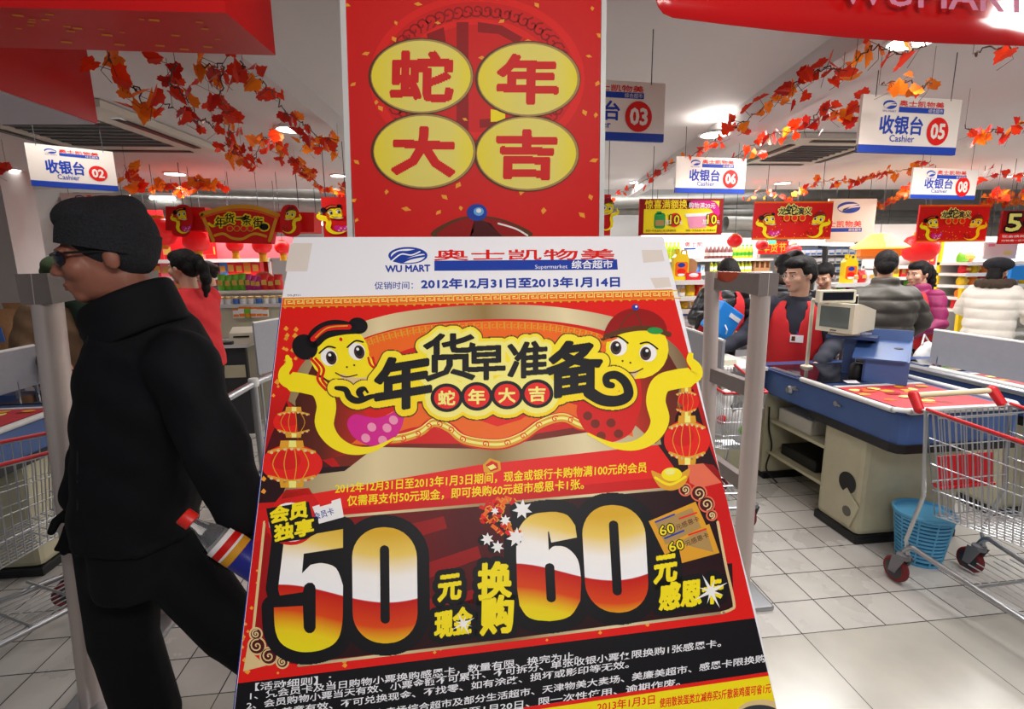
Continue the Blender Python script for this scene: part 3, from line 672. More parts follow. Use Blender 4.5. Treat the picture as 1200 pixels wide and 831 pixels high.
# --- price panel
box = [(310, 612), (404, 605), (560, 592), (700, 580), (800, 571), (822, 572), (836, 588), (861, 712), (852, 718), (600, 750), (352, 779), (322, 776), (296, 745)]
A.poly(box, 'poster_maroon', 3)
for k, (p, q) in enumerate([((330, 650), (520, 605)), ((320, 720), (560, 640)), ((420, 720), (560, 690))]): A.poly([p, q, (q[0]+4, q[1]+14), (p[0]+6, p[1]+26)], 'deep_red', 3.5)
A.poly([(560, 700), (858, 660), (860, 712), (600, 748), (350, 777), (420, 745)], 'dark_maroon', 3.5)
A.stroke([(312, 612), (404, 605), (560, 592), (700, 580), (804, 571)], 3.2, 'beige_sheen', 4); A.stroke([(310, 612), (297, 738)], 3.2, 'beige_print', 4)
A.stroke(spline([(841, 612), (850, 660), (860, 706), (857, 714), (846, 718)], 5), 3.2, 'beige_print', 4); A.stroke([(848, 718), (600, 750), (350, 780)], 3.4, 'beige_sheen', 4)
for cx, cy, r in ((300, 743, 6), (301, 757, 9), (315, 769, 9), (331, 776, 6)): A.ell(cx, cy, r+2, r+2, 'beige_print', 4.5); A.ell(cx, cy, r, r, 'maroon', 5); A.stroke(spiral(cx, cy, .6, r-1, 2.4, 1.4), 1.7, 'beige_print', 5.5)
A.poly([(290, 758), (296, 766), (312, 780), (285, 787)], 'beige_print', 4)
for cx, cy, r in ((803, 574, 6), (819, 578, 8), (828, 591, 8), (834, 604, 5)): A.ell(cx, cy, r+1.8, r+1.8, 'salmon_print', 4.5); A.ell(cx, cy, r, r, 'maroon', 5); A.stroke(spiral(cx, cy, .6, r-1, -1, 1.4), 1.6, 'beige_print', 5.5)
# digits, drawn as outlines with a fat black surround
zero = lambda cx, cy, w_, h, hw, hh, sh: [rrect(cx, cy, w_, h, w_*.47, sh, 8), rrect(cx+sh*2, cy-1, hw, hh, hw*.48, sh, 4)]
five = [[(333, 632), (402, 620), (402, 642), (356, 649), (354, 672)]+spline([(364, 662), (378, 660), (394, 666), (402, 686)], 4)+spline([(402, 700), (401, 732), (394, 752), (376, 762), (352, 764), (332, 756), (323, 740), (321, 712)], 4)+[(355, 710), (356, 736)]+[(358, 740), (361, 742), (365, 742), (368, 740), (370, 736)]+[(370, 690)]+[(369, 686), (366, 683), (361, 683), (357, 686)]+[(355, 694), (328, 698), (326, 690)]]
six = [spline([(644, 600), (622, 604), (607, 622), (605, 650)], 4)+[(606, 690)]+spline([(609, 710), (620, 724), (644, 728), (668, 722), (680, 704)], 4)+spline([(681, 680), (677, 656), (664, 642), (650, 640), (643, 645)], 4)+[(642, 624)]+spline([(640, 619), (636, 618), (633, 621)], 2)[::-1][:0]+[(643, 622), (646, 636), (676, 630)]+spline([(674, 616), (665, 604), (652, 600)], 3), rrect(645, 683, 11, 46, 5.2, .05)]
z1 = zero(451, 686, 76, 136, 11, 92, .01); z2 = zero(721, 655, 74, 126, 11, 88, .055)
dgi = 0
for g, mt in ((z1, 'digit_fill_left'), (five, 'digit_fill_left'), (six, 'digit_fill_right'), (z2, 'digit_fill_right')):
    A.dilate(ring(g[0]), 14.5, 'black_print', 6+.1*dgi, .8); dgi += 1
    A.fill(g, mt, 8, 1.0)
# firecrackers and stars
rnd = random.Random(3)
for k in range(46):
    t = rnd.random(); x, y = (563+t*40+rnd.uniform(-9, 9), 592+t*36+rnd.uniform(-9, 9)) if k < 30 else (588+rnd.uniform(-12, 14), 590+rnd.uniform(-6, 10))
    an = rnd.uniform(-.5, .5)+(.8 if k % 2 else -.6); dx, dy = math.cos(an)*4.2, math.sin(an)*4.2
    A.stroke([(x-dx, y-dy), (x+dx, y+dy)], 4.4, ('bright_red', 'orange_print', 'red_print')[k % 3], 9+(k % 5)*.4, caps=False); A.stroke([(x+dx*.7, y+dy*.7), (x+dx, y+dy)], 4.4, 'gold_print', 9.3+(k % 5)*.4, caps=False)
def star(cx, cy, r, n, mt, L, k=.5, a0=.3): A.poly([(cx+(r if i % 2 == 0 else r*k)*math.cos(a0+PI*i/n), cy+(r if i % 2 == 0 else r*k)*math.sin(a0+PI*i/n)) for i in range(2*n)], mt, L)
for cx, cy, r in ((612, 597, 12), (605, 630, 12), (571, 632, 8), (583, 641, 8), (592, 610, 7), (580, 599, 5)): A.ell(cx-4, cy+1, r*.9, r*.8, 'black_print', 8.5); star(cx, cy, r, 7, 'white_print', 12)
# yellow words
def words(st, a, c, h, L=12, g=6.5, bold=.075):
    A.text(st, a, c, h, 'yellow_print', L, bold, up=(.02, -1), grow=g, gmat='black_print', gL=6.5)
words('元', (514, 702), (539.5, 698.5), 34); words('现金', (510, 745), (552, 739), 33); words('换', (561, 699), (598, 695), 44); words('购', (564, 740), (600, 736), 46)
words('元', (767, 681), (792, 677), 36); words('感恩卡', (773, 713), (846, 702.5), 33)
for cx, cy, r in ((543, 731, 15), (833, 693, 22)):
    for k in range(8): A.poly([(cx+math.cos(k*PI/4+.3+d)*r*q*(1 if k % 2 else .7), cy+math.sin(k*PI/4+.3+d)*r*q*(1 if k % 2 else .7)) for q, d in ((.12, -1.2), (1, 0), (.12, 1.2))], 'white_print', 13)
    A.ell(cx, cy, r*.2, r*.2, 'white_print', 13.5)
# member tag
A.ell(341, 612, 30, 27, 'red_print', 9); A.ell(341, 612, 26, 23, 'white_print', 9.5)
A.poly([(366, 594), (399, 584), (403, 606), (374, 614)], 'white_print', 10); A.text('会员卡', (369, 609), (392, 602), 9, 'blue_print', 11, .02); A.poly([(374, 590), (388, 586), (389, 590), (375, 594)], 'bright_red', 11)
A.poly([(312, 596), (362, 588), (366, 606), (373, 606), (374, 624), (358, 632), (320, 637), (316, 616)], 'black_print', 11)
A.text('会员', (317, 612), (360, 604), 20, 'yellow_print', 12, .09, up=(.02, -1)); A.text('独享', (322, 633), (367, 624), 20, 'yellow_print', 12, .09, up=(.02, -1))
# two small gold cards
for q, t in (([(760, 611), (815, 588), (833, 628), (779, 650)], 0), ([(775, 641), (831, 614), (843, 648), (799, 660), (795, 640)], 1)):
    A.poly(q, 'gold_print', 7+t*2.5); A.poly([lerp(q[0], q[2], .1), lerp(q[1], q[3], .12), lerp(q[2], q[0], .1), lerp(q[-1], q[1], .1)], 'tan_print', 7.4+t*2.5)
    ox, oy = (0, 0) if t == 0 else (11, 19)
    A.text('60', (774+ox, 628+oy), (791+ox, 624+oy), 16, 'yellow_print', 8.6+t*2.5, .02, grow=1.2, gmat='black_print', gL=8+t*2.5); A.text('元感恩卡', (793+ox, 621+oy), (820+ox, 610+oy), 7, 'brown_print', 8+t*2.5, .01); A.stroke([(768+ox, 612+oy), (790+ox, 603+oy)], 2, 'blue_print', 8+t*2.5); A.stroke([(796+ox, 608+oy), (816+ox, 601+oy)], 2, 'bright_red', 8+t*2.5)
# confetti on the red sheet
for k in range(60):
    e = rnd.random()
    if k < 24: x, y = 286+rnd.uniform(-4, 14)+(1-e)*10, 560+e*230
    elif k < 40: x, y = lerp((300, 795), (880, 722), rnd.random()); y -= rnd.uniform(2, 14)
    else: x, y = lerp((336, 370), (318, 470), rnd.random()); x += rnd.uniform(0, 20)
    r = rnd.uniform(1.6, 3.6); A.poly([(x, y-r), (x+r, y), (x+r*.2, y+r), (x-r, y+r*.3)], 'confetti', 2.8)
# --- black terms panel and yellow coupon
A.poly([E3, E2, (903.5, 787), (613, 829), (268, 885)], 'black_print', 1.5)
def terms(a, c, st): A.text(st, a, c, 9.8, 'white_card', 3, .013, up=(.03, -1))
terms((299, 809), (388, 799), '【活动细则】：')
terms((293, 819.5), (678, 771.5), '1、凭会员卡及当日购物小票换购感恩卡，数量有限、换完为止。')
terms((289, 831), (845, 757), '2、会员购物小票当天有效、小票金额不可累计、不可拆分、单张收银小票仅限换购1张感恩卡。')
terms((316, 840), (737, 782), '卡善意有效、不可兑换现金、不找零、如有涂改、损坏或影印等无效。')
terms((340, 854), (897, 775), '3、本卡可在物美大卖场综合超市及部分生活超市、天津物美大卖场、美廉美超市、感恩卡限换购')
terms((330, 868), (797, 803), '当日参加活动。仅限2013年1月1日至1月20日、限一次性使用、逾期作废。')
A.poly([(903.5, 787), (904.6, 791.5), (614, 834), (613, 829)], 'bright_red', 4)
A.poly([(904.6, 791.5), (919, 871), (800, 876), (580, 884), (600, 836), (700, 821)], 'yellow_print', 4)
A.text('2013年1月3日', (700, 833.5), (767, 824), 12, 'bright_red', 5, .03, up=(.03, -1)); A.text('使用散装蛋类立减券买5斤散装鸡蛋可省1元', (773, 828.5), (903, 811), 12, 'bright_red', 5, .03, up=(.03, -1))
A.ell(893, 836, 30, 16, 'beige_print', 5); A.ell(890, 840, 26, 14, 'dark_grey', 6)
A.mb.build('printed_sheet', stand, recalc=False)

# ------------------------------------------------------------------ red sign board on the column
cp = lambda px, py: at_y(px, py, CY)
colsign = thing('column_sign', (.07, CY, 1.2), 'tall red column board with four gold ovals reading snake year good luck', 'sign')
q = [cp(396, -60), cp(709, -60), cp(703.5, 300), cp(411, 300)]
b = MB(); lo = [V((x.x, CY, .3)) for x in (cp(703.5, 300), cp(411, 300))]
b.prism([q[0], q[1], lo[0], lo[1]], (0, .012, 0), 'red_print'); b.build('panel', colsign)
for p0, p1 in (((400, -60), (411.5, 300)), ((708, -60), (704, 300))):
    a_, c_ = cp(*p0), cp(*p1); c_ = a_+(c_-a_)*((a_.z-.3)/(a_.z-c_.z)); b = MB(); b.prism([a_+V((-.007, -.006, 0)), a_+V((.007, -.006, 0)), c_+V((.007, -.006, 0)), c_+V((-.007, -.006, 0))], (0, .02, 0), 'white_rim'); b.build('edge_strip', colsign)
A = Art(cp, (0, -1, 0), .0003)
cen = (559, 92)
A.ell(cen[0], cen[1], 126, 98, 'bright_red', 1, n=48); A.ell(cen[0], cen[1], 116, 90, 'red_print', 1.5, n=48)
for k in range(56):
    t = 2*PI*k/56; cx, cy = cen[0]+104*math.cos(t), cen[1]+80*math.sin(t); A.stroke(spiral(cx, cy, 1, 9, t*3, 1.2, 10), 2, 'deep_red', 2, caps=False)
A.ell(cen[0], cen[1], 92, 70, 'bright_red', 2.2, n=44); A.ell(cen[0], cen[1], 84, 63, 'red_print', 2.4, n=44)
for q in ([(535, 26), (549, 26), (549, 160), (535, 160)], [(560, 26), (588, 30), (612, 44), (606, 52), (584, 40), (560, 38)], [(500, 40), (520, 32), (524, 60), (506, 66)], [(562, 140), (590, 138), (590, 148), (562, 150)]): A.poly(q, 'deep_red', 2.6)
A.poly([(575, 128), (592, 131), (592, 142), (575, 143)], 'yellow_print', 2.7)
ramp_uv('oval_gold', [(-.62, srgb(244, 222, 40)), (-.1, srgb(236, 220, 110)), (.3, srgb(238, 222, 110)), (.62, srgb(246, 226, 30))], axis=0)
for ch, cx, cy, a, c_, h in (('蛇', 493.5, 89.5, (459, 112), (529, 114), 60), ('年', 618.5, 93, (584, 114), (652, 117), 58), ('大', 496.5, 177.5, (461, 198), (531, 201), 58), ('吉', 617, 180, (583, 202), (650, 204), 58)):
    A.uvf = None; A.ell(cx, cy, 62, 45, 'brown_print', 4, n=44); A.ell(cx+1, cy, 60, 43.5, 'tan_print', 4.5, n=44)
    A.uvf = (lambda cx, cy: lambda x, y: ((x-cx)/100, (y-cy)/100+.001))(cx, cy); A.ell(cx, cy, 58, 41.5, 'oval_gold', 5, n=44); A.uvf = None
    A.text(ch, a, c_, h, 'red_print', 6, .08, up=(.02, -1))
A.ell(559, 249, 12, 10, 'blue_print', 6); A.ell(561, 248, 6, 5, 'sky_print', 7); A.ell(561, 247, 3, 2.6, 'white_print', 8)
A.poly(closed_spline([(505, 276), (530, 258), (558, 253), (592, 258), (624, 276), (560, 282)]), 'brown_print', 4); A.poly(closed_spline([(512, 277), (532, 261), (557, 256), (548, 280)]), 'deep_red', 5); A.poly([(556, 256), (575, 262), (590, 280), (550, 280)], 'maroon', 5); A.poly(closed_spline([(566, 256), (596, 262), (618, 277), (596, 280)]), 'deep_red', 5)
A.stroke(spline([(584, 262), (604, 268), (618, 276)]), 2, 'white_print', 6)
for x, y in ((407, 6), (490, 5), (629, 6), (694, 10), (464, 27), (513, 27), (588, 25), (403, 62), (429, 63), (462, 46), (619, 49), (703, 42), (690, 66), (414, 99), (441, 120), (446, 127), (565, 68), (545, 140), (685, 132), (698, 135), (418, 190), (537, 217), (453, 225), (414, 235), (521, 231), (476, 245), (514, 249), (540, 244), (418, 258), (637, 247), (682, 252), (611, 225), (692, 231), (696, 188), (700, 98), (403, 5)):
    r = random.uniform(3, 5); a_ = random.uniform(0, 3); A.poly([(x+r*math.cos(a_+t)*f, y+r*.75*math.sin(a_+t)*f) for t, f in ((0, 1.3), (1.5, .7), (3, 1.2), (4.5, .8))], 'confetti', 3)
A.mb.build('printed_art', colsign, recalc=False)
# ------------------------------------------------------------------ red fascia boxes hanging at upper left
t = thing('festive_fascia', (-1.4, 1.9, 2.2), 'big red hanging fascia box with gold confetti at the upper left corner', 'hanging fascia')
z0 = 2.16
p1, p2, p3, p4 = at_z(265, 15, z0), at_z(323, 65, z0), at_z(90, 58, z0), at_z(30, 12, z0)
b = MB(); q = [p4+V((-.4, 0, 0)), p1, p2, p3+V((-.4, 0, 0))]; b.prism(q, (0, 0, .40), 'fascia_red')
A = Art(lambda x, y: V((x, y, z0)), (0, 0, -1), .001); A.mb = b
for k in range(26):
    x, y = random.uniform(p4.x-.1, p1.x-.02), random.uniform(p1.y+.03, p2.y-.03); r = random.uniform(.006, .014); A.poly([(x, y), (x+r*1.6, y+r*.2), (x+r*1.2, y+r), (x-r*.4, y+r*.7)], 'confetti', 1)
b.build('cross_arm', t)
q1, q2, q3 = at_z(115, 145, z0), at_z(0, 105, z0), at_z(0, 148, z0)
b = MB(); d = (q2-q1); far = q1; near = q1+d*2.2
b.prism([far, near, near+V((-.9, 0, 0)), far+V((-.9, .05, 0))], (0, 0, .44), 'fascia_red'); b.build('long_arm', t)
b = MB(); b.prism([far+V((-.008, -.004, -.004)), near+V((-.008, 0, -.004)), near+V((-.89, 0, -.004)), far+V((-.89, .044, -.004))], (0, 0, .005), 'fascia_under'); b.build('underside', t)
for x, y in ((p1.x-.1, p1.y+.1), (far.x-.1, far.y-.2)): b = MB(); b.cone((x, y, z0+.39), (x, y, CZ), .004, .004, 'steel', 6); b.build('suspension_wire', t)
# ------------------------------------------------------------------ curved red banner at upper right
edge = [(768, -2), (771, 8), (777, 16), (788, 21), (850, 29), (920, 37), (990, 44), (1060, 49), (1130, 52), (1230, 55)]
BY = 1.32
pts = [at_y(x, y, BY) for x, y in edge]
t = thing('red_banner', pts[5], 'glossy red banner with pale lettering hanging at the upper right', 'banner')
b = MB(); top = 2.60; n = len(pts); sag = lambda p, k: V((p.x, p.y+.05*math.sin(k*2.2), p.z))
rows = 6; P = []
for r in range(rows+1):
    for i, p in enumerate(pts):
        k = r/rows; x = p.x if i else pts[0].x; P.append(V((x, p.y+.06*math.sin(k*1.6)-.0, p.z+(top-p.z)*k)))
b.add(P, [(r*n+i, r*n+i+1, (r+1)*n+i+1, (r+1)*n+i) for r in range(rows) for i in range(n-1)], 'bright_red')
o = b.build('cloth', t, True); sm = o.modifiers.new('solid', 'SOLIDIFY'); sm.thickness = .002; o.data.materials[0] = mat('banner_gloss', S(214, 18, 20), rough=.22)
A = Art(lambda x, y: at_y(x, y, BY-.004), (0, -1, 0), .001)
A.text('WUMART', (985, 3), (1205, 15), 44, 'pink_print', 1, .03, up=(0, -1))
A.mb.build('lettering', t)
for p in (pts[3], pts[8]): b = MB(); b.cone((p.x, p.y+.06, 2.58), (p.x, p.y+.06, CZ), .003, .003, 'steel', 6); b.build('cord', t)
# ------------------------------------------------------------------ cashier signs
def logo(A, x, y, w_, L, v=.62):
    """round blue logo and red shop name over a blue bar, w_ = full width, v = height factor"""
    k = w_/100; q = k*v
    A.ell(x+11*k, y+9*q, 11*k, 9*q, 'blue_print', L, n=18); A.poly(closed_spline([(x+1*k, y+12*q), (x+7*k, y+5*q), (x+20*k, y+5*q), (x+12*k, y+8*q), (x+5*k, y+15*q)], 3), 'sign_white', L+1); A.stroke(spline([(x+4*k, y+16*q), (x+11*k, y+10*q), (x+20*k, y+9*q)], 3), 2.4*q, 'sign_white', L+1)
    A.text('WU MART', (x, y+24*q), (x+22*k, y+24*q), 6*q, 'blue_print', L, .0)
    A.text('奥士凯物美', (x+26*k, y+10*q), (x+99*k, y+10*q), 13*q, 'red_print', L, .04); A.poly([(x+26*k, y+12*q), (x+100*k, y+12*q), (x+100*k, y+23*q), (x+26*k, y+23*q)], 'blue_print', L)
    A.text('综合超市', (x+74*k, y+21*q), (x+98*k, y+21*q), 9*q, 'sign_white', L+1, .0)
def cashier_sign(a, c, h, num, label, wires=True, lit=False):
    """a, c = top left and top right corners of the board"""
    a, c = V(a), V(c); ux = (c-a).normalized(); w_ = (c-a).length; nrm = V((ux.y, -ux.x, 0)); 
    t = thing('cashier_sign', (a+c)/2-V((0, 0, h)), label, 'sign', 'hanging cashier signs')
    b = MB(); b.prism([a, c, c-V((0, 0, h)), a-V((0, 0, h))], -nrm*.015, 'sign_white'); b.build('board', t)
    b = MB(); z = h*.87; b.prism([a-V((0, 0, z))+nrm*.001, c-V((0, 0, z))+nrm*.001, c-V((0, 0, h+.002))+nrm*.001, a-V((0, 0, h+.002))+nrm*.001], -nrm*.017, 'blue_print'); b.build('blue_base_strip', t)
    A = Art(lambda x, y: a+ux*(x*w_)+V((0, 0, -y*w_)), nrm, .0012)
    r = h/w_
    logo(A, .2, r*.08, .62, 1)
    A.text('收银台', (.19, r*.635), (.62, r*.635), r*.34, 'blue_print', 1, .05); A.text('Cashier', (.30, r*.80), (.55, r*.80), r*.17, 'blue_print', 1, .02)
    A.mb.build('lettering', t, recalc=False)
    B = Art(A.t, nrm, .0012); B.ell(.78, r*.59, .112, .112, 'red_print', 2); B.text(num, (.71, r*.59+.056), (.85, r*.59+.056), .165, 'sign_white', 3, .06); B.mb.build('number_disc', t, recalc=False)
    for k in (.12, .88):
        p = a+ux*w_*k; b = MB(); b.cone(p-V((0, 0, .01)), (p.x, p.y, CZ), .0022, .0022, 'dark_grey', 5); b.build('wire', t)
Z = lambda x, y, z=2.4: at_z(x, y, z)
cashier_sign(Z(28, 167), Z(132, 178), .26, '02', 'dim cashier sign with red number 02 hanging at left above the man in the beanie')
cashier_sign((.40, 2.31, 2.4), (.986, 2.372, 2.4), .25, '03', 'cashier sign with red number 03 half hidden behind the red column')
cashier_sign(Z(1012, 110), Z(1128, 117), .27, '05', 'largest cashier sign, red number 05, hanging near the upper right corner')
cashier_sign(Z(793, 183), Z(875, 186), .27, '06', 'bright white cashier sign with red number 06 right of the column')
cashier_sign(Z(1071, 196), Z(1147, 199), .27, '08', 'bright cashier sign with red number 08 below and behind sign 05')
cashier_sign(Z(70, 226), Z(152, 228), .24, '01', 'pale cashier sign mostly hidden behind the black beanie')
# ------------------------------------------------------------------ hanging banners further back
def banner(name, q, Y, label, draw, group=None, base='red_print', cat='banner', hang=True):
    """q = (x0, y0, x1, y1) in the photo at depth Y -> upright board of real size"""
    a, c = at_y(q[0], q[1], Y), at_y(q[2], q[1]+2, Y); z1 = at_y(q[0], q[3], Y).z; w_, h = c.x-a.x, a.z-z1
    t = thing(name, (a.x+w_/2, Y, z1), label, cat, group)
    b = MB(); b.bb((a.x, Y, z1), (c.x, Y+.02, a.z), base); b.build('board', t)
    A = Art(lambda x, y: V((a.x+x, Y, a.z-y)), (0, -1, 0), .0015); draw(A, w_, h); A.mb.build('print', t, recalc=False)
    if hang:
        for k in (.15, .85):
            b = MB(); b.cone((a.x+w_*k, Y+.01, a.z-.01), (a.x+w_*k, Y+.01, CZ if Y < 7.2 else 3.3), .003, .003, 'dark_grey', 5); b.build('wire', t)
def d_dragon(A, w, h):
    for (p, q_) in (((0, 0), (w, .02)), ((0, h-.02), (w, h))): A.poly([p, (q_[0], p[1]), q_, (p[0], q_[1])], 'orange_print', 1)
    snake(A, affine((.09*w, .36*h), (h*.44, 0), (.02, h*.37)), 2, True, h*.4); snake(A, affine((.91*w, .36*h), (-h*.44, 0), (-.02, h*.37)), 2, False, h*.4)
    for ch, x, s_ in (('龙', .29, .18), ('蛇', .385, .26), ('演', .52, .18), ('义', .62, .18)): A.text(ch, (x*w, .34*h), ((x+s_*.5)*w, .34*h), s_*w*.5, 'black_print', 14, .04, grow=.009, gmat='pale_yellow', gL=12)
    for k in range(3): A.ell((.40+k*.1)*w, .44*h, .042*w, .04*w, 'gold_print', 13); A.ell((.40+k*.1)*w, .44*h, .032*w, .03*w, 'bright_red', 14)
    for k in range(40): x, y = random.uniform(.03, .97)*w, random.uniform(.5, .95)*h; A.ell(x, y, .006, .006, 'confetti', 1, n=5)
banner('festive_banner', (885, 236, 977, 281), 5.2, 'red banner with two cartoon snakes, the left one, beside the grey logo board', d_dragon)
banner('festive_banner', (1079, 240, 1161, 284), 5.4, 'red banner with two cartoon snakes, the right one, below cashier sign 08', d_dragon)
def d_offer(A, w, h):
    A.poly([(.05*w, .06*h), (.95*w, .06*h), (.93*w, .94*h), (.05*w, .94*h)], 'yellow_print', 1); A.poly([(.04*w, .05*h), (.6*w, .05*h), (.6*w, .28*h), (.04*w, .28*h)], 'deep_red', 2)
    A.poly(closed_spline([(.55*w, .1*h), (.7*w, .05*h), (.9*w, .1*h), (.96*w, .4*h), (.9*w, .5*h), (.84*w, .28*h), (.6*w, .26*h)]), 'magenta_print', 2)
    A.text('惊喜满额换', (.06*w, .25*h), (.56*w, .25*h), .26*h, 'yellow_print', 3, .03); A.text('购物满20元', (.58*w, .24*h), (.9*w, .26*h), .16*h, 'white_print', 3, .02)
    A.poly(rrect(.24*w, .6*h, .13*w, .42*h, .03*w), 'green_print', 3); A.poly(rrect(.23*w, .38*h, .06*w, .08*h, .01*w), 'green_print', 3); A.poly(rrect(.24*w, .66*h, .1*w, .16*h, .01*w), 'tan_print', 4)
    A.poly([(.56*w, .46*h), (.84*w, .42*h), (.8*w, .8*h), (.6*w, .82*h)], 'pink_print', 3); A.poly([(.54*w, .42*h), (.87*w, .37*h), (.85*w, .47*h), (.55*w, .5*h)], 'white_print', 4)
    for x in (.42, .87): A.ell(x*w, .58*h, .075*w, .19*h, 'bright_red', 5); A.text('10', ((x-.06)*w, .7*h), ((x+.05)*w, .7*h), .36*h, 'yellow_print', 7, .03, grow=.008, gmat='black_print', gL=6); A.text('加', ((x-.12)*w, .7*h), ((x-.06)*w, .7*h), .16*h, 'white_print', 7, .02); A.text('元', ((x+.055)*w, .7*h), ((x+.09)*w, .7*h), .12*h, 'white_print', 7, .02)
    for x in (.08, .56): A.text('限购一件商品每人每日数量有限', (x*w, .9*h), ((x+.36)*w, .9*h), .07*h, 'brown_print', 3, .0)
banner('offer_banner', (750, 233, 848, 276), 4.6, 'yellow and red offer banner with two prices of 10 right of the column', d_offer, base='deep_red')
def d_fifty(A, w, h): A.text('50', (.12*w, .6*h), (1.0*w, .6*h), .72*h, 'pale_yellow', 4, .04, grow=.02, gmat='black_print', gL=2); A.poly([(0, .68*h), (w*1.2, .68*h), (w*1.2, .98*h), (0, .98*h)], 'bright_red', 1); A.text('现金换购感恩卡', (.06*w, .8*h), (1.1*w, .8*h), .08*h, 'white_print', 2); A.text('购物满一百元会员专享', (.06*w, .92*h), (1.1*w, .92*h), .06*h, 'white_print', 2)
banner('fifty_banner', (1176, 247, 1222, 286), 5.0, 'dark red banner with a big 50 cut by the right edge of the photo', d_fifty, base='deep_red')
banner('snake_banner', (376, 231, 410, 279), 4.0, 'narrow red banner with one girl snake left of the column', lambda A, w, h: snake(A, affine((.10*w, .25*h), (w*.72, 0), (0, h*.40)), 2, True, w*.7))
banner('snake_banner', (700, 228, 716, 276), 4.0, 'sliver of a red banner showing just right of the column', lambda A, w, h: snake(A, affine((1.2*w, .2*h), (-w, 0), (0, h*.42)), 2, False, h*.3))
def d_logo(A, w, h):
    A.ell(.42*w, .2*h, .24*w, .11*h*1.2, 'blue_print', 1); A.poly(closed_spline([(.2*w, .22*h), (.36*w, .13*h), (.62*w, .12*h), (.46*w, .18*h), (.3*w, .28*h)]), 'white_rim', 2); A.stroke(spline([(.28*w, .27*h), (.44*w, .2*h), (.64*w, .17*h)]), .03*w, 'white_rim', 2)
    A.text('士凯物美', (.02*w, .64*h), (.72*w, .64*h), .16*h, 'red_print', 1, .03); A.poly([(0, .67*h), (.74*w, .67*h), (.74*w, .76*h), (0, .76*h)], 'blue_print', 1); A.text('综合超市', (.46*w, .74*h), (.72*w, .74*h), .07*h, 'white_rim', 2)
banner('logo_board', (972, 233, 1028, 284), 6.4, 'grey board with a round blue logo behind the left snake banner', d_logo, base='cassette_plastic', cat='sign')
# festive arch at left
t = thing('festive_arch', at_y(282, 285, 5.4), 'red festive arch with gold fan and cartoon snakes above the left shelves', 'banner')
P = lambda x, y, Y=5.4: at_y(x, y, Y)
b = MB(); b.prism([P(*p) for p in [(238, 250)]+[tuple(p) for p in spline([(238, 250), (262, 243), (282, 241), (302, 243), (324, 251)], 5)]+[(318, 286), (246, 284)]], (0, .1, 0), 'red_print'); b.build('fan_panel', t)
for xa, xb, ya, yb in ((194, 240, 242, 270), (322, 368, 248, 272)): b = MB(); b.prism([P(xa, ya, 5.45), P(xb, ya+1, 5.45), P(xb, yb, 5.45), P(xa, yb, 5.45)], (0, .3, 0), 'red_print'); b.build('side_arm', t)
A = Art(lambda x, y: P(x, y), (0, -1, 0), .0015)
fan = spline([(236, 251), (262, 244), (282, 242), (302, 244), (326, 252)], 5)
A.stroke(fan, 5, 'gold_print', 1); A.stroke([(237, 252), (250, 282)], 4, 'gold_print', 1); A.stroke([(325, 252), (316, 282)], 4, 'gold_print', 1); A.stroke([(x, y+4) for x, y in fan], 2, 'orange_print', 2)
for ch, x, y in (('年', 253, 265), ('货', 264, 261), ('一', 277, 261), ('条', 284, 263), ('街', 297, 266)): A.text(ch, (x, y), (x+11, y), 13, 'black_print', 5, .03, grow=1.6, gmat='yellow_print', gL=4)
A.stroke(spline([(245, 262), (250, 265), (257, 262)]), 3, 'yellow_print', 4); A.ell(310, 266, 5, 4, 'black_print', 5); A.ell(310, 266, 6.5, 5.5, 'yellow_print', 4)
for k in range(4): A.ell(270+k*8, 268, 4, 3.6, 'gold_print', 6); A.ell(270+k*8, 268, 3, 2.7, 'bright_red', 7)
A.stroke(spline([(252, 276), (262, 274), (272, 279), (284, 280), (298, 274), (312, 277)]), 3, 'gold_print', 3)
A.mb.build('fan_print', t, recalc=False)
for o_, sg, gl in ((204, 1, True), (350, -1, False)):
    A = Art(lambda x, y: P(x, y, 5.36), (0, -1, 0), .0015); A.poly(closed_spline([(o_+sg*4, 241), (o_+sg*18, 242), (o_+sg*22, 258), (o_+sg*16, 276), (o_-sg*1, 275), (o_-sg*2, 256)]), 'red_print', 0); snake(A, affine((o_+sg*2, 246), (sg*15, 0), (sg*1, 17)), 2, gl, 16); A.mb.build('snake_print', t, recalc=False)
for x in (215, 350): b = MB(); b.cone(P(x, 244, 5.5), (P(x, 244, 5.5).x, 5.5, CZ), .004, .004, 'dark_grey', 5); b.build('wire', t)
# ------------------------------------------------------------------ lanterns
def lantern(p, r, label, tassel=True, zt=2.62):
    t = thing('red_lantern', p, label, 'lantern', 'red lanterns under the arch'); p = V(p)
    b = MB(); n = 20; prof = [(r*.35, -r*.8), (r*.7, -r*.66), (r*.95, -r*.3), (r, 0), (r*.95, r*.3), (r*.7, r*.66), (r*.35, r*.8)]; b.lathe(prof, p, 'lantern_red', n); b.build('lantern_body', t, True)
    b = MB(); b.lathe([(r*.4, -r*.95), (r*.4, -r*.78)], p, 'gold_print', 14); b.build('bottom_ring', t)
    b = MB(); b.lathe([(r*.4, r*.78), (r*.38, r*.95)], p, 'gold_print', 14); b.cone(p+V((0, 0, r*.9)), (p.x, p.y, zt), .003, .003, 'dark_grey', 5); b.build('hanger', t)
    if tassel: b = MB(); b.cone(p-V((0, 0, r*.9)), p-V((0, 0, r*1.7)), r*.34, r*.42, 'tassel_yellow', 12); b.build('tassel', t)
lantern(at_y(230, 283, 5.7), .13, 'largest red lantern with yellow tassel under the left arm of the arch')
lantern(at_y(275, 287, 6.0), .09, 'red lantern with yellow tassel under the middle of the arch')
lantern(at_y(307, 288, 5.8), .1, 'red lantern with yellow tassel under the right end of the gold fan')
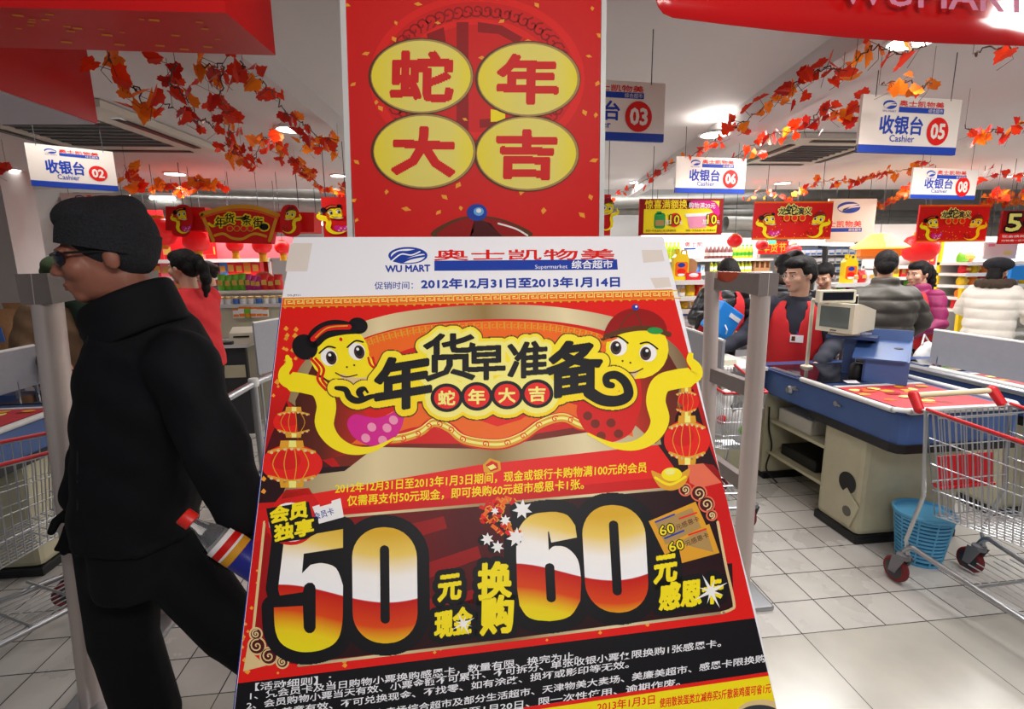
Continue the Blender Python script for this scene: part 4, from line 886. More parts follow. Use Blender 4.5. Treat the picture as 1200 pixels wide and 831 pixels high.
lantern(at_y(331, 290, 6.0), .085, 'small red lantern nearest the poster under the arch')
lantern(at_y(186, 272, 5.6), .17, 'round red lantern left of the arch behind the beanie', False)
lantern(at_y(861, 282, 5.6), .085, 'small red lantern under the yellow offer banner', False)
lantern(at_y(930, 293, 6.6), .1, 'red lantern below the left red snake banner', False)
lantern(at_y(893, 287, 6.4), .08, 'dim red lantern left of the green exit light', False)
# wide red lantern and lit palace lantern
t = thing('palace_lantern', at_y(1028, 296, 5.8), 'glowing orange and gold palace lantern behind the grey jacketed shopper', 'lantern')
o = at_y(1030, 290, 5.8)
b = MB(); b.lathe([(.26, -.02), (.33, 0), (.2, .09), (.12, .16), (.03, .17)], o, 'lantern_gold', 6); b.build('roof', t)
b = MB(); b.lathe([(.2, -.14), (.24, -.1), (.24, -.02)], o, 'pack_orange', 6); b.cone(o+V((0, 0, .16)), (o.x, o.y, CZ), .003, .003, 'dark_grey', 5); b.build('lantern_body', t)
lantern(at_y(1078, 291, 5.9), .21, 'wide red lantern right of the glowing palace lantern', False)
# ------------------------------------------------------------------ maple leaf garlands
LEAF = [(0, -.12), (.14, -.24), (.42, -.3), (.44, -.12), (.62, .0), (.56, .12), (.6, .34), (.44, .36), (.34, .44), (.28, .62), (.16, .68), (0, .9)]
LEAF = LEAF+[(-x, y) for x, y in LEAF[::-1][1:-1]]
def garland(px, label, size, dens=17, z=None, tint=(.55, .25, .2), jit=.035):
    P = [V(at_z(x, y, zz)) for x, y, zz in px] if len(px[0]) == 3 else [V(at_z(x, y, z)) for x, y in px]
    P = [V(p) for p in spline([tuple(p) for p in P], 8)]
    t = thing('leaf_garland', P[len(P)//2], label, 'garland', 'red maple leaf garlands')
    b = MB(); b.tube([p+V((random.uniform(-.01, .01), random.uniform(-.01, .01), random.uniform(-.012, .012))) for p in P], .0028, 'vine', 5)
    ln = sum((P[i]-P[i-1]).length for i in range(1, len(P))); n = int(ln*dens*.72)
    L = MB()
    for k in range(n):
        f = (k+random.random())/n*(len(P)-1); i = min(int(f), len(P)-2); p = P[i].lerp(P[i+1], f-i)
        c = p+V((random.gauss(0, jit), random.gauss(0, jit), random.gauss(-.01, jit*.8))); s_ = size*random.uniform(.55, .98)
        R = Matrix.Rotation(random.uniform(0, 6.28), 3, 'Z') @ Matrix.Rotation(random.uniform(.5, 2.2), 3, 'X') @ Matrix.Rotation(random.uniform(0, 6.28), 3, 'Z')
        fold = random.uniform(.1, .5); mt = random.choices(['leaf_red', 'leaf_orange', 'leaf_dark'], tint)[0]
        vs = [c+R @ V((x*s_*.8, (y-.1)*s_, abs(x)*fold*s_-.12*s_*y*y)) for x, y in LEAF]; m_ = len(vs); h = m_//2
        L.add(vs, [tuple(range(0, h+1)), (0,)+tuple(range(h, m_))], mt)
        b.cone(p, c, .0012, .0012, 'vine', 4, False)
        if k % 5 == 0: b.tube([p, p+V((random.uniform(-.05, .05), 0, -.04)), p+V((random.uniform(-.05, .05), .03, -.07))], .0011, 'vine', 4)
    for i in (0, len(P)-1): b.cone(P[i], (P[i].x, P[i].y, CZ if not (1.6 < P[i].x < 2.7 or -1.25 < P[i].x < -.6) else 2.5), .001, .001, 'vine', 4, False)
    b.build('vine', t); L.build('leaves', t, recalc=False)
garland([(1092, 95, 2.36), (1078, 103, 2.36), (1058, 92, 2.38), (1030, 100, 2.38)], 'short orange leaf sprig just left of cashier sign 05', .075, 30, tint=(.4, .55, .05))
garland([(1085, 50, 2.4), (1065, 62, 2.4), (1045, 60, 2.4), (1020, 56, 2.4), (1003, 70, 2.4)], 'bright orange leaves under the red banner at upper right', .09, 28, tint=(.2, .8, 0))
garland([(988, 84, 2.42), (965, 80, 2.42), (945, 92, 2.42), (915, 108, 2.42), (880, 138, 2.42), (850, 155, 2.42), (815, 180, 2.42), (785, 192, 2.42), (750, 214, 2.42), (722, 228, 2.42)], 'long red leaf garland crossing from upper right down to the column', .085, 21)
garland([(1012, 120, 2.44), (990, 135, 2.44), (965, 128, 2.44), (940, 150, 2.44), (905, 158, 2.44), (880, 172, 2.44), (840, 196, 2.44), (790, 215, 2.44)], 'second red garland running below the long one toward sign 06', .085, 22)
garland([(1131, 148, 2.4), (1150, 158, 2.4), (1165, 152, 2.4), (1180, 158, 2.4), (1200, 143, 2.4), (1225, 138, 2.4)], 'red garland right of cashier sign 05 at the photo edge', .09, 20)
garland([(1190, 55, 2.35), (1160, 55, 2.35), (1140, 64, 2.35)], 'two orange leaves at the upper right under the banner', .1, 16, tint=(.3, .7, 0))
garland([(872, 232, 2.46), (900, 226, 2.46), (925, 232, 2.46), (945, 220, 2.46), (970, 212, 2.46), (1000, 212, 2.46), (1025, 205, 2.46), (1055, 200, 2.46), (1090, 190, 2.46)], 'red and orange garland above the left red snake banner', .09, 20, tint=(.55, .4, .05))
garland([(1026, 243, 2.42), (1045, 236, 2.42), (1058, 226, 2.42), (1072, 216, 2.42)], 'short orange garland between the two snake banners', .1, 22, tint=(.4, .6, 0))
garland([(1152, 240, 2.42), (1168, 225, 2.42), (1185, 235, 2.42), (1205, 228, 2.42)], 'bright orange leaves above the banner with the 50', .11, 24, tint=(.4, .6, 0))
garland([(1145, 212, 2.45), (1165, 205, 2.45), (1200, 206, 2.45)], 'dark red leaves right of cashier sign 08', .11, 16, tint=(.6, .1, .3))
garland([(126, 62, 2.3), (136, 82, 2.3), (145, 98, 2.3), (160, 104, 2.3), (168, 122, 2.3), (185, 118, 2.3), (202, 126, 2.3)], 'orange red leaf garland nearest the red fascia at left', .095, 24, tint=(.6, .4, 0))
garland([(205, 74, 2.36), (200, 98, 2.36), (212, 108, 2.36), (226, 124, 2.36), (222, 142, 2.36), (240, 140, 2.36), (250, 150, 2.36)], 'dark red garland second from the red fascia at left', .085, 21, tint=(.5, .05, .45))
garland([(236, 80, 2.36), (262, 76, 2.36), (258, 104, 2.36), (264, 128, 2.36), (268, 152, 2.36), (272, 172, 2.36), (284, 186, 2.36)], 'orange topped garland falling in the middle of the left ceiling', .085, 21, tint=(.45, .35, .2))
garland([(284, 72, 2.4), (287, 88, 2.4), (300, 92, 2.4), (318, 108, 2.4), (334, 130, 2.4), (352, 142, 2.4), (372, 158, 2.4), (396, 164, 2.4)], 'dark red garland along the left beam toward the column', .085, 21, tint=(.45, .05, .5))
garland([(265, 168, 2.42), (278, 184, 2.42), (296, 192, 2.42), (306, 164, 2.42), (322, 168, 2.42), (334, 182, 2.42)], 'bright orange leaf cluster left of the large downlight', .09, 24, tint=(.5, .5, 0))
garland([(352, 160, 2.36), (368, 172, 2.36), (384, 165, 2.36), (394, 178, 2.36)], 'glowing orange leaves below the large downlight', .09, 24, tint=(.4, .6, 0))
garland([(345, 188, 2.42), (356, 200, 2.42), (362, 206, 2.42), (378, 220, 2.42), (396, 226, 2.42), (404, 212, 2.42)], 'red leaves beside the left edge of the column', .09, 24, tint=(.6, .3, .1))
garland([(147, 195, 2.42), (156, 214, 2.42), (175, 222, 2.42), (195, 215, 2.42), (215, 226, 2.42), (228, 212, 2.42), (246, 214, 2.42), (266, 222, 2.42)], 'far orange garland above the beanie of the walking man', .11, 20, tint=(.5, .5, 0))
garland([(0, 202, 2.4), (8, 198, 2.4)], 'tiny red leaf sprig at the far left edge', .1, 18)
# ------------------------------------------------------------------ security gates
def gate(near, far, topn, topf, label):
    """near/far = foot points of the two posts, topn/topf = their tops"""
    n0, f0, n1, f1 = V(near), V(far), V(topn), V(topf); ax = (f0-n0); ax.z = 0; ax.normalize(); sd = V((ax.y, -ax.x, 0))
    t = thing('security_gate', (n0+f0)/2, label, 'security gate', 'anti theft gates')
    up = (n1-n0).normalized()
    for p, q, w_ in ((n0, n1, .05), (f0, f1, .042)):
        b = MB(); K = 14; ring = lambda c: [c+ax*(w_*math.cos(2*PI*j/K)*1.05)+sd*(.034*math.sin(2*PI*j/K)) for j in range(K)]
        P = ring(p)+ring(q); b.add(P, [(j, (j+1) % K, K+(j+1) % K, K+j) for j in range(K)]+[tuple(range(K-1, -1, -1)), tuple(range(K, 2*K))], 'gate_post'); b.build('post', t, True)
    # cap with a scooped top bridging both posts
    h = .095; b = MB(); N = 24; prof = []
    L = (f1-n1).length+.10; o = n1-ax*.052
    topz = lambda u: -.048*max(0, 1-((u-.6)/.26)**2)**.5 if abs(u-.6) < .26 else 0
    for i in range(N+1):
        u = i/N; prof.append((u, topz(u)))
    c0 = n1+V((0, 0, 0)); upper = [o+ax*(L*u)+V((0, 0, z)) for u, z in prof]; lower = [o+ax*(L*(1-i/6))+V((0, 0, -h+(.012*math.sin(PI*i/6)))) for i in range(7)]
    ring = upper+lower; b.prism([p+sd*.045 for p in ring], -sd*.09, 'gate_grey'); b.build('cap', t)
    b = MB(); fan = [o+ax*(L*u)+V((0, 0, topz(u)+.001)) for u in [.6+.26*math.cos(PI*i/16) for i in range(17)]]+[]
    b.prism([p+sd*.03 for p in fan], -sd*.06, 'orange_glass'); b.build('lamp_lens', t)
    for z in (.36, .66):
        b = MB(); a_, c_ = n0.lerp(n1, z), f0.lerp(f1, z); b.prism([a_+sd*.02+V((0, 0, .035)), a_+sd*.02-V((0, 0, .035)), c_+sd*.02-V((0, 0, .035)), c_+sd*.02+V((0, 0, .035))], -sd*.04, 'gate_grey'); b.build('cross_bar', t)
    b = MB(); m_ = (n0+f0)/2; R = Matrix((ax, -sd, V((0, 0, 1)))).transposed(); b.box(m_+V((0, 0, .012)), ((f0-n0).length+.3, .16, .024), 'steel', R, .008); b.build('base_plate', t)
gate((-1.405, 1.77, 0), (-1.41, 2.27, 0), (-1.305, 1.77, 1.595), (-1.375, 2.27, 1.57), 'grey security gate post pair at left, behind the walking man')
gate((1.335, 2.06, 0), (1.335, 2.42, 0), (1.325, 2.06, 1.545), (1.29, 2.42, 1.545), 'grey security gate at right of the poster in front of the cream cabinet')
# ------------------------------------------------------------------ people
def fuse(name, mb, voxel, mt, parent, smooth=4, quilt=None):
    """overlapping solids -> one continuous surface"""
    me = bpy.data.meshes.new('raw'); me.from_pydata([tuple(v) for v in mb.v], [], mb.f)
    bm = bmesh.new(); bm.from_mesh(me); bmesh.ops.recalc_face_normals(bm, faces=bm.faces[:]); bm.to_mesh(me); bm.free()
    o = bpy.data.objects.new('raw', me); COL.objects.link(o)
    r = o.modifiers.new('r', 'REMESH'); r.mode = 'VOXEL'; r.voxel_size = voxel; r.use_smooth_shade = True
    if smooth: q = o.modifiers.new('s', 'SMOOTH'); q.factor = .5; q.iterations = smooth
    out = bpy.data.meshes.new_from_object(o.evaluated_get(bpy.context.evaluated_depsgraph_get())); out.name = name
    bpy.data.objects.remove(o); bpy.data.meshes.remove(me)
    if quilt:
        per, amp = quilt; n = len(out.vertices); co = np.zeros(n*3, dtype=np.float32); no = np.zeros(n*3, dtype=np.float32)
        out.vertices.foreach_get('co', co); out.vertices.foreach_get('normal', no); co = co.reshape(-1, 3); no = no.reshape(-1, 3)
        k = np.abs(np.sin(PI*co[:, 2]/per))**.6-.6; k *= amp*(1-np.abs(no[:, 2]))
        k += .006*np.sin(co[:, 0]*31+co[:, 2]*17)*np.sin(co[:, 1]*27+co[:, 2]*23); co += no*k[:, None]; out.vertices.foreach_set('co', co.ravel())
    out.materials.clear(); out.materials.append(MATS[mt])
    out.polygons.foreach_set('material_index', [0]*len(out.polygons)); out.polygons.foreach_set('use_smooth', [True]*len(out.polygons))
    w0 = world_loc(parent); out.transform(Matrix.Translation(-w0)) ; ob = bpy.data.objects.new(name, out); COL.objects.link(ob); ob.parent = parent
    return ob
def loft(mb, rings, mt='skin', n=24, pw=1.0):
    """rings: (centre, side vector, front vector, rx, ry)"""
    P = []
    for c, sx, fy, rx, ry in rings:
        for j in range(n):
            t = 2*PI*j/n; cx, sy = math.cos(t), math.sin(t)
            if pw != 1: cx, sy = math.copysign(abs(cx)**pw, cx), math.copysign(abs(sy)**pw, sy)
            P.append(V(c)+V(sx)*(rx*cx)+V(fy)*(ry*sy))
    k = len(rings); fs = [(i*n+j, i*n+(j+1) % n, (i+1)*n+(j+1) % n, (i+1)*n+j) for i in range(k-1) for j in range(n)]
    fs += [tuple(range(n-1, -1, -1)), tuple(range((k-1)*n, k*n))]
    mb.add(P, fs, mt)
def hand(mb, w_, d, nrm, S_, curl=.5, left=True, inflate=0.0, thumb_out=.5):
    """palm, four fingers of unequal length with two bends, thumb from the side of the palm"""
    w_, d = V(w_), V(d).normalized(); nrm = V(nrm); nrm = (nrm-d*nrm.dot(d)).normalized(); sd = d.cross(nrm)*(-1 if left else 1)
    k = S_; R = Matrix((d, sd, nrm)).transposed(); g = inflate
    mb.ell(w_+d*.05*k, ((.055+g)*k, (.042+g)*k, (.019+g)*k), 'skin', R, 14, 8); mb.capsule(w_-d*.02*k, w_+d*.03*k, (.026+g)*k, (.027+g)*k, 'skin', 10)
    for off, ln in ((-.031, .062), (-.0105, .076), (.0105, .082), (.031, .070)):
        p = w_+d*.088*k+sd*off*k; a = curl
        for f, r0, r1 in ((.45, .0098, .009), (.32, .009, .0082), (.25, .0082, .007)):
            q = p+(d*math.cos(a)+nrm*math.sin(a))*ln*f*k; mb.capsule(p, q, (r0+g)*k, (r1+g)*k, 'skin', 8); p = q; a += curl*.9
    p = w_+d*.03*k+sd*.032*k; q = p+(d*.6+sd*thumb_out+nrm*.35).normalized()*.042*k; mb.capsule(p, q, (.0125+g)*k, (.011+g)*k, 'skin', 8); mb.capsule(q, q+(d*.9+sd*.1+nrm*.5).normalized()*.03*k, (.011+g)*k, (.0085+g)*k, 'skin', 8)
def head_solids(mb, T, female=False):
    E = lambda c, r, q=None: mb.ell(T(*c), r, 'skin', T.R @ (q if q is not None else Matrix.Identity(3)), 18, 12)
    k = T.k; e = lambda c, r: mb.ell(T(*c), [x*k for x in r], 'skin', T.R, 18, 12); cp_ = lambda a, c, ra, rb: mb.capsule(T(*a), T(*c), ra*k, rb*k, 'skin', 10)
    e((0, .012, .03), (.076, .098, .092)); e((0, -.028, -.025), (.060, .070, .085)); e((0, -.066, -.086), (.028, .024, .020)); e((0, -.02, -.07), (.05, .06, .04))
    cp_((0, -.092, .010), (0, -.111, -.024), .007, .0105)
    for s_ in (-1, 1):
        e((s_*.011, -.103, -.029), (.008, .009, .007)); e((s_*.040, -.062, -.020), (.026, .030, .030)); e((s_*.079, .010, -.004), (.009, .018, .029)); cp_((s_*.016, -.091, .026), (s_*.048, -.080, .024), .009, .008)
    cp_((-.017, -.092, -.056), (.017, -.092, -.056), .0075, .0075); cp_((-.013, -.090, -.066), (.013, -.090, -.066), .0075, .0075)
class HT:
    def __init__(s, o, R, k): s.o = V(o); s.R = R; s.k = k
    def __call__(s, x, y, z): return s.o+s.R @ V((x*s.k, y*s.k, z*s.k))
def person(loc, heading, label, S_=1.0, lean=0.0, head=(0, 0, 0), arms=None, legs=None, skin='skin', top='sweater_navy', vest=None, trousers='black_trousers', hair='short', hairmat='hair_black', extra=None, bulk=1.0, vox=.010, glasses=None, female=False, group=None, shoulder=.19, collar=None, hem=.86):
    """heading 0 faces -y; arms = ((elbow, wrist, hand dir, palm normal), (..)) for right (-x) and left (+x), all in the person's own frame"""
    t = thing('person', loc, label, 'person', group)
    Rz = Matrix.Rotation(heading, 3, 'Z'); W = lambda p: V(loc)+Rz @ (V(p)*S_); D = lambda d: Rz @ V(d)
    sl, cl = math.sin(lean), math.cos(lean)
    up = lambda h, x=0, y=0: (x, -(h-.93)*sl+y*cl, .93+(h-.93)*cl-y*sl*-1*0)   # a point of the leaning trunk
    X, FY = Rz @ V((1, 0, 0)), Rz @ V((0, 1, 0))
    neck = up(1.44); hc = V(up(1.60, 0, -.015))
    RH = Rz @ (Matrix.Rotation(head[0], 3, 'Z') @ Matrix.Rotation(head[1], 3, 'X') @ Matrix.Rotation(head[2], 3, 'Y'))
    T = HT(W(hc), RH, S_*1.0)
    R_ = lambda h, rx, ry, y=0: (W(up(h, 0, y)), X, FY, rx*S_, ry*S_)
    hz = 1.385-max(0, bulk-1.1)*.14; sh = [V(up(hz, -shoulder+.02, .0)), V(up(hz, shoulder-.02, .0))]; ka = bulk**.55
    if arms is None: arms = ((None,)*4,)*2
    A_ = []
    for i, a in enumerate(arms):
        s_ = -1 if i == 0 else 1; el, wr, hd, pn = a
        A_.append((V(el) if el else sh[i]+V((s_*.06, .02, -.28)), V(wr) if wr else sh[i]+V((s_*.07, -.05, -.52)), V(hd) if hd else V((0, -.15, -1)), V(pn) if pn else V((-s_, -.1, 0))))
    if legs is None: legs = (((-.09, -.02, .50), (-.10, .03, .09), (-.12, -.14, .03)), ((.09, -.02, .50), (.10, .03, .09), (.12, -.14, .03)))
    hip = [V((-.09, 0, .92)), V((.09, 0, .92))]
    # body
    b = MB(); head_solids(b, T, female)
    b.capsule(T(0, .022, -.05), W(up(1.40, 0, .012)), .054*S_, .062*S_, 'skin', 14)
    loft(b, [R_(.90, .15, .095), R_(1.02, .135, .09), R_(1.2, .15, .10), R_(1.34, .155, .09), R_(1.42, .09, .06)])
    for i in (0, 1):
        el, wr, hd, pn = A_[i]; b.capsule(W(sh[i]), W(el), .048*S_, .039*S_, 'skin'); b.capsule(W(el), W(wr), .038*S_, .027*S_, 'skin'); hand(b, W(wr), D(hd), D(pn), S_, .45, i == 1)
        kn, an, to = [V(q) for q in legs[i]]; b.capsule(W(hip[i]), W(kn), .078*S_, .052*S_, 'skin'); b.capsule(W(kn), W(an), .05*S_, .036*S_, 'skin'); b.capsule(W(an), W(to), .036*S_, .03*S_, 'skin')
    body = fuse('body', b, vox*S_*.8, skin, t, 2)
    # trousers and shoes
    b = MB(); loft(b, [R_(.84, .165, .115), R_(.94, .165, .115), R_(1.0, .15, .105)])
    for i in (0, 1):
        kn, an, to = [V(q) for q in legs[i]]; b.capsule(W(hip[i]), W(kn), .098*S_, .075*S_, 'skin'); b.capsule(W(kn), W(an), .073*S_, .066*S_, 'skin')
    fuse('trousers', b, .014*S_, trousers, t, 5)
    for i in (0, 1):
        kn, an, to = [V(q) for q in legs[i]]; b = MB(); b.capsule(W(an)-V((0, 0, .035*S_)), W(to), .048*S_, .043*S_, 'skin'); fuse('shoe', b, .012*S_, 'shoe_black', t, 3)
    # upper garment with sleeves
    b = MB(); k = bulk
    loft(b, [R_(hem, .185*k, .135*k), R_(hem+.1, .185*k, .135*k), R_(1.08, .18*k, .13*k), R_(1.24, .195*k, .135*k), R_(1.35, .20*k, .115*k, .005), R_(1.42, .125*k, .085*k, .012), R_(1.455, .085, .078, .014)])
    for i in (0, 1):
        el, wr, hd, pn = A_[i]; b.capsule(W(sh[i]), W(el), .077*ka*S_, .066*ka*S_, 'skin'); b.capsule(W(el), W(wr.lerp(el, .06)), .064*ka*S_, .05*ka*S_, 'skin')
    if collar: loft(b, [R_(1.40, .11, .10, .012), R_(1.50, .095, .092, .01), R_(1.505, .08, .08, .01)])
    fuse('jacket' if top not in ('sweater_navy',) else 'sweater', b, vox*S_*1.05, top, t, 4, (.105, .016) if (top.startswith('puffer') or top in ('coat_white', 'coat_purple')) else (.16, .003))
    if vest:
        n, P, fs = 40, [], []
        rr = [(hem-.02, .195*k, .148*k), (hem+.1, .196*k, .147*k), (1.08, .19*k, .142*k), (1.2, .20*k, .146*k), (1.3, .198*k, .138*k), (1.37, .165*k, .118*k), (1.425, .115*k, .094*k)]
        for h, rx, ry in rr:
            for j in range(n):
                a = 2*PI*j/n; x, y = math.cos(a), math.sin(a); P.append(W(up(h, 0, .006))+X*(rx*S_*x)+FY*(ry*S_*y))
        for i in range(len(rr)-1):
            for j in range(n):
                a = 2*PI*(j+.5)/n; x, y = math.cos(a), math.sin(a); h = (rr[i][0]+rr[i+1][0])/2
                if y < -.5 and abs(x) < (h-1.08)*1.25: continue
                if abs(x) > .80 and h > 1.22: continue
                fs.append((i*n+j, i*n+(j+1) % n, (i+1)*n+(j+1) % n, (i+1)*n+j))
        b = MB(); b.add(P, fs, vest); o = b.build('vest', t, True, org=world_loc(t)); sm = o.modifiers.new('s', 'SOLIDIFY'); sm.thickness = .012; sm.offset = 1; sb = o.modifiers.new('b', 'SUBSURF'); sb.levels = sb.render_levels = 1
    # eyes, brows, lips
    b = MB(); bw = MB()
    for s_ in (-1, 1):
        b.ell(T(s_*.031, -.082, .006), [x*S_ for x in (.0135, .008, .0062)], 'eye_white', RH, 10, 8); b.ell(T(s_*.031, -.0868, .006), [x*S_ for x in (.0062, .0045, .0062)], 'eye_dark', RH, 10, 8)
        bw.capsule(T(s_*.014, -.098, .030), T(s_*.050, -.084, .031), .0042*S_, .003*S_, hairmat, 6)
    b.build('eyes', t, True, org=world_loc(t)); bw.build('brow_hair', t, True, org=world_loc(t))
    b = MB(); b.capsule(T(-.017, -.0965, -.0565), T(.017, -.0965, -.0565), .0045*S_, .0045*S_, 'lip', 8); b.capsule(T(-.012, -.0955, -.0645), T(.012, -.0955, -.0645), .0048*S_, .0048*S_, 'lip', 8); b.build('lips', t, True, org=world_loc(t))
    # hair
    if hair:
        b = MB(); e = lambda c, r: b.ell(T(*c), [x*S_ for x in r], hairmat, RH, 18, 12)
        if hair in ('short', 'pony', 'bun', 'long'):
            e((0, .028, .048), (.087, .098, .094)); e((0, -.012, .086), (.074, .085, .052)); e((0, .07, .0), (.072, .062, .075))
            for s_ in (-1, 1): e((s_*.070, .012, .035), (.018, .045, .05))
        if hair == 'short': e((-.02, -.062, .088), (.05, .035, .03)); e((.03, -.056, .09), (.045, .035, .03))
        if hair == 'pony':
            e((0, .115, .045), (.035, .035, .035))
            for q, r in (((0, .15, .035), .036), ((0, .175, -.02), .042), ((0, .18, -.09), .040), ((0, .165, -.16), .03), ((0, .15, -.21), .016)): e(q, (r, r, r*1.5))
        if hair == 'bun': e((0, .118, .03), (.045, .04, .042))
        if hair == 'long': e((0, .085, -.07), (.075, .05, .1)); e((0, .08, -.14), (.07, .045, .08))
        fuse('hair', b, .008*S_, hairmat, t, 2)
    if glasses:
        b = MB()
        for s_ in (-1, 1):
            c = [(s_*.033+.021*math.cos(a), -.102+.006*abs(math.cos(a)), .004+.014*math.sin(a)) for a in [2*PI*i/14 for i in range(15)]]
            b.tube([T(*p) for p in c], .0014*S_, 'steel', 5); b.tube([T(s_*.054, -.096, .006), T(s_*.078, -.05, .008), T(s_*.082, .01, .006)], .0014*S_, 'steel', 5)
        b.tube([T(-.012, -.103, .006), T(0, -.108, .009), T(.012, -.103, .006)], .0014*S_, 'steel', 5); b.build('glasses', t, False, org=world_loc(t))
    if extra: extra(t, T, RH, W, D, up)
    return t

# --- the walking man in the foreground, joints read in space
def walking_man():
    Q = lambda px, py, y=1.5: at_y(px, py, y)
    o = Q(165, 640); t = thing('person', (o.x, 1.52, 0), 'man in black beanie, sunglasses and dark coat walking left past the poster', 'person')
    hc = Q(127, 302, 1.46); k = 1.04
    RH = Matrix.Rotation(-PI/2+.5, 3, 'Z') @ Matrix.Rotation(.10, 3, 'X'); T = HT(hc, RH, k)
    shL, elL, wrL = Q(212, 424, 1.42), Q(254, 530, 1.36), at_y(264, 640, 1.20)+V((.033, .062, .042)); shR, elR, wrR = Q(150, 405, 1.66), Q(120, 510, 1.70), Q(96, 590, 1.66)
    hipL, knL, anL = Q(192, 640, 1.54), Q(272, 738, 1.48), Q(352, 800, 1.46); hipR, knR, anR = Q(140, 625, 1.56), Q(146, 745, 1.56), Q(186, 895, 1.58)
    anR.z = max(anR.z, .10); toR = anR+V((-.15, -.02, -.07)); toR.z = .045; toL = anL+V((-.12, -.01, -.11))
    if toL.z < .04: toL.z = .04
    ub, fb = V((1, 0, 0)), V((0, 1, 0))
    ring = lambda px, py, rx, ry, y=1.52: (Q(px, py, y), V((1, 0, -.12)), V((0, 1, 0)), rx, ry)
    b = MB(); head_solids(b, T); b.capsule(T(0, .02, -.05), Q(165, 385, 1.5), .058, .07, 'skin', 14)
    loft(b, [ring(172, 640, .09, .11), ring(172, 520, .09, .11), ring(176, 430, .10, .12), ring(176, 390, .07, .09)])
    for s_, e_, w_ in ((shL, elL, wrL), (shR, elR, wrR)): b.capsule(s_, e_, .05, .042, 'skin'); b.capsule(e_, w_, .04, .03, 'skin')
    hd = V((-.55, 0, -.75)).normalized(); hand(b, wrL, hd, V((0, -1, 0)), 1.0, .85, True); hand(b, wrR, V((-.25, 0, -1)), V((.2, -1, 0)), 1.0, .5, False)
    for h_, k_, a_, t_ in ((hipL, knL, anL, toL), (hipR, knR, anR, toR)): b.capsule(h_, k_, .08, .055, 'skin'); b.capsule(k_, a_, .052, .038, 'skin'); b.capsule(a_, t_, .036, .03, 'skin')
    fuse('body', b, .006, 'skin_tan', t, 2)
    # gloves
    for w_, d_, n_, l_ in ((wrL, hd, V((0, -1, 0)), True), (wrR, V((-.25, 0, -1)), V((.2, -1, 0)), False)):
        b = MB(); hand(b, w_, d_, n_, 1.0, (.85 if l_ else .5), l_, .0035); fuse('glove', b, .0045, 'black_trousers', t, 1)
    # trousers
    b = MB(); loft(b, [ring(166, 680, .115, .14), ring(168, 630, .13, .15), ring(168, 600, .12, .14)])
    b.capsule(hipL, knL, .112, .088, 'skin'); b.capsule(knL, anL, .085, .078, 'skin'); b.capsule(hipR, knR, .118, .098, 'skin'); b.capsule(knR, anR, .094, .094, 'skin')
    fuse('trousers', b, .011, 'black_trousers', t, 5)
    for a_, t_ in ((anL, toL), (anR, toR)): b = MB(); b.capsule(a_-V((0, 0, .035)), t_, .05, .045, 'skin'); fuse('shoe', b, .01, 'shoe_black', t, 3)
    # coat: trunk, sleeves, stand-up collar
    b = MB()
    loft(b, [ring(161, 622, .155, .165), ring(163, 590, .158, .165), ring(168, 520, .16, .165), ring(172, 450, .162, .17), ring(178, 405, .145, .165), ring(178, 376, .11, .12), ring(164, 356, .092, .10)], pw=.9)
    b.capsule(shL, elL, .088, .080, 'skin', 16); b.capsule(elL, wrL.lerp(elL, .12), .084, .066, 'skin', 16); b.capsule(shR, elR, .095, .08, 'skin'); b.capsule(elR, wrR.lerp(elR, .1), .08, .062, 'skin')
    b.ell(shL+V((-.03, .05, -.01)), (.10, .10, .085), 'skin')
    coat = fuse('coat', b, .009, 'navy_coat', t, 6, (.21, .006))
    b = MB(); C = [(Q(166, 396, 1.5), .118, .125, 0), (Q(160, 376, 1.5), .108, .112, 0), (Q(152, 358, 1.5), .106, .104, 0), (Q(144, 346, 1.5), .110, .102, 0)]
    n = 28; P = []
    for c, rx, ry, _ in C:
        for j in range(n):
            a = 2*PI*(j+.5)/n*.94+PI*1.06; P.append(c+V((rx*math.cos(a)*1.0, ry*math.sin(a), .05*math.cos(a)+(-.02 if math.cos(a) < -.7 else 0))))
    b.add(P, [(i*n+j, i*n+j+1, (i+1)*n+j+1, (i+1)*n+j) for i in range(3) for j in range(n-1)], 'navy_coat'); cl = b.build('collar', t, True, org=world_loc(t)); sm = cl.modifiers.new('s', 'SOLIDIFY'); sm.thickness = .018; sm.offset = 0; sb = cl.modifiers.new('b', 'SUBSURF'); sb.levels = sb.render_levels = 1
    # seams and zip of the coat
    b = MB(); b.tube([Q(112, 350, 1.43), Q(100, 420, 1.38), Q(92, 520, 1.37), Q(92, 640, 1.37)], .004, 'black_plastic', 5); b.build('zip_line', t, org=world_loc(t))
    # beanie with turned-up cuff
    b = MB(); b.ell(T(0, .022, .052), (.094*k, .100*k, .100*k), 'wool_black', RH, 24, 14); b.ell(T(.0, .062, .11), (.05*k, .045*k, .042*k), 'wool_black', RH); b.ell(T(0, -.02, .10), (.07*k, .07*k, .05*k), 'wool_black', RH)
    b.ell(T(0, .045, .012), (.086*k, .066*k, .07*k), 'wool_black', RH)
    hat = fuse('beanie', b, .006, 'wool_black', t, 3)
    b = MB(); tilt = Matrix.Rotation(-.30, 3, 'X'); N = 32
    for (h0, r0), (h1, r1) in zip([(-.028, 1.0), (-.03, 1.05), (.03, 1.06), (.034, .99)][:-1], [(-.03, 1.05), (.03, 1.06), (.034, .99)]): pass
    P = []
    for h, r in ((-.026, .97), (-.03, 1.045), (.0, 1.06), (.028, 1.05), (.032, .97)):
        for j in range(N): a = 2*PI*j/N; q = tilt @ V((.090*r*math.cos(a), .102*r*math.sin(a), h)); P.append(T(q.x, q.y+.014, q.z+.044))
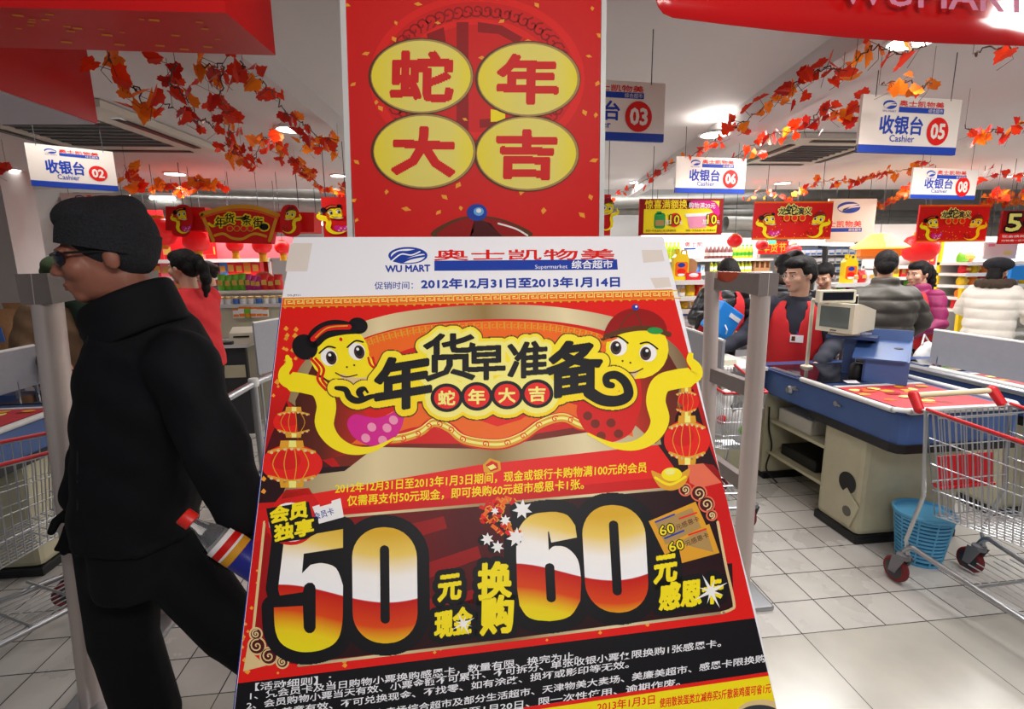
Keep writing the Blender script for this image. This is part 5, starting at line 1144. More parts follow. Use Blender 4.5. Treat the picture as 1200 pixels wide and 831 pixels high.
    b.add(P, [(i*N+j, i*N+(j+1) % N, (i+1)*N+(j+1) % N, (i+1)*N+j) for i in range(4) for j in range(N)], 'wool_black'); b.build('beanie_cuff', t, True, org=world_loc(t))
    # sunglasses
    b = MB()
    for s_ in (-1, 1): b.ell(T(s_*.036, -.090, .006), (.028*k, .010*k, .021*k), 'dark_glass', RH @ Matrix.Rotation(s_*.35, 3, 'Z'), 14, 8)
    b.build('lenses', t, True, org=world_loc(t))
    b = MB(); b.tube([T(-.066, -.076, .018), T(-.082, -.02, .016), T(-.086, .04, .010)], .003*k, 'black_plastic', 6); b.tube([T(.066, -.076, .018), T(.082, -.02, .016), T(.086, .04, .010)], .003*k, 'black_plastic', 6); b.tube([T(-.05, -.094, .02), T(0, -.108, .018), T(.05, -.094, .02)], .0035*k, 'black_plastic', 6); b.build('glasses_frame', t, org=world_loc(t))
    b = MB(); b.capsule(T(-.017, -.0965, -.0565), T(.017, -.0965, -.0565), .0045*k, .0045*k, 'lip_tan', 8); b.capsule(T(-.012, -.0955, -.065), T(.012, -.0955, -.065), .005*k, .005*k, 'lip_tan', 8); b.build('lips', t, True, org=world_loc(t))
    return wrL, hd
wr, hd = walking_man()
# bottle held in his lowered hand, cap pointing left
a, c = at_y(214, 604, 1.20), at_y(300, 662, 1.20); ax = (c-a).normalized(); Lb = (c-a).length
t = thing('drink_bottle', (a+c)/2, 'clear drink bottle with red cap and blue label carried by the man in the beanie', 'bottle')
b = MB(); b.lathe([(.012, .028), (.014, .045), (.026, .075), (.036, .105), (.038, .12), (.036, .135), (.038, .15), (.038, Lb+.06), (.032, Lb+.075)], a, 'clear_plastic', 22, ax); b.build('bottle_body', t, True)
b = MB(); b.lathe([(.0365, .16), (.0365, Lb+.045), (.034, Lb+.055)], a, 'cola_dark', 20, ax); b.build('drink', t, True)
b = MB(); b.lathe([(.019, 0), (.021, .003), (.021, .028), (.017, .03)], a, 'red_cap', 22, ax); b.build('bottle_cap', t, True)
b = MB()
for z0_, z1_, mt in ((.105, .118, 'white_print'), (.118, .136, 'red_print'), (.136, .142, 'white_print'), (.142, .162, 'gold_print'), (.162, .302, 'label_blue')): b.lathe([(.0386, z0_), (.0394, z0_+.001), (.0394, z1_-.0005), (.0388, z1_)], a, mt, 22, ax)
b.build('label_sleeve', t, True)
# ------------------------------------------------------------------ checkout counter at right
def checkout(x0, x1, y0, y1, label, mirror=False, fine=True):
    """x0 = the long side towards the aisle we see, y0 = near end; top at .85 m"""
    sx = 1 if x1 > x0 else -1; t = thing('checkout_counter', ((x0+x1)/2, (y0+y1)/2, 0), label, 'checkout counter', 'checkout counters')
    lo, hi = min(x0, x1), max(x0, x1); r = .05
    ol = [(lo, y1), (lo, y0+r), (lo+r*.3, y0+r*.3), (lo+r, y0), (hi-r, y0), (hi-r*.3, y0+r*.3), (hi, y0+r), (hi, y1)]
    g = lambda k: [(x+(k if x > (lo+hi)/2 else -k), y-(k if y < (y0+y1)/2 else -k)) for x, y in ol]
    b = MB(); b.prism([(x, y, .67) for x, y in ol], (0, 0, .16), 'blue_panel'); body = b.build('drawer_body', t)
    b = MB(); yb = y0+.62; o2 = [(x, min(y, yb)) for x, y in g(.012)]; b.prism([(x, y, .632) for x, y in o2], (0, 0, .045), 'black_plastic'); b.build('bumper', t)
    b = MB(); b.prism([(x, y, .828) for x, y in g(.006)], (0, 0, .014), 'blue_dark'); b.build('top_deck', t)
    rim = MB(); ym = y0+.72
    for p, q in ((ol[1], (ol[0][0], ym)), (ol[6], (ol[7][0], ym)), (ol[1], ol[3]), (ol[3], ol[4]), (ol[4], ol[6])): rim.capsule((p[0], p[1], .848), (q[0], q[1], .848), .016, .016, 'white_rim', 10)
    rim.build('white_rim', t, True)
    b = MB(); b.bb((lo+.07, y0+.06, .84), (hi-.07, y0+.5, .846), 'red_mat')
    A = Art(lambda x, y: V((x, y, .846)), (0, 0, 1), .0006); A.mb = b; rn = random.Random(5)
    for k in range(22): x, y = rn.uniform(lo+.1, hi-.12), rn.uniform(y0+.09, y0+.46); A.poly(closed_spline([(x+rn.uniform(.02, .05)*math.cos(a), y+rn.uniform(.015, .035)*math.sin(a)) for a in (0, 1.3, 2.6, 3.9, 5.2)], 3), ('gold_print', 'pale_yellow', 'deep_red', 'orange_print')[k % 4], 1+k*.3)
    for p, q in (((lo+.06, y0+.04), (hi-.06, y0+.055)), ((lo+.06, y0+.5), (hi-.06, y0+.53))): b.bb((p[0], p[1], .84), (q[0], q[1], .85), 'white_rim')
    b.build('belt_mat', t)
    b = MB(); b.bb((lo+.05, y0+.62, .838), (hi-.06, y1-.12, .848), 'dark_glass', .003); b.build('scanner_glass', t)
    b = MB(); b.bb((lo+.04, y0+.8, .845), (lo+.052, y1-.2, .853), 'chrome_wire'); b.bb((lo+.02, y0+.8, .845), (lo+.032, y1-.2, .853), 'chrome_wire'); b.build('guide_rail', t)
    b = MB(); xa, xb = lo+.04, hi-.04; b.bb((xa, y0+.22, .05), (xb, y0+.54, .635), 'cream_panel', .03); b.build('front_pedestal', t)
    b = MB(); b.bb((xa, y1-.16, .05), (xb, y1-.04, .68), 'cream_panel'); b.build('rear_pedestal', t)
    b = MB(); b.bb((xa-.008, y0+.21, 0), (xb+.008, y0+.55, .052), 'black_plastic', .01); b.build('plinth', t)
    b = MB(); b.bb((xa+.01, y1-.18, 0), (xb, y1-.02, .05), 'black_plastic'); b.build('rear_plinth', t)
    for z in (.20, .44): b = MB(); b.bb((xa+.03, y0+.54, z), (xb, y1-.16, z+.02), 'cream_panel'); b.build('shelf', t)
    b = MB(); b.bb((hi-.08, y0+.54, .05), (hi-.06, y1-.16, .67), 'cream_panel'); b.build('back_panel', t) if not mirror else None
    if mirror: b = MB(); b.bb((lo+.06, y0+.54, .05), (lo+.08, y1-.16, .67), 'cream_panel'); b.build('back_panel', t)
    if fine:
        X = lo-.001
        for y in (y1-.13, y1-.50, y0+.42):
            b = MB(); b.lathe([(.016, 0), (.016, .006), (.008, .008)], (X, y, .775), 'steel', 14, (-1, 0, 0)); b.box((X-.008, y-.03, .772), (.006, .03, .01), 'steel'); b.build('drawer_lock', t)
        b = MB(); b.lathe([(.028, 0), (.028, .008), (.02, .02), (.012, .022)], (X, y1-.46, .755), 'steel', 16, (-1, 0, 0)); b.build('key_switch', t)
        b = MB(); b.bb((X-.002, y0+.44, .672), (X, y1, .676), 'blue_dark'); b.build('drawer_seam', t)
        # round cable hole with its loose cover plate
        b = MB(); X2 = xa-.001; b.lathe([(.062, 0), (.062, .003), (.05, .004)], (X2, y0+.32, .33), 'black_plastic', 24, (-1, 0, 0)); b.build('cable_hole', t)
        b = MB(); R = Matrix.Rotation(.35, 3, 'X'); c = V((X2-.012, y0+.30, .19)); P = [c+R @ V((0, y, z)) for y, z in ((-.07, -.09), (.04, -.09), (.075, .02), (.05, .1), (-.07, .06))]; b.prism(P, (.008, 0, 0), 'cream_panel'); b.lathe([(.03, 0), (.03, .003)], (X2-.012, y0+.29, .17), 'grille_dark', 18, (-1, 0, 0)); b.build('hole_cover_plate', t)
        b = MB(); b.bb((xa+.06, y1-.55, .46), (xb-.2, y1-.22, .56), 'cassette_plastic', .01); b.build('equipment_box', t)
        b = MB(); b.bb((xa+.08, y1-.6, .222), (xb-.2, y1-.25, .30), 'black_plastic', .01); b.build('power_unit', t)
        b = MB(); b.tube(spline([(xa+.02, y1-.17, .55), (xa+.01, y1-.2, .4), (xa+.05, y1-.19, .25), (xa, y1-.22, .1), (xa+.04, y1-.3, .02)]), .006, 'black_plastic', 6); b.build('cable', t)
    return t
checkout(2.165, 2.86, 2.14, 3.42, 'blue and cream checkout counter at right with red mat, nearest the shopping trolley')
checkout(3.24, 3.95, 2.3, 3.42, 'blue checkout counter behind the nearest one, below the grey partition', fine=False)
checkout(-2.2, -2.9, 2.45, 3.42, 'blue checkout counter at the left edge with red mat behind the gate', True, fine=False)
# grey partition on the second counter
def partition(p, q, z0, z1, label, slope=0.0, mt='panel_grey', foot=0.0, us=(.06, .94)):
    p, q = V((p[0], p[1], 0)), V((q[0], q[1], 0)); t = thing('partition_panel', ((p.x+q.x)/2, (p.y+q.y)/2, z0), label, 'partition')
    nrm = (q-p).normalized(); nrm = V((-nrm.y, nrm.x, 0))*.009
    b = MB(); b.prism([p+V((0, 0, z0)), q+V((0, 0, z0)), q+V((0, 0, z1)), p+V((0, 0, z1-slope))], nrm*2, mt); b.build('panel', t)
    b = MB(); b.cone(p+V((0, 0, z1-slope))+nrm, q+V((0, 0, z1))+nrm, .011, .011, 'white_rim', 8); b.build('top_trim', t)
    for u in us: c = p.lerp(q, u)+nrm; b = MB(); b.cone((c.x, c.y, foot), (c.x, c.y, z0+.05), .011, .011, 'steel', 8); b.build('support_post', t)
    return t
partition((3.28, 3.08), (3.28, 2.20), .87, 1.10, 'grey partition panel above the chrome rail at far right', .0, foot=.842)
t = thing('chrome_rail', (3.2, 2.9, .8), 'chrome guard rail along the second counter under the grey partition', 'rail')
b = MB(); b.cone((3.20, 3.25, .83), (3.20, 2.05, .83), .022, .022, 'chrome_wire', 12); b.build('rail_tube', t, True)
b = MB(); b.bb((3.19, 2.05, .70), (3.215, 3.2, .815), 'blue_dark'); b.build('rail_skirt', t)
for y in (3.24, 2.3): b = MB(); b.cone((3.2, y, 0), (3.2, y, .83), .024, .024, 'chrome_wire', 12); b.lathe([(.03, 0), (.03, .02), (.0, .035)], (3.2, y, .835), 'chrome_wire', 12); b.build('rail_post', t, True)
partition((1.70, 3.55), (1.655, 2.93), .87, 1.10, 'pale grey partition panel right of the poster behind the security gate', .0, us=(.1, .45))
partition((-2.62, 2.7), (-2.62, 3.38), .90, 1.14, 'grey partition panel at the far left edge above the blue counter', us=(.75, .95))
partition((-1.83, 4.72), (-1.70, 5.05), .62, 1.10, 'light grey partition panel left of the poster by the cash desk')
partition((-1.98, 3.05), (-1.96, 3.45), .78, 1.0, 'blue partition behind the left gate post', 0, 'blue_panel')
# cash desk cabinet behind the gate, open shelves towards us
t = thing('cream_cabinet', (2.0, 3.45, 0), 'cream open cabinet with white top between security gate and blue counter', 'cabinet')
x0, x1, y0, y1 = 1.72, 2.13, 3.22, 3.62
b = MB(); b.bb((x0-.01, y0-.02, .83), (x1+.03, y1+.3, .855), 'white_rim', .004); b.build('top', t)
for x in (x0, x1-.025): b = MB(); b.bb((x, y0, .06), (x+.025, y1, .83), 'cream_panel'); b.build('side_panel', t)
b = MB(); b.bb((x0+.025, y1-.02, .06), (x1-.025, y1, .83), 'cream_panel'); b.build('back_panel', t)
for z in (.06, .36, .6): b = MB(); b.bb((x0+.025, y0+.01, z), (x1-.025, y1-.02, z+.022), 'cream_panel'); b.build('shelf', t)
b = MB(); b.bb((x0+.02, y0-.005, .07), (x1-.02, y0+.012, .35), 'cream_panel'); b.build('lower_door', t)
b = MB(); b.bb((x0, y0+.01, 0), (x1, y1, .06), 'black_plastic'); b.build('plinth', t)
t = thing('label_printer', (1.98, 3.36, .622), 'white label printer on the upper shelf of the cream cabinet', 'printer')
b = MB(); b.bb((1.86, 3.27, .622), (2.06, 3.5, .72), 'crt_plastic', .012); b.build('case', t); b = MB(); b.bb((1.9, 3.262, .665), (2.02, 3.27, .68), 'black_plastic'); b.build('slot', t)
t = thing('receipt_box', (1.96, 3.36, .382), 'low white device on the lower shelf of the cream cabinet', 'device')
b = MB(); b.bb((1.84, 3.26, .382), (2.06, 3.5, .44), 'crt_plastic', .01); b.build('case', t); b = MB(); b.bb((1.84, 3.27, .44), (2.06, 3.5, .47), 'dark_grey', .01); b.build('lid', t)
t = thing('telephone', (1.86, 3.3, .855), 'cream desk telephone on the white cabinet top behind the gate', 'telephone')
b = MB(); b.prism([(1.78, 3.24, .855), (1.95, 3.24, .855), (1.95, 3.4, .855), (1.78, 3.4, .855)], (0, .02, .05), 'crt_plastic'); b.build('base', t); b = MB(); b.capsule((1.80, 3.27, .925), (1.80, 3.4, .925), .02, .02, 'crt_plastic'); b.build('handset', t, True)
# blue till stand on the counter, turned towards the cashier's side
t = thing('till_stand', (2.60, 2.86, .849), 'blue metal till stand on the near counter carrying the old monitor', 'till stand')
RT = Matrix.Rotation(-.80, 3, 'Z'); OT = V((2.63, 2.80, .849)); k3 = lambda x, y, z: OT+RT @ V((x, y, z))
def slab(P, vec, mt='blue_panel', nm=None): b = MB(); b.prism([k3(*p) for p in P], RT @ V(vec), mt); return b.build(nm, t) if nm else b
slab([(-.06, -.13, 0), (.14, -.13, 0), (.14, -.13, .14), (-.06, -.13, .14)], (0, .01, 0), nm='front_panel')
slab([(.14, -.13, 0), (.14, .16, 0), (.14, .16, .26), (.14, .08, .235), (.14, -.13, .14)], (.012, 0, 0), nm='side_panel')
slab([(-.06, -.13, 0), (-.06, .16, 0), (-.06, .16, .22), (-.06, .08, .22), (-.06, -.13, .14)], (-.012, 0, 0), 'blue_dark', nm='side_panel')
b = slab([(-.13, -.145, .138), (.14, -.145, .138), (.14, .10, .225), (-.13, .10, .225)], (0, 0, .01))
for x, y in ((-.05, .05), (.09, .0)): b.ell(k3(x, y, .138+(y+.145)*.355+.012), (.024, .012, .002), 'black_plastic', RT @ Matrix.Rotation(.33, 3, 'X'))
b.build('sloping_deck', t)
slab([(-.06, .10, .225), (.15, .10, .225), (.15, .115, .30), (-.06, .115, .30)], (0, .012, 0), nm='back_board')
slab([(-.20, .06, 0), (-.13, .06, 0), (-.13, .06, .245), (-.20, .06, .245)], (0, .08, 0), nm='column')
slab([(-.29, -.06, .245), (-.02, -.06, .245), (-.02, .2, .245), (-.29, .2, .245)], (0, 0, .018), 'blue_dark', nm='monitor_shelf')
t = thing('tape_dispenser', k3(-.1, -.05, 0), 'small black dispenser in the shade under the blue till stand deck', 'dispenser')
b = MB(); b.lathe([(.042, 0), (.045, .01), (.042, .08), (.03, .095)], k3(-.105, -.04, 0), 'black_plastic', 18); b.build('case', t, True)
# CRT monitor
t = thing('crt_monitor', (2.5, 3.0, 1.10), 'beige old tube monitor on the blue till stand', 'monitor')
R = Matrix.Rotation(-1.35, 3, 'Z'); o = V((2.40, 2.93, 1.232)); w3 = lambda x, y, z: o+R @ V((x, y, z))
b = MB(); ring = lambda hx, h0, h1, y: [w3(-hx, y, h0), w3(hx, y, h0), w3(hx, y, h1), w3(-hx, y, h1)]
rr = [ring(.128, -.098, .088, 0), ring(.128, -.098, .088, .05), ring(.118, -.09, .08, .09), ring(.085, -.085, .04, .25)]
P = sum(rr, []); b.add(P, [(3, 2, 1, 0), (12, 13, 14, 15)]+[(i*4+j, i*4+(j+1) % 4, i*4+4+(j+1) % 4, i*4+4+j) for i in range(3) for j in range(4)], 'crt_plastic'); b.build('case', t)
b = MB(); b.prism([w3(-.10, -.002, -.068), w3(.10, -.002, -.068), w3(.10, -.002, .066), w3(-.10, -.002, .066)], R @ V((0, .01, 0)), 'crt_screen'); b.build('screen', t)
b = MB(); b.prism([w3(-.02, -.004, -.088), w3(.02, -.004, -.088), w3(.02, -.004, -.082), w3(-.02, -.004, -.082)], R @ V((0, .004, 0)), 'dark_grey'); b.build('badge', t)
b = MB(); b.lathe([(.09, -.117), (.085, -.105), (.06, -.095)], w3(0, .1, 0), 'crt_plastic', 18); b.build('foot', t)
# customer display on its pole
t = thing('customer_display', (2.42, 3.06, .85), 'wide beige customer display with dark window on a pole above the monitor', 'display')
R = Matrix.Rotation(-.12, 3, 'Z'); b = MB(); b.box((2.435, 2.98, 1.36), (.235, .05, .082), 'crt_plastic', R, .008); b.build('case', t)
b = MB(); b.box(V((2.435, 2.98, 1.362))+R @ V((0, -.026, 0)), (.195, .004, .052), 'dark_glass', R); b.build('window', t)
b = MB(); b.cone((2.44, 3.19, .85), (2.44, 3.19, 1.32), .012, .012, 'crt_plastic', 10); b.cone((2.44, 3.19, 1.32), (2.435, 3.0, 1.345), .012, .012, 'crt_plastic', 10); b.lathe([(.04, 0), (.04, .01), (.014, .02)], (2.44, 3.19, .848), 'crt_plastic', 14); b.build('pole', t, True)
t = thing('customer_display', (2.95, 3.5, .85), 'smaller dark customer display left of the grey jacketed shopper', 'display')
p = at_y(992, 352, 3.7); b = MB(); b.box(p, (.17, .05, .09), 'crt_plastic', None, .006); b.build('case', t); b = MB(); b.box(p+V((0, -.026, 0)), (.15, .004, .065), 'dark_glass'); b.build('window', t); b = MB(); b.cone((p.x, p.y, 0.0), (p.x, p.y, p.z-.04), .012, .012, 'dark_grey', 8); b.lathe([(.1, 0), (.1, .02), (.02, .03)], (p.x, p.y, 0), 'dark_grey', 14); b.build('pole', t)
# receipt slip
b = MB(); b.prism([(2.36, 2.72, .849), (2.43, 2.70, .849), (2.45, 2.76, .852), (2.38, 2.78, .85)], (0, 0, .0015), 'white_card'); tag(b.build('paper_slip'), 'white paper slip lying on the dark scanner glass of the near counter', 'paper')
# waste basket
t = thing('waste_basket', (2.40, 2.16, 0), 'light blue slatted plastic waste basket between the counter and the trolley', 'waste basket')
c = V((2.43, 2.19, 0)); b = MB(); n = 30; q = .86
b.lathe([(.112*q, 0), (.112*q, .015), (.02, .016)], c, 'bin_blue', n); b.lathe([(.15*q, .265), (.162*q, .268), (.164*q, .282), (.15*q, .285), (.148*q, .268)], c, 'bin_blue', n)
for k in range(11):
    z = .03+k*.0217; r = (.113+.037*z/.27)*q; b.lathe([(r, z), (r+.003, z+.003), (r+.003, z+.011), (r, z+.014)], c, 'bin_blue', n)
for j in range(10):
    a = 2*PI*j/10; b.cone(c+V((.114*q*math.cos(a), .114*q*math.sin(a), .01)), c+V((.15*q*math.cos(a), .15*q*math.sin(a), .27)), .0045, .0045, 'bin_blue', 6)
b.build('slatted_wall', t, True)
# ------------------------------------------------------------------ shopping trolleys
def trolley(o, ang, label, seat=True, L=.86, W_=.46, zh=.97):
    """rear (handle end) centred on o, basket running along +y of its own frame turned by ang"""
    R = Matrix.Rotation(ang, 3, 'Z'); o = V(o); w3 = lambda x, y, z: o+R @ V((x, y, z))
    t = thing('shopping_trolley', o, label, 'shopping trolley', 'wire shopping trolleys')
    hw = W_/2; Wt, Wf = hw, hw*.74; ztr, ztf, zbr, zbf = .90, .84, .42, .50
    TR = [w3(-Wt, .02, ztr), w3(Wt, .02, ztr)]; TF = [w3(-Wf, L, ztf), w3(Wf, L, ztf)]; BR = [w3(-Wt*.86, .10, zbr), w3(Wt*.86, .10, zbr)]; BF = [w3(-Wf*.8, L*.93, zbf), w3(Wf*.8, L*.93, zbf)]
    b = MB(); r = .0026
    def sheet(a, b0, c, d, n, m):
        for i in range(n+1): u = i/n; b.cone(a.lerp(b0, u), d.lerp(c, u), r, r, 'chrome_wire', 5, False)
        for j in range(m+1): v = j/m; b.cone(a.lerp(d, v), b0.lerp(c, v), r*1.2, r*1.2, 'chrome_wire', 5, False)
    for k in (0, 1): sheet(TR[k], TF[k], BF[k], BR[k], 26, 4)
    sheet(TF[0], TF[1], BF[1], BF[0], 13, 4); sheet(BR[0], BR[1], BF[1], BF[0], 12, 20); b.build('wire_basket', t)
    b = MB(); sheet(TR[0], TR[1], BR[1], BR[0], 15, 3); b.build('rear_flap', t)
    for k in (0, 1): b = MB(); b.cone(TR[k]+V((0, 0, .012)), TF[k]+V((0, 0, .012)), .008, .008, 'cart_red', 8); b.build('side_rail', t, True)
    b = MB(); b.cone(TF[0]+V((0, 0, .012)), TF[1]+V((0, 0, .012)), .008, .008, 'cart_red', 8); b.build('front_rail', t, True)
    h0, h1 = w3(-hw*.96, -.06, zh), w3(hw*.96, -.06, zh)
    b = MB(); b.cone(h0, h1, .014, .014, 'cream_handle', 12); hd = b.build('handle', t, True)
    for h_, s_ in ((h0, -1), (h1, 1)):
        b = MB(); b.capsule(h_+V((0, 0, .004)), w3(s_*hw*1.0, -.015, zh-.055), .023, .021, 'cart_red', 12); b.build('red_end_cap', hd, True)
        b = MB(); b.tube([w3(s_*hw*1.0, -.02, zh-.05), w3(s_*hw, .02, ztr), w3(s_*hw*.98, .06, .5), w3(s_*hw*.95, .0, .24), w3(s_*hw*.95, .02, .17)], .009, 'chrome_wire', 8); b.build('rear_upright', t, True)
        b = MB(); b.tube(spline([w3(s_*hw*.95, -.01, .15)[:], w3(s_*hw*.95, .03, .215)[:], w3(s_*hw*.92, .12, .21)[:], w3(s_*hw*.75, L*.7, .16)[:], w3(s_*hw*.62, L, .14)[:]]), .013, 'steel', 10); b.build('chassis_tube', t, True)
    b = MB(); b.cone(w3(-hw*.62, L, .14), w3(hw*.62, L, .14), .013, .013, 'steel', 10)
    for v in (.35, .6, .8): b.cone(w3(-hw*.82, L*v, .185), w3(hw*.82, L*v, .185), .006, .006, 'chrome_wire', 6)
    for u in range(9): x = -.8+u*.2; b.cone(w3(x*hw, .16, .19), w3(x*hw*.8, L*.9, .17), .003, .003, 'chrome_wire', 5)
    b.build('lower_rack', t)
    if seat:
        b = MB(); a = .66; b.prism([w3(-hw*.66, .03, a+.02), w3(hw*.66, .03, a+.02), w3(hw*.66, .05, a-.12), w3(-hw*.66, .05, a-.12)], R @ V((0, .008, 0)), 'cart_red'); b.box(w3(0, .05, a-.125), (hw*1.3, .05, .014), 'cart_red', R, .004); b.build('red_seat_flap', t)
        b = MB(); b.tube([w3(-hw*.8, .04, ztr-.03), w3(-hw*.7, .14, ztr+.01), w3(hw*.7, .14, ztr+.01), w3(hw*.8, .04, ztr-.03)], .004, 'chrome_wire', 6); b.tube([w3(-hw*.7, .1, ztr-.01), w3(hw*.7, .1, ztr-.01)], .005, 'chrome_wire', 6); b.build('seat_wire', t)
    for x, y in ((-hw*.95, 0), (hw*.95, 0), (-hw*.6, L*.97), (hw*.6, L*.97)):
        c = w3(x, y-.03, .065); b = MB(); ax = R @ V((1, 0, 0)); b.lathe([(.03, -.017), (.058, -.016), (.064, -.008), (.064, .008), (.058, .016), (.03, .017)], c, 'tyre_red', 22, ax); wh = b.build('wheel', t, True)
        b = MB(); b.lathe([(.046, .0165), (.04, .019), (.012, .021)], c, 'dark_grey', 18, ax); b.lathe([(.046, .0165), (.04, .019), (.012, .021)], c, 'dark_grey', 18, -ax); b.build('hub', wh, True)
        b = MB(); p = w3(x, y, .15)
        for s_ in (-1, 1): b.prism([p+ax*(.024*s_)+R @ V((0, .03, 0)), p+ax*(.024*s_)+R @ V((0, -.035, 0)), c+ax*(.024*s_)+R @ V((0, -.018, -.012)), c+ax*(.024*s_)+R @ V((0, .018, -.012))], ax*(.004*s_), 'mid_grey')
        b.lathe([(.03, -.012), (.03, .012), (.016, .02)], p, 'mid_grey', 16); b.build('caster_fork', wh, True)
    return t
trolley((2.37, 2.02, 0), PI+.04, 'wire shopping trolley with red seat flap at the right beside the blue basket', W_=.46, zh=.955)
trolley((-2.16, 1.62, 0), -.46, 'wire shopping trolley at the left edge of the photo behind the gate post', W_=.46, L=.86, seat=False)
trolley((1.66, 3.10, 0), PI*.98, 'small trolley full of bags half hidden behind the right security gate', W_=.34, L=.5, seat=False, zh=.80)
# ------------------------------------------------------------------ guard rail left of the poster
t = thing('guard_rail', (-1.35, 3.5, 0), 'grey steel guard rail between the man and the poster', 'rail')
b = MB(); b.tube([(-1.44, 3.15, .80), (-1.36, 3.4, .84), (-1.30, 3.7, .845), (-1.2, 4.4, .85)], .024, 'steel', 10); b.build('rail_tube', t, True)
for x, y in ((-1.36, 3.4), (-1.2, 4.3)): b = MB(); b.cone((x, y, 0), (x, y, .85), .022, .022, 'steel', 12); b.lathe([(.032, 0), (.032, .05), (.028, .055)], (x, y, .82), 'white_rim', 14); b.lathe([(.06, 0), (.06, .012)], (x, y, 0), 'steel', 14); b.build('rail_post', t, True)
b = MB(); b.cone((-1.43, 3.2, .22), (-1.2, 4.3, .22), .018, .018, 'steel', 10); b.build('lower_tube', t, True)
# red '1' price disc on the left counter
t = thing('lane_disc', at_x(72, 508, -2.16), 'red disc with a white number 1 on the left blue counter', 'sign')
p = at_x(72, 508, -2.195); b = MB(); b.lathe([(.075, 0), (.075, .012), (.07, .015)], p, 'red_print', 28, (1, -.2, 0)); b.build('disc', t)
A = Art(lambda x, y: p+V((.016, 0, 0))+V((.1, .995, 0)).normalized()*x+V((0, 0, -y)), (1, -.1, 0), .001); A.text('1', (-.02, .04), (.02, .04), .11, 'sign_white', 1, .03); A.mb.build('number', t, recalc=False)
# ------------------------------------------------------------------ people at the tills
at = lambda px, py, y: at_y(px, py, y)
def stool(x, y, h, label):
    t = thing('stool', (x, y, 0), label, 'stool'); b = MB(); b.lathe([(.02, h-.05), (.16, h-.05), (.17, h-.02), (.15, h)], (x, y, 0), 'black_plastic', 20); b.build('seat', t, True)
    b = MB(); b.lathe([(.17, 0), (.17, .02), (.03, .04), (.025, h-.05)], (x, y, 0), 'steel', 16); b.build('stem', t)
def badge(t, T, RH, W, D, up):
    b = MB(); c = W(up(1.17, .02, -.158)); b.prism([c+D((-.045, 0, -.028)), c+D((.045, 0, -.028)), c+D((.045, 0, .028)), c+D((-.045, 0, .028))], D((0, -.004, 0)), 'white_card'); b.build('name_badge', t, org=world_loc(t))
    b = MB(); b.prism([c+D((-.035, -.005, -.018)), c+D((-.01, -.005, -.018)), c+D((-.01, -.005, .018)), c+D((-.035, -.005, .018))], D((0, -.001, 0)), 'brown_print'); b.tube([c+D((0, 0, .03)), c+D((.0, .0, .06))], .004, 'blue_print', 5); b.build('badge_clip', t, org=world_loc(t))
p = at(934, 316, 3.52)
sit = (((-.12, -.14, .66), (-.12, .0, .42), (-.13, -.10, .37)), ((.12, -.14, .66), (.12, .0, .42), (.13, -.10, .37)))
person((p.x+.17, 3.72, -.32), -.65, 'male cashier in red vest and glasses seated behind the blue counter', 1.12, .05, (-.75, .10, 0), (((-.30, -.12, 1.16), (-.46, -.30, 1.08), (-.6, -.7, -.2), (0, 0, -1)), ((.25, -.06, 1.14), (.16, -.28, 1.02), (-.5, -.8, -.1), (0, 0, -1))), sit, vest='vest_red', glasses=True, extra=badge, bulk=.98)
stool(p.x+.17, 3.76, .62, 'black round stool under the male cashier')
p = at(850, 307, 4.35)
person((p.x, 4.4, 0), -.05, 'store clerk in red vest over black padded jacket bending over a blue box', .93, .14, (.1, .85, 0), (((-.30, -.10, 1.16), (-.24, -.30, 1.16), (.3, -.9, .1), (.6, 0, -.6)), ((.28, -.06, 1.10), (.08, -.34, 1.0), (-.8, -.5, .1), (-.2, 0, 1))), top='puffer_black', vest='vest_red', bulk=1.12, female=True)
R = Matrix.Rotation(.55, 3, 'Y') @ Matrix.Rotation(.2, 3, 'Z'); c = at(846, 375, 3.93)
t = thing('blue_box', c, 'bright blue plastic storage box held by the clerk in the padded jacket', 'box')
b = MB(); b.box(c, (.25, .12, .25), 'blue_box', R, .012); b.build('box_body', t); b = MB(); b.box(c+R @ V((.05, -.062, .06)), (.12, .004, .035), 'white_card', R); b.build('label_strip', t)
b = MB(); b.tube([c+R @ V((.0, -.062, -.03)), c+R @ V((.03, -.085, -.06)), c+R @ V((.06, -.062, -.09))], .006, 'white_card', 6); b.build('handle', t, True)
t = thing('barcode_scanner', at(818, 372, 4.0), 'black hand scanner in the right hand of the clerk with the blue box', 'scanner')
c = at(820, 372, 4.06); b = MB(); b.capsule(c, c+V((.05, -.08, .05)), .026, .034, 'black_plastic'); b.build('head', t, True); b = MB(); b.capsule(c, c+V((-.01, .03, -.09)), .02, .018, 'black_plastic'); b.build('grip', t, True)
def hood(mt):
    def f(t, T, RH, W, D, up):
        b = MB()
        for a in range(9): u = PI*(a/8-.5)*1.5; b.ell(W(up(1.46, .13*math.sin(u), .02+.10*math.cos(u))), (.055, .05, .055), mt, None, 12, 8)
        fuse('fur_hood', b, .014, mt, t, 2)
    return f
p = at(918, 309, 5.1); person((p.x, 5.1, 0), PI-.4, 'shopper in shiny black padded coat seen from behind, left of the cashier', .95, 0, (0, .1, 0), top='puffer_black', bulk=1.22, hair='long', extra=hood('fur_brown'), hem=.6, vox=.012)
p = at(935, 300, 5.7); person((p.x, 5.75, 0), PI, 'taller dark haired shopper in black furthest back behind the cashier', .98, 0, (0, 0, 0), top='puffer_black', bulk=1.2, collar=True, vox=.013)
p = at(966, 332, 4.5); person((p.x, 4.5, 0), -.7, 'dark haired woman in black looking down beside the cashier', .90, .16, (-.3, .45, 0), top='puffer_black', bulk=1.05, hair='bun', vox=.011, female=True)
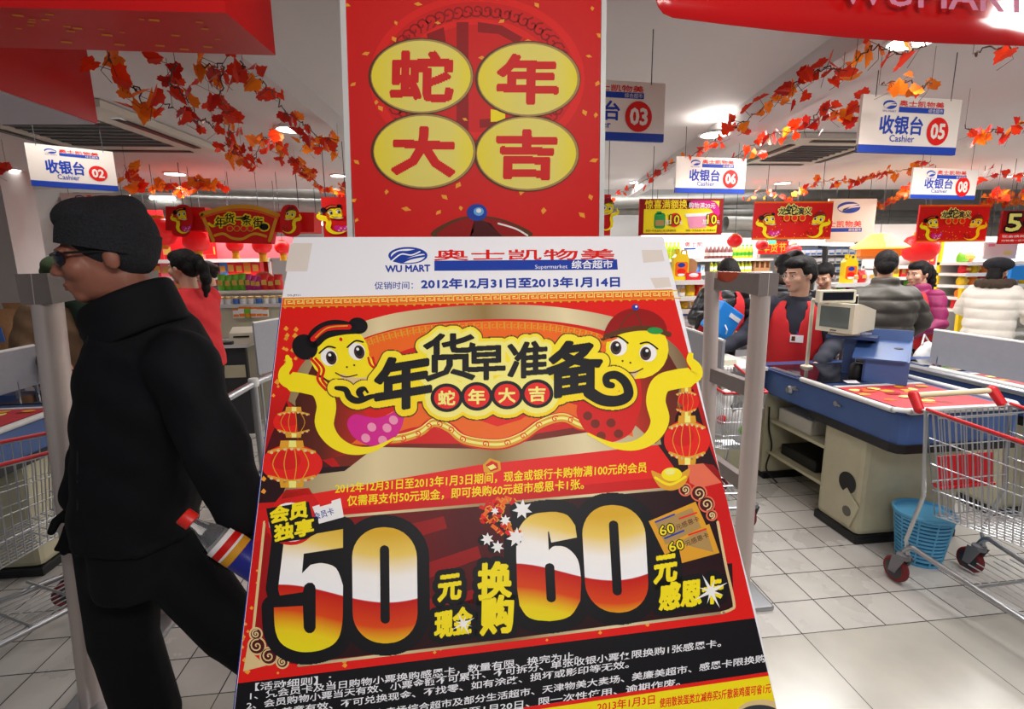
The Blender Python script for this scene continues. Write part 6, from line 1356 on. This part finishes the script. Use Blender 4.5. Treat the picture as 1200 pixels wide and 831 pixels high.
p = at(1053, 302, 3.72); person((p.x-.02, 3.80, 0), PI-.25, 'shopper in olive grey padded jacket with back to us', .955, 0, (-.5, .05, 0), (((-.36, -.04, 1.12), (-.30, -.22, .95), (0, -.8, -.5), (1, 0, 0)), ((.36, -.04, 1.12), (.30, -.24, 1.0), (0, -.8, -.4), (-1, 0, 0))), top='puffer_olive', bulk=1.42, collar=True, shoulder=.22, hem=.78)
p = at(1088, 314, 4.1); person((p.x+.06, 4.22, 0), -1.35, 'cashier with ponytail, purple jacket and red vest talking to the jacketed shopper', .90, .05, (-.1, .12, 0), (((-.24, -.10, 1.14), (-.16, -.36, 1.08), (0, -1, 0), (0, 0, -1)), ((.26, -.05, 1.12), (.16, -.34, 1.0), (-.2, -1, 0), (0, 0, -1))), top='coat_purple', vest='vest_red', hair='pony', bulk=1.12, female=True, collar=True)
def beret(t, T, RH, W, D, up):
    b = MB(); b.ell(T(0, .02, .075), (.125, .13, .075), 'wool_black', RH); b.ell(T(0, .01, .045), (.10, .115, .045), 'wool_black', RH); fuse('beret', b, .01, 'wool_black', t, 2)
    hood('fur_brown')(t, T, RH, W, D, up)
p = at(1170, 316, 4.6); person((p.x+.04, 4.65, 0), 2.0, 'shopper in white coat with brown fur hood and black beret at far right', .90, .05, (0, .15, 0), (((-.30, -.10, 1.14), (-.24, -.34, 1.02), (0, -1, 0), (1, 0, 0)), ((.30, -.10, 1.14), (.24, -.34, 1.02), (0, -1, 0), (-1, 0, 0))), top='coat_white', bulk=1.3, hair='long', extra=beret, hem=.7, female=True)
p = at(217, 309, 3.95); person((p.x+.02, 3.95, 0), -PI/2-.35, 'woman with ponytail in red uniform top facing left behind the walking man', 1.0, .05, (0, .1, 0), (((-.24, -.10, 1.12), (-.16, -.34, 1.02), (0, -1, 0), (1, 0, 0)), ((.26, -.05, 1.12), (.16, -.34, 1.02), (0, -1, 0), (-1, 0, 0))), top='vest_red', hair='pony', bulk=1.05, female=True, vox=.009)
p = at(243, 312, 5.9); person((p.x, 5.95, 0), -1.0, 'woman with hair bun and blue collar behind the green snack bags', .96, .05, (-.3, .2, 0), top='sweater_navy', hair='bun', vox=.011, female=True)
def cap12(t, T, RH, W, D, up):
    b = MB(); b.ell(T(0, .01, .07), (.105, .115, .08), 'cap_olive', RH); b.ell(T(0, .02, .02), (.1, .11, .06), 'cap_olive', RH); fuse('knit_cap', b, .01, 'cap_olive', t, 2)
    b = MB(); b.ell(W(up(1.44)), (.13, .12, .07), 'scarf_green'); b.capsule(W(up(1.42, .05, -.12)), W(up(1.2, .07, -.17)), .06, .055, 'scarf_green'); fuse('scarf', b, .014, 'scarf_green', t, 3)
    b = MB(); b.ell(W((.26, -.28, 1.02)), (.09, .07, .08), 'pink_plain'); b.build('pink_mitten', t, True, org=world_loc(t))
p = at(56, 312, 3.7); person((p.x, 3.75, 0), .9, 'shopper in olive knit cap, green scarf and brown coat behind the left gate', .97, .12, (.3, .4, 0), (((-.26, -.08, 1.12), (-.2, -.34, 1.06), (.3, -.9, 0), (0, 0, -1)), ((.30, -.06, 1.12), (.26, -.26, 1.02), (0, -1, 0), (0, 0, -1))), top='coat_brown', bulk=1.25, extra=cap12)
t = thing('shopping_bag', (4.0, 3.55, 0), 'white plastic shopping bag hanging beside the jacketed shopper', 'bag')
c = at(1083, 415, 3.45); b = MB(); b.ell(c+V((0, 0, -.06)), (.085, .06, .13), 'bag_white'); b.ell(c+V((.02, 0, .02)), (.06, .05, .08), 'bag_white'); fuse('bag_body', b, .012, 'bag_white', t, 1)
b = MB(); b.tube([c+V((-.03, 0, .08)), c+V((0, .02, .15)), c+V((.04, 0, .08))], .008, 'bag_white', 6); b.build('bag_handle', t, True)
# ------------------------------------------------------------------ shelving and goods
def shelving(x0, x1, y, d, zs, label, ztop, back='shelf_white', mt='shelf_white', end=None):
    t = thing('shelf_unit', ((x0+x1)/2, y+d/2, 0), label, 'shelf')
    for z in zs: b = MB(); b.bb((x0, y, z-.035), (x1, y+d, z), mt); b.bb((x0, y-.012, z-.04), (x1, y, z+.005), 'white_rim'); b.build('shelf_board', t)
    b = MB(); b.bb((x0, y+d, 0), (x1, y+d+.02, ztop), back); b.build('back_panel', t)
    for x in (x0, x1-.03): b = MB(); b.bb((x, y+d-.04, 0), (x+.03, y+d, ztop), end or mt); b.build('upright', t)
    b = MB(); b.bb((x0, y+.02, 0), (x1, y+d, .1), 'mid_grey'); b.build('base', t)
    return t
PROT = {}
def prod(kind, mt, mt2=None):
    k = (kind, mt, mt2)
    if k in PROT: return PROT[k]
    b = MB()
    if kind == 'bottle': b.lathe([(.034, 0), (.036, .01), (.036, .12), (.03, .16), (.014, .20), (.014, .215)], (0, 0, 0), mt, 12); b.lathe([(.0365, .05), (.0365, .11)], (0, 0, 0), mt2, 12); b.lathe([(.017, .212), (.017, .24)], (0, 0, 0), mt2, 10)
    elif kind == 'tub': b.lathe([(.032, 0), (.034, .01), (.034, .06), (.03, .064)], (0, 0, 0), mt, 12); b.lathe([(.035, .06), (.035, .08), (.03, .084)], (0, 0, 0), mt2, 12)
    elif kind == 'box': b.bb((-.5, -.5, 0), (.5, .5, 1), mt); b.bb((-.3, -.503, .3), (.3, -.495, .75), mt2)
    elif kind == 'bag':
        n, rows = 10, [(0, .5, .30), (.08, .49, .42), (.35, .48, .5), (.7, .47, .42), (.92, .48, .12), (1, .5, .03)]
        P = [V((rx*math.cos(2*PI*j/n), ry*math.sin(2*PI*j/n), z)) for z, rx, ry in rows for j in range(n)]
        b.add(P, [(i*n+j, i*n+(j+1) % n, (i+1)*n+(j+1) % n, (i+1)*n+j) for i in range(5) for j in range(n)]+[tuple(range(n-1, -1, -1)), tuple(range(50, 60))], mt)
        b.prism([(-.3, -.47, .35), (.3, -.47, .35), (.25, -.45, .65), (-.25, -.45, .65)], (0, -.04, 0), mt2)
    elif kind == 'pack': b.bb((-.5, -.5, 0), (.5, .5, .82), mt); b.bb((-.42, -.52, .1), (.42, -.48, .38), mt2); b.bb((-.5, -.08, .82), (.5, .08, 1), mt2); b.cone((0, .0, .93), (0, 1.6, .93), .05, .05, 'steel', 5)
    o = b.build('proto_'+kind, smooth=kind in ('bottle', 'tub', 'bag')); me = o.data; bpy.data.objects.remove(o); PROT[k] = me; return me
def put(name, me, loc, scale, label, cat, group, rz=0.0):
    o = bpy.data.objects.new(name, me); COL.objects.link(o); o.location = loc; o.scale = scale; o.rotation_euler.z = rz; return tag(o, label, cat, group)
CN = {'pack_red': 'red', 'pack_pink': 'pink', 'pack_gold': 'gold', 'pack_orange': 'orange', 'pack_green': 'green', 'pack_magenta': 'magenta', 'pack_white': 'white', 'pack_blue': 'blue', 'jug_yellow': 'yellow', 'coat_purple': 'purple', 'cardboard': 'brown cardboard', 'bottle_green': 'lime green', 'bottle_lime': 'pale yellow', 'bottle_purple': 'dark red'}
rs = random.Random(11)
def fill_row(name, kind, x0, x1, y, z, n, mats, w_, d, h, where, cat, second='pack_gold', jit=.12):
    for i in range(n):
        mt = mats[i % len(mats)] if isinstance(mats, list) else mats(i)
        s2 = second if second != mt else 'pack_white'; x = x0+(x1-x0)*(i+.5)/n; hh = h*(1+rs.uniform(-jit, jit))
        sc = (1, 1, 1) if kind in ('bottle', 'tub') else (w_, d, hh)
        if kind in ('bottle', 'tub'): k = h/(.24 if kind == 'bottle' else .084); sc = (k, k, k)
        put(name, prod(kind, mt, s2), (x, y, z), sc, '%s %s' % (CN[mt], where), cat, '%s %s row' % (CN[mt], where), rs.uniform(-.06, .06) if kind not in ('pack',) else 0)
# left wall of red gift boxes
LY = 6.9; xl, xr = at(150, 320, LY).x, at(306, 320, LY).x; z1, z2, z3 = at(250, 304, LY).z, at(250, 324, LY).z, at(250, 345, LY).z
shelving(xl, xr, LY, .4, [.3, .7, z3, z2, z1], 'left wall shelf unit stocked with red gift boxes under the arch', 2.25, back='pack_red')
gm = ['pack_red', 'pack_orange', 'pack_red', 'pack_pink', 'pack_red', 'pack_pink', 'pack_gold', 'pack_pink', 'pack_red', 'coat_purple', 'pack_blue', 'pack_red']
fill_row('gift_box', 'box', xl+.05, xr-.05, LY+.16, z2, 15, gm, .12, .14, .19, 'gift box on the middle shelf of the left wall unit', 'box')
fill_row('gift_box', 'box', xl+.05, xr-.05, LY+.16, z3, 14, gm[::-1], .13, .14, .17, 'gift box on the lower shelf of the left wall unit', 'box')
fill_row('gift_box', 'box', xl+.05, xr-.05, LY+.16, z1, 9, ['pack_red', 'pack_pink', 'pack_red'], .22, .14, .20, 'large gift box on the top shelf of the left wall unit', 'box')
for k, (xa, xb, ya, yb, mt, lb) in enumerate([(163, 196, 246, 292, 'pack_red', 'red'), (197, 250, 270, 298, 'pack_red', 'broad red'), (252, 345, 278, 302, 'pack_pink', 'pale red')]):
    a_, c_ = at(xa, ya, 6.4+k*.1), at(xb, yb, 6.4+k*.1); b = MB(); b.bb((a_.x, 6.4+k*.1, c_.z), (c_.x, 6.415+k*.1, a_.z), mt)
    for u in (.2, .8): x = a_.x+(c_.x-a_.x)*u; b.cone((x, 6.41+k*.1, a_.z), (x, 6.41+k*.1, CZ), .003, .003, 'dark_grey', 5)
    tag(b.build('hanging_poster'), lb+' plain poster sheet hanging over the left shelf unit', 'poster')
# snack rack and cash desk left of the poster
SY = 5.35; a_, c_ = at(258, 400, SY), at(342, 350, SY); zt = at(300, 356, SY).z
t = thing('snack_rack', ((a_.x+c_.x)/2, SY, 0), 'cream pegboard rack with snack bags on top left of the poster', 'rack')
b = MB(); b.bb((a_.x-.25, SY+.02, 0), (c_.x, SY+.05, zt-.02), 'peg_cream'); b.build('pegboard', t)
b = MB(); b.bb((a_.x-.25, SY-.02, zt-.035), (c_.x, SY+.36, zt), 'white_rim'); b.build('top_shelf', t)
b = MB(); b.bb((a_.x-.25, SY+.16, zt), (c_.x, SY+.18, zt+.13), 'shelf_white'); b.bb((a_.x-.25, SY+.1, zt+.10), (c_.x, SY+.36, zt+.12), 'shelf_white'); b.build('upper_tray', t)
for x in (c_.x-.02, c_.x-.12): b = MB(); b.bb((x, SY-.0, 0), (x+.02, SY+.03, zt), 'cream_panel'); b.build('upright', t)
fill_row('gum_tub', 'tub', a_.x, c_.x-.08, SY+.04, zt, 9, ['pack_white', 'pack_white', 'pack_blue'], .06, .06, .075, 'gum tub on the shelf edge of the snack rack', 'tub')
ux = at(255, 340, SY+.2).x; fill_row('snack_bag', 'bag', ux, at(288, 340, SY+.2).x, SY+.24, zt+.12, 4, ['pack_green'], .085, .09, .19, 'snack bag on the left of the snack rack top', 'snack bag')
fill_row('snack_bag', 'bag', at(288, 340, SY+.2).x, at(306, 340, SY+.2).x, SY+.24, zt+.12, 3, ['pack_magenta'], .075, .09, .16, 'candy bag in the middle of the snack rack top', 'snack bag')
fill_row('snack_bag', 'bag', at(306, 340, SY+.2).x, at(330, 340, SY+.2).x, SY+.24, zt+.12, 3, ['pack_red'], .09, .09, .16, 'candy bag at the right end of the snack rack top', 'snack bag')
fill_row('hanging_pack', 'pack', at(276, 372, SY).x, at(316, 372, SY).x, SY-.03, at(295, 372, SY-.03).z, 6, ['pack_white', 'pack_white', 'pack_green', 'pack_white'], .06, .03, .10, 'hanging pack on the hooks of the snack rack', 'pack', second='pack_orange')
t = thing('fan_pack', at(312, 332, SY+.3), 'round topped cardboard snack display standing on the snack rack', 'display'); c = at(310, 335, SY+.32)
b = MB(); b.prism([c+V((.11*math.cos(a), 0, .05+.10*math.sin(a))) for a in [PI*i/14 for i in range(15)]]+[c+V((-.11, 0, -.06)), c+V((.11, 0, -.06))][:], (0, .02, 0), 'cardboard'); b.build('card', t); b = MB(); b.bb((c.x-.10, c.y-.05, zt+.12), (c.x+.10, c.y+.02, c.z+.03), 'pack_red'); b.build('tray', t)
DY = 5.0
t = thing('cash_desk', (at(275, 405, DY).x, DY, 0), 'grey topped cash desk with dark front left of the poster', 'desk'); x0, x1 = at(238, 404, DY).x, at(296, 404, DY).x; zd = at(270, 404, DY-.12).z
b = MB(); b.bb((x0, DY-.14, zd-.03), (x1, DY+.3, zd), 'white_rim'); b.build('desk_top', t); b = MB(); b.bb((x0+.03, DY-.1, 0), (x1-.03, DY-.06, zd-.03), 'dark_grey'); b.build('front_panel', t); b = MB(); b.bb((x0+.03, DY-.11, zd-.32), (x1-.05, DY-.099, zd-.2), 'cream_panel'); b.build('drawer_front', t)
c = at(285, 388, DY); t = thing('receipt_printer', (c.x, DY, zd), 'white receipt printer on the cash desk left of the poster', 'printer')
b = MB(); b.prism([(c.x-.10, DY-.09, zd), (c.x-.10, DY+.12, zd), (c.x-.10, DY+.12, zd+.14), (c.x-.10, DY+.02, zd+.15), (c.x-.10, DY-.07, zd+.10)], (.22, 0, 0), 'crt_plastic'); b.build('case', t); b = MB(); b.bb((c.x-.06, DY-.088, zd+.06), (c.x+.08, DY-.07, zd+.075), 'black_plastic'); b.build('paper_slot', t)
c = at(260, 398, DY-.05); t = thing('keyboard', (c.x, DY-.05, zd), 'dark keyboard on the cash desk beside the receipt printer', 'keyboard'); b = MB(); b.bb((c.x-.13, DY-.13, zd), (c.x+.12, DY+.02, zd+.025), 'dark_grey', .005); b.build('case', t)
b = MB(); [b.bb((c.x-.12+i*.024, DY-.12+j*.03, zd+.025), (c.x-.1+i*.024, DY-.096+j*.03, zd+.031), 'mid_grey') for i in range(10) for j in range(4)]; b.build('keys', t)
# brown bags at the far left
for i, (px, py, w_, h, mt, lb) in enumerate([(-6, 392, .30, .34, 'cardboard', 'brown kraft bag at the far left edge, left of the pair'), (22, 393, .24, .38, 'cardboard', 'brown kraft bag beside the left gate post, right of the pair')]):
    c = at(px, py, 4.4+i*.1); put('kraft_bag', prod('bag', mt, 'pack_blue' if i == 0 else 'cardboard'), (c.x, 4.45+i*.1, .9), (w_, .16, h+.06), lb, 'bag', 'kraft bags at left')
t = thing('side_table', (at(8, 400, 4.5).x, 4.5, 0), 'low brown table carrying the kraft bags at far left', 'table'); x0, x1 = at(-40, 400, 4.5).x, at(40, 400, 4.5).x
b = MB(); b.bb((x0, 4.3, .86), (x1, 4.75, .90), 'cardboard'); b.build('table_top', t)
for x in (x0+.05, x1-.05): b = MB(); b.bb((x-.03, 4.35, 0), (x+.03, 4.7, .86), 'mid_grey'); b.build('leg', t)
# middle back shelves with drinks
BY = 7.7; xa, xb = at(755, 303, BY).x, at(906, 303, BY).x; za, zb, zc = at(860, 303, BY).z, at(860, 319, BY).z, at(860, 336, BY).z
shelving(xa, xb, BY, .4, [.3, .7, zc, zb, za], 'white drinks shelf unit between the poster and the cashier', 1.95, back='pack_white')
X = lambda px: at(px, 300, BY).x
fill_row('drink_bottle', 'bottle', X(772), X(800), BY+.1, za, 6, ['bottle_green'], 0, 0, .27, 'drink bottle at the left end of the top drinks shelf', 'bottle', 'bottle_lime')
fill_row('drink_bottle', 'bottle', X(829), X(862), BY+.1, za, 7, ['bottle_purple'], 0, 0, .22, 'drink bottle in the middle of the top drinks shelf', 'bottle', 'cap_white')
fill_row('drink_bottle', 'bottle', X(862), X(886), BY+.1, za, 5, ['bottle_lime'], 0, 0, .22, 'drink bottle in the middle of the top drinks shelf', 'bottle', 'cap_green')
fill_row('drink_bottle', 'bottle', X(836), X(886), BY+.1, zb, 11, ['bottle_lime', 'bottle_green'], 0, 0, .19, 'drink bottle on the second drinks shelf', 'bottle', 'cap_white')
fill_row('carton', 'box', X(887), X(905), BY+.14, zb+.0, 3, ['cardboard'], .09, .2, .2, 'carton at the right end of the second drinks shelf', 'carton', 'brown_print')
fill_row('juice_pack', 'box', X(887), X(906), BY+.12, zc, 5, ['pack_orange', 'jug_yellow'], .045, .06, .15, 'juice pack at the right end of the third drinks shelf', 'pack', 'pack_red')
fill_row('white_pack', 'box', X(800), X(830), BY+.12, zb, 5, ['pack_white', 'pack_blue'], .06, .08, .12, 'box on the second drinks shelf behind the clerk', 'pack', 'sky_print')
banner('shelf_sign', (800, 283, 826, 298), 7.5, 'white shelf sign with red and blue lettering above the drinks', lambda A, w, h: (A.text('奥士凯', (.1*w, .4*h), (.9*w, .4*h), .4*h, 'red_print', 1, .02), A.poly([(.08*w, .5*h), (.6*w, .5*h), (.6*w, .65*h), (.08*w, .65*h)], 'blue_print', 1)), base='white_card', cat='sign')
banner('red_sheet', (890, 283, 925, 298), 7.6, 'red festive sheet with gold lettering behind the green exit light', lambda A, w, h: A.text('年货节', (.1*w, .8*h), (.9*w, .8*h), .8*h, 'gold_print', 1, .02), cat='poster')
t = thing('exit_light', at(904, 284, 6.9), 'small green exit light under the left red snake banner', 'exit light'); c = at(904, 284, 6.9)
b = MB(); b.box(c, (.12, .04, .05), 'exit_green', None, .01); b.build('lamp', t); b = MB(); b.cone(c, (c.x, c.y, CZ), .005, .005, 'dark_grey', 5); b.build('hanger', t)
# wall of hanging blister packs
PY = 8.3; xa, xb = at(922, 300, PY).x, at(1024, 300, PY).x
t = thing('peg_wall', ((xa+xb)/2, PY, 0), 'grey peg wall hung with white blister packs behind the cashier', 'rack')
b = MB(); b.bb((xa, PY, .2), (xb, PY+.04, 1.9), 'mid_grey'); b.build('board', t)
for px in (961, 1024): b = MB(); b.bb((at(px, 300, PY).x-.05, PY-.08, 0), (at(px, 300, PY).x+.05, PY+.02, 1.92), 'dark_grey'); b.build('post', t)
for r, py in enumerate((297, 307, 317, 327)):
    for q, (pa, pb, n) in enumerate(((924, 958, 5), (965, 1020, 7))):
        fill_row('blister_pack', 'pack', at(pa, py, PY).x, at(pb, py, PY).x, PY-.1, at(960, py+1, PY).z-.02, n, ['pack_white'], .10, .03, .115, 'blister pack, %s row of the %s half of the peg wall' % (('top', 'second', 'third', 'bottom')[r], ('left', 'right')[q]), 'pack', 'pack_blue' if r % 2 == 0 else 'mid_grey', jit=.02)
# till side racks with jugs of detergent
def jug(px, py, Y, z, k, label):
    c = at(px, py, Y); t = thing('detergent_jug', (c.x, Y, z), label, 'jug', 'yellow detergent jugs'); w_ = .075*k
    b = MB(); b.prism([(c.x+x*w_, Y-.035*k, z+zz*.26*k) for x, zz in ((-1, 0), (1, 0), (1, .80), (.75, .95), (.1, 1.0), (-.5, 1.0), (-1, .85))], (0, .07*k, 0), 'jug_yellow'); b.build('jug_body', t)
    b = MB(); b.tube([(c.x+.1*w_, Y, z+.255*k), (c.x+.2*w_, Y, z+.29*k), (c.x+.8*w_, Y, z+.29*k), (c.x+.95*w_, Y, z+.22*k)], .010*k, 'jug_yellow', 8); b.build('handle', t, True)
    b = MB(); b.lathe([(.022*k, .26*k), (.022*k, .305*k)], (c.x-.5*w_, Y, z), 'jug_yellow', 14); b.build('cap', t)
    A = Art(lambda x, y: V((c.x+x, Y-.0352*k, z-y)), (0, -1, 0), .0008); A.poly(rrect(0, -.11*k, 1.7*w_, .14*k, .02), 'orange_print', 1); A.ell(0, -.15*k, .5*w_, .022*k, 'blue_print', 2); A.ell(0, -.09*k, .6*w_, .025*k, 'bright_red', 2); A.ell(0, -.055*k, .5*w_, .012*k, 'white_print', 2); A.mb.build('front_label', t, recalc=False)
RY = 4.7; xa, xb = at(770, 330, RY).x, at(832, 330, RY).x; zz = [at(800, py, RY).z for py in (329, 348, 363, 378)]
shelving(xa, xb, RY, .3, [.3, .6]+zz[::-1], 'till side rack with colourful sweets and a yellow jug beside the poster', zz[0]+.02, back='mid_grey')
jug(796, 330, RY+.1, zz[0], 1.0, 'yellow detergent jug on the till side rack beside the poster')
t = thing('fan_pack', (at(817, 320, RY).x, RY+.1, zz[0]), 'round topped red snack display next to the yellow jug beside the poster', 'display'); c = V((at(816, 320, RY).x, RY+.1, zz[0]))
b = MB(); b.prism([c+V((.085*math.cos(a), .05, .13+.085*math.sin(a))) for a in [2*PI*i/20 for i in range(20)]], (0, .012, 0), 'cardboard'); b.build('card', t); b = MB(); b.bb((c.x-.075, c.y-.05, zz[0]), (c.x+.075, c.y+.05, zz[0]+.075), 'pack_red'); b.ell((c.x, c.y-.05, zz[0]+.05), (.05, .01, .02), 'pack_white'); b.build('tray', t)
fill_row('sweet_bag', 'bag', xa+.05, xb, RY+.12, zz[1], 5, ['pack_green', 'pack_magenta', 'pack_white', 'jug_yellow', 'pack_red'], .10, .12, .13, 'sweet bag on the upper shelf of the till side rack', 'sweet bag')
fill_row('sweet_bag', 'bag', xa+.05, xb, RY+.12, zz[2], 6, ['pack_white', 'jug_yellow', 'pack_red', 'jug_yellow', 'pack_white', 'pack_magenta'], .085, .12, .10, 'sweet bag on the middle shelf of the till side rack', 'sweet bag')
fill_row('gum_tub', 'tub', xa+.05, xb, RY+.06, zz[3], 7, ['pack_white'], .06, .06, .085, 'gum tub on the low shelf of the till side rack', 'tub', 'pack_blue')
RY2 = 4.9; xa, xb = at(978, 335, RY2).x, at(1030, 335, RY2).x; zz2 = [at(1000, py, RY2).z for py in (332, 345, 358)]
shelving(xa, xb, RY2, .3, [.3, .6]+zz2[::-1], 'till side rack behind the monitor carrying the second yellow jug', zz2[0]+.02, back='mid_grey')
jug(993, 332, RY2+.1, zz2[0], 1.0, 'yellow detergent jug standing behind the old monitor')
fill_row('sweet_bag', 'bag', at(1002, 340, RY2).x, xb, RY2+.1, zz2[0], 3, ['pack_white', 'pack_red', 'pack_white'], .09, .1, .12, 'sweet bag right of the jug behind the old monitor', 'sweet bag')
fill_row('sweet_bag', 'bag', xa, xb, RY2+.1, zz2[1], 5, ['pack_white', 'pack_green', 'pack_magenta', 'pack_red', 'pack_white'], .08, .1, .09, 'sweet bag on the upper shelf behind the old monitor', 'sweet bag')
fill_row('gum_tub', 'tub', xa, xb, RY2+.06, zz2[2], 6, ['pack_red'], .06, .06, .08, 'gum tub on the lower shelf behind the old monitor', 'tub', 'pack_white')
# right shelves
GY = 6.9; xa, xb = at(1036, 310, GY).x, at(1134, 310, GY).x; zg = [at(1100, py, GY).z for py in (311, 324, 339, 354)]
shelving(xa, xb, GY, .4, [.3, .6]+zg[::-1], 'white shelf unit with gift boxes behind the ponytailed cashier', 2.1)
fill_row('gift_box', 'box', at(1088, 305, GY).x, at(1108, 305, GY).x, GY+.15, zg[0], 3, ['pack_pink', 'pack_red', 'pack_pink'], .09, .15, .19, 'gift box on the top right shelf behind the ponytailed cashier', 'box')
fill_row('wood_box', 'box', at(1108, 305, GY).x, at(1130, 305, GY).x, GY+.15, zg[0], 1, ['pack_gold'], .32, .15, .19, 'wide box at the right end of the top right shelf', 'box', 'tan_print')
fill_row('gift_box', 'box', xa+.6, xb-.05, GY+.15, zg[1], 9, ['pack_white', 'pack_red', 'pack_pink', 'pack_red'], .12, .15, .12, 'gift box on the second right shelf behind the ponytailed cashier', 'box')
fill_row('gift_box', 'box', xa+.6, xb-.05, GY+.15, zg[2], 9, ['pack_green', 'pack_red', 'pack_white'], .12, .15, .12, 'box on the third right shelf behind the ponytailed cashier', 'box')
fill_row('gift_box', 'box', xa+.1, xa+.6, GY+.15, zg[1], 4, ['pack_orange', 'jug_yellow', 'pack_red'], .1, .15, .14, 'box on the second right shelf behind the jacketed shopper', 'box')
HY = 5.7; xa, xb = at(1130, 330, HY).x, at(1260, 330, HY).x; zh = [at(1160, py, HY).z for py in (307, 320, 334, 348, 362)]
shelving(xa, xb, HY, .4, [.3, .6]+zh[::-1], 'white snack shelf unit with yellow end post at the right edge', 1.85, end='jug_yellow')
fm = lambda a: (lambda i: a[(i*7+i//3) % len(a)])
fill_row('snack_pack', 'bag', xa+.05, xb, HY+.14, zh[1], 11, fm(['pack_red', 'jug_yellow', 'pack_orange']), .11, .14, .12, 'snack pack on the upper shelf of the yellow ended unit', 'snack pack')
fill_row('snack_pack', 'bag', xa+.05, xb, HY+.14, zh[2], 11, fm(['jug_yellow', 'pack_red', 'pack_red', 'pack_orange']), .11, .14, .12, 'snack pack on the second shelf of the yellow ended unit', 'snack pack')
fill_row('snack_pack', 'bag', xa+.05, xb, HY+.14, zh[3], 11, fm(['pack_orange', 'pack_red', 'jug_yellow', 'pack_green']), .11, .14, .12, 'snack pack on the third shelf of the yellow ended unit', 'snack pack')
fill_row('red_carton', 'box', xa+.05, xb, HY+.14, zh[4], 9, ['pack_red', 'pack_pink'], .12, .14, .13, 'carton on the low shelf of the yellow ended unit', 'carton', 'pack_white')
fill_row('snack_pack', 'bag', xa+.05, at(1150, 300, HY).x, HY+.14, zh[0], 2, ['pack_green', 'pack_orange'], .14, .14, .13, 'snack pack on the very top of the yellow ended unit', 'snack pack')
b = MB(); b.prism([at(1127, 338, HY-.06), at(1132, 338, HY-.06), at(1127, 392, HY-.06), at(1121, 392, HY-.06)], (0, .04, 0), 'jug_yellow'); o = b.build('price_rail'); tag(o, 'slanting yellow price rail at the end of the right snack shelf', 'rail')
banner('price_board', (1155, 284, 1193, 304), 5.3, 'blank white price board hanging over the right snack shelf', lambda A, w, h: (A.poly([(.1*w, .1*h), (.3*w, .1*h), (.3*w, .25*h), (.1*w, .25*h)], 'pink_print', 1), A.poly([(.6*w, .55*h), (.85*w, .55*h), (.85*w, .75*h), (.6*w, .75*h)], 'pale_yellow', 1)), base='white_card', cat='sign')
c = at(1196, 318, 5.2); b = MB(); b.bb((c.x-.12, 5.2, c.z-.10), (c.x+.4, 5.24, c.z+.07), 'blue_box', .01); b.cone((c.x, 5.22, c.z-.1), (c.x, 5.22, 0), .015, .015, 'steel', 8); tag(b.build('blue_board'), 'plain blue board at the right edge above the white coated shopper', 'sign')
# grocery bags inside the small trolley
for i, (x, y, z, k) in enumerate([(1.64, 2.90, .5, 1.0), (1.70, 2.74, .5, .85)]):
    b = MB(); c = V((x, y, z)); b.ell(c+V((0, 0, .12*k)), (.085*k, .08*k, .13*k), 'bag_white'); b.ell(c+V((.03, -.02, .24*k)), (.05*k, .05*k, .06*k), 'bag_white'); t = thing('grocery_bag', c, ('taller white grocery bag in the small trolley behind the right gate', 'smaller white grocery bag in front in the trolley behind the right gate')[i], 'bag'); fuse('bag_body', b, .012, 'bag_white', t, 1)
    b = MB(); b.ell(c+V((-.02, -.078*k, .12*k)), (.035, .014, .03), 'pack_red' if i == 0 else 'pack_green'); b.build('bag_print', t, True)
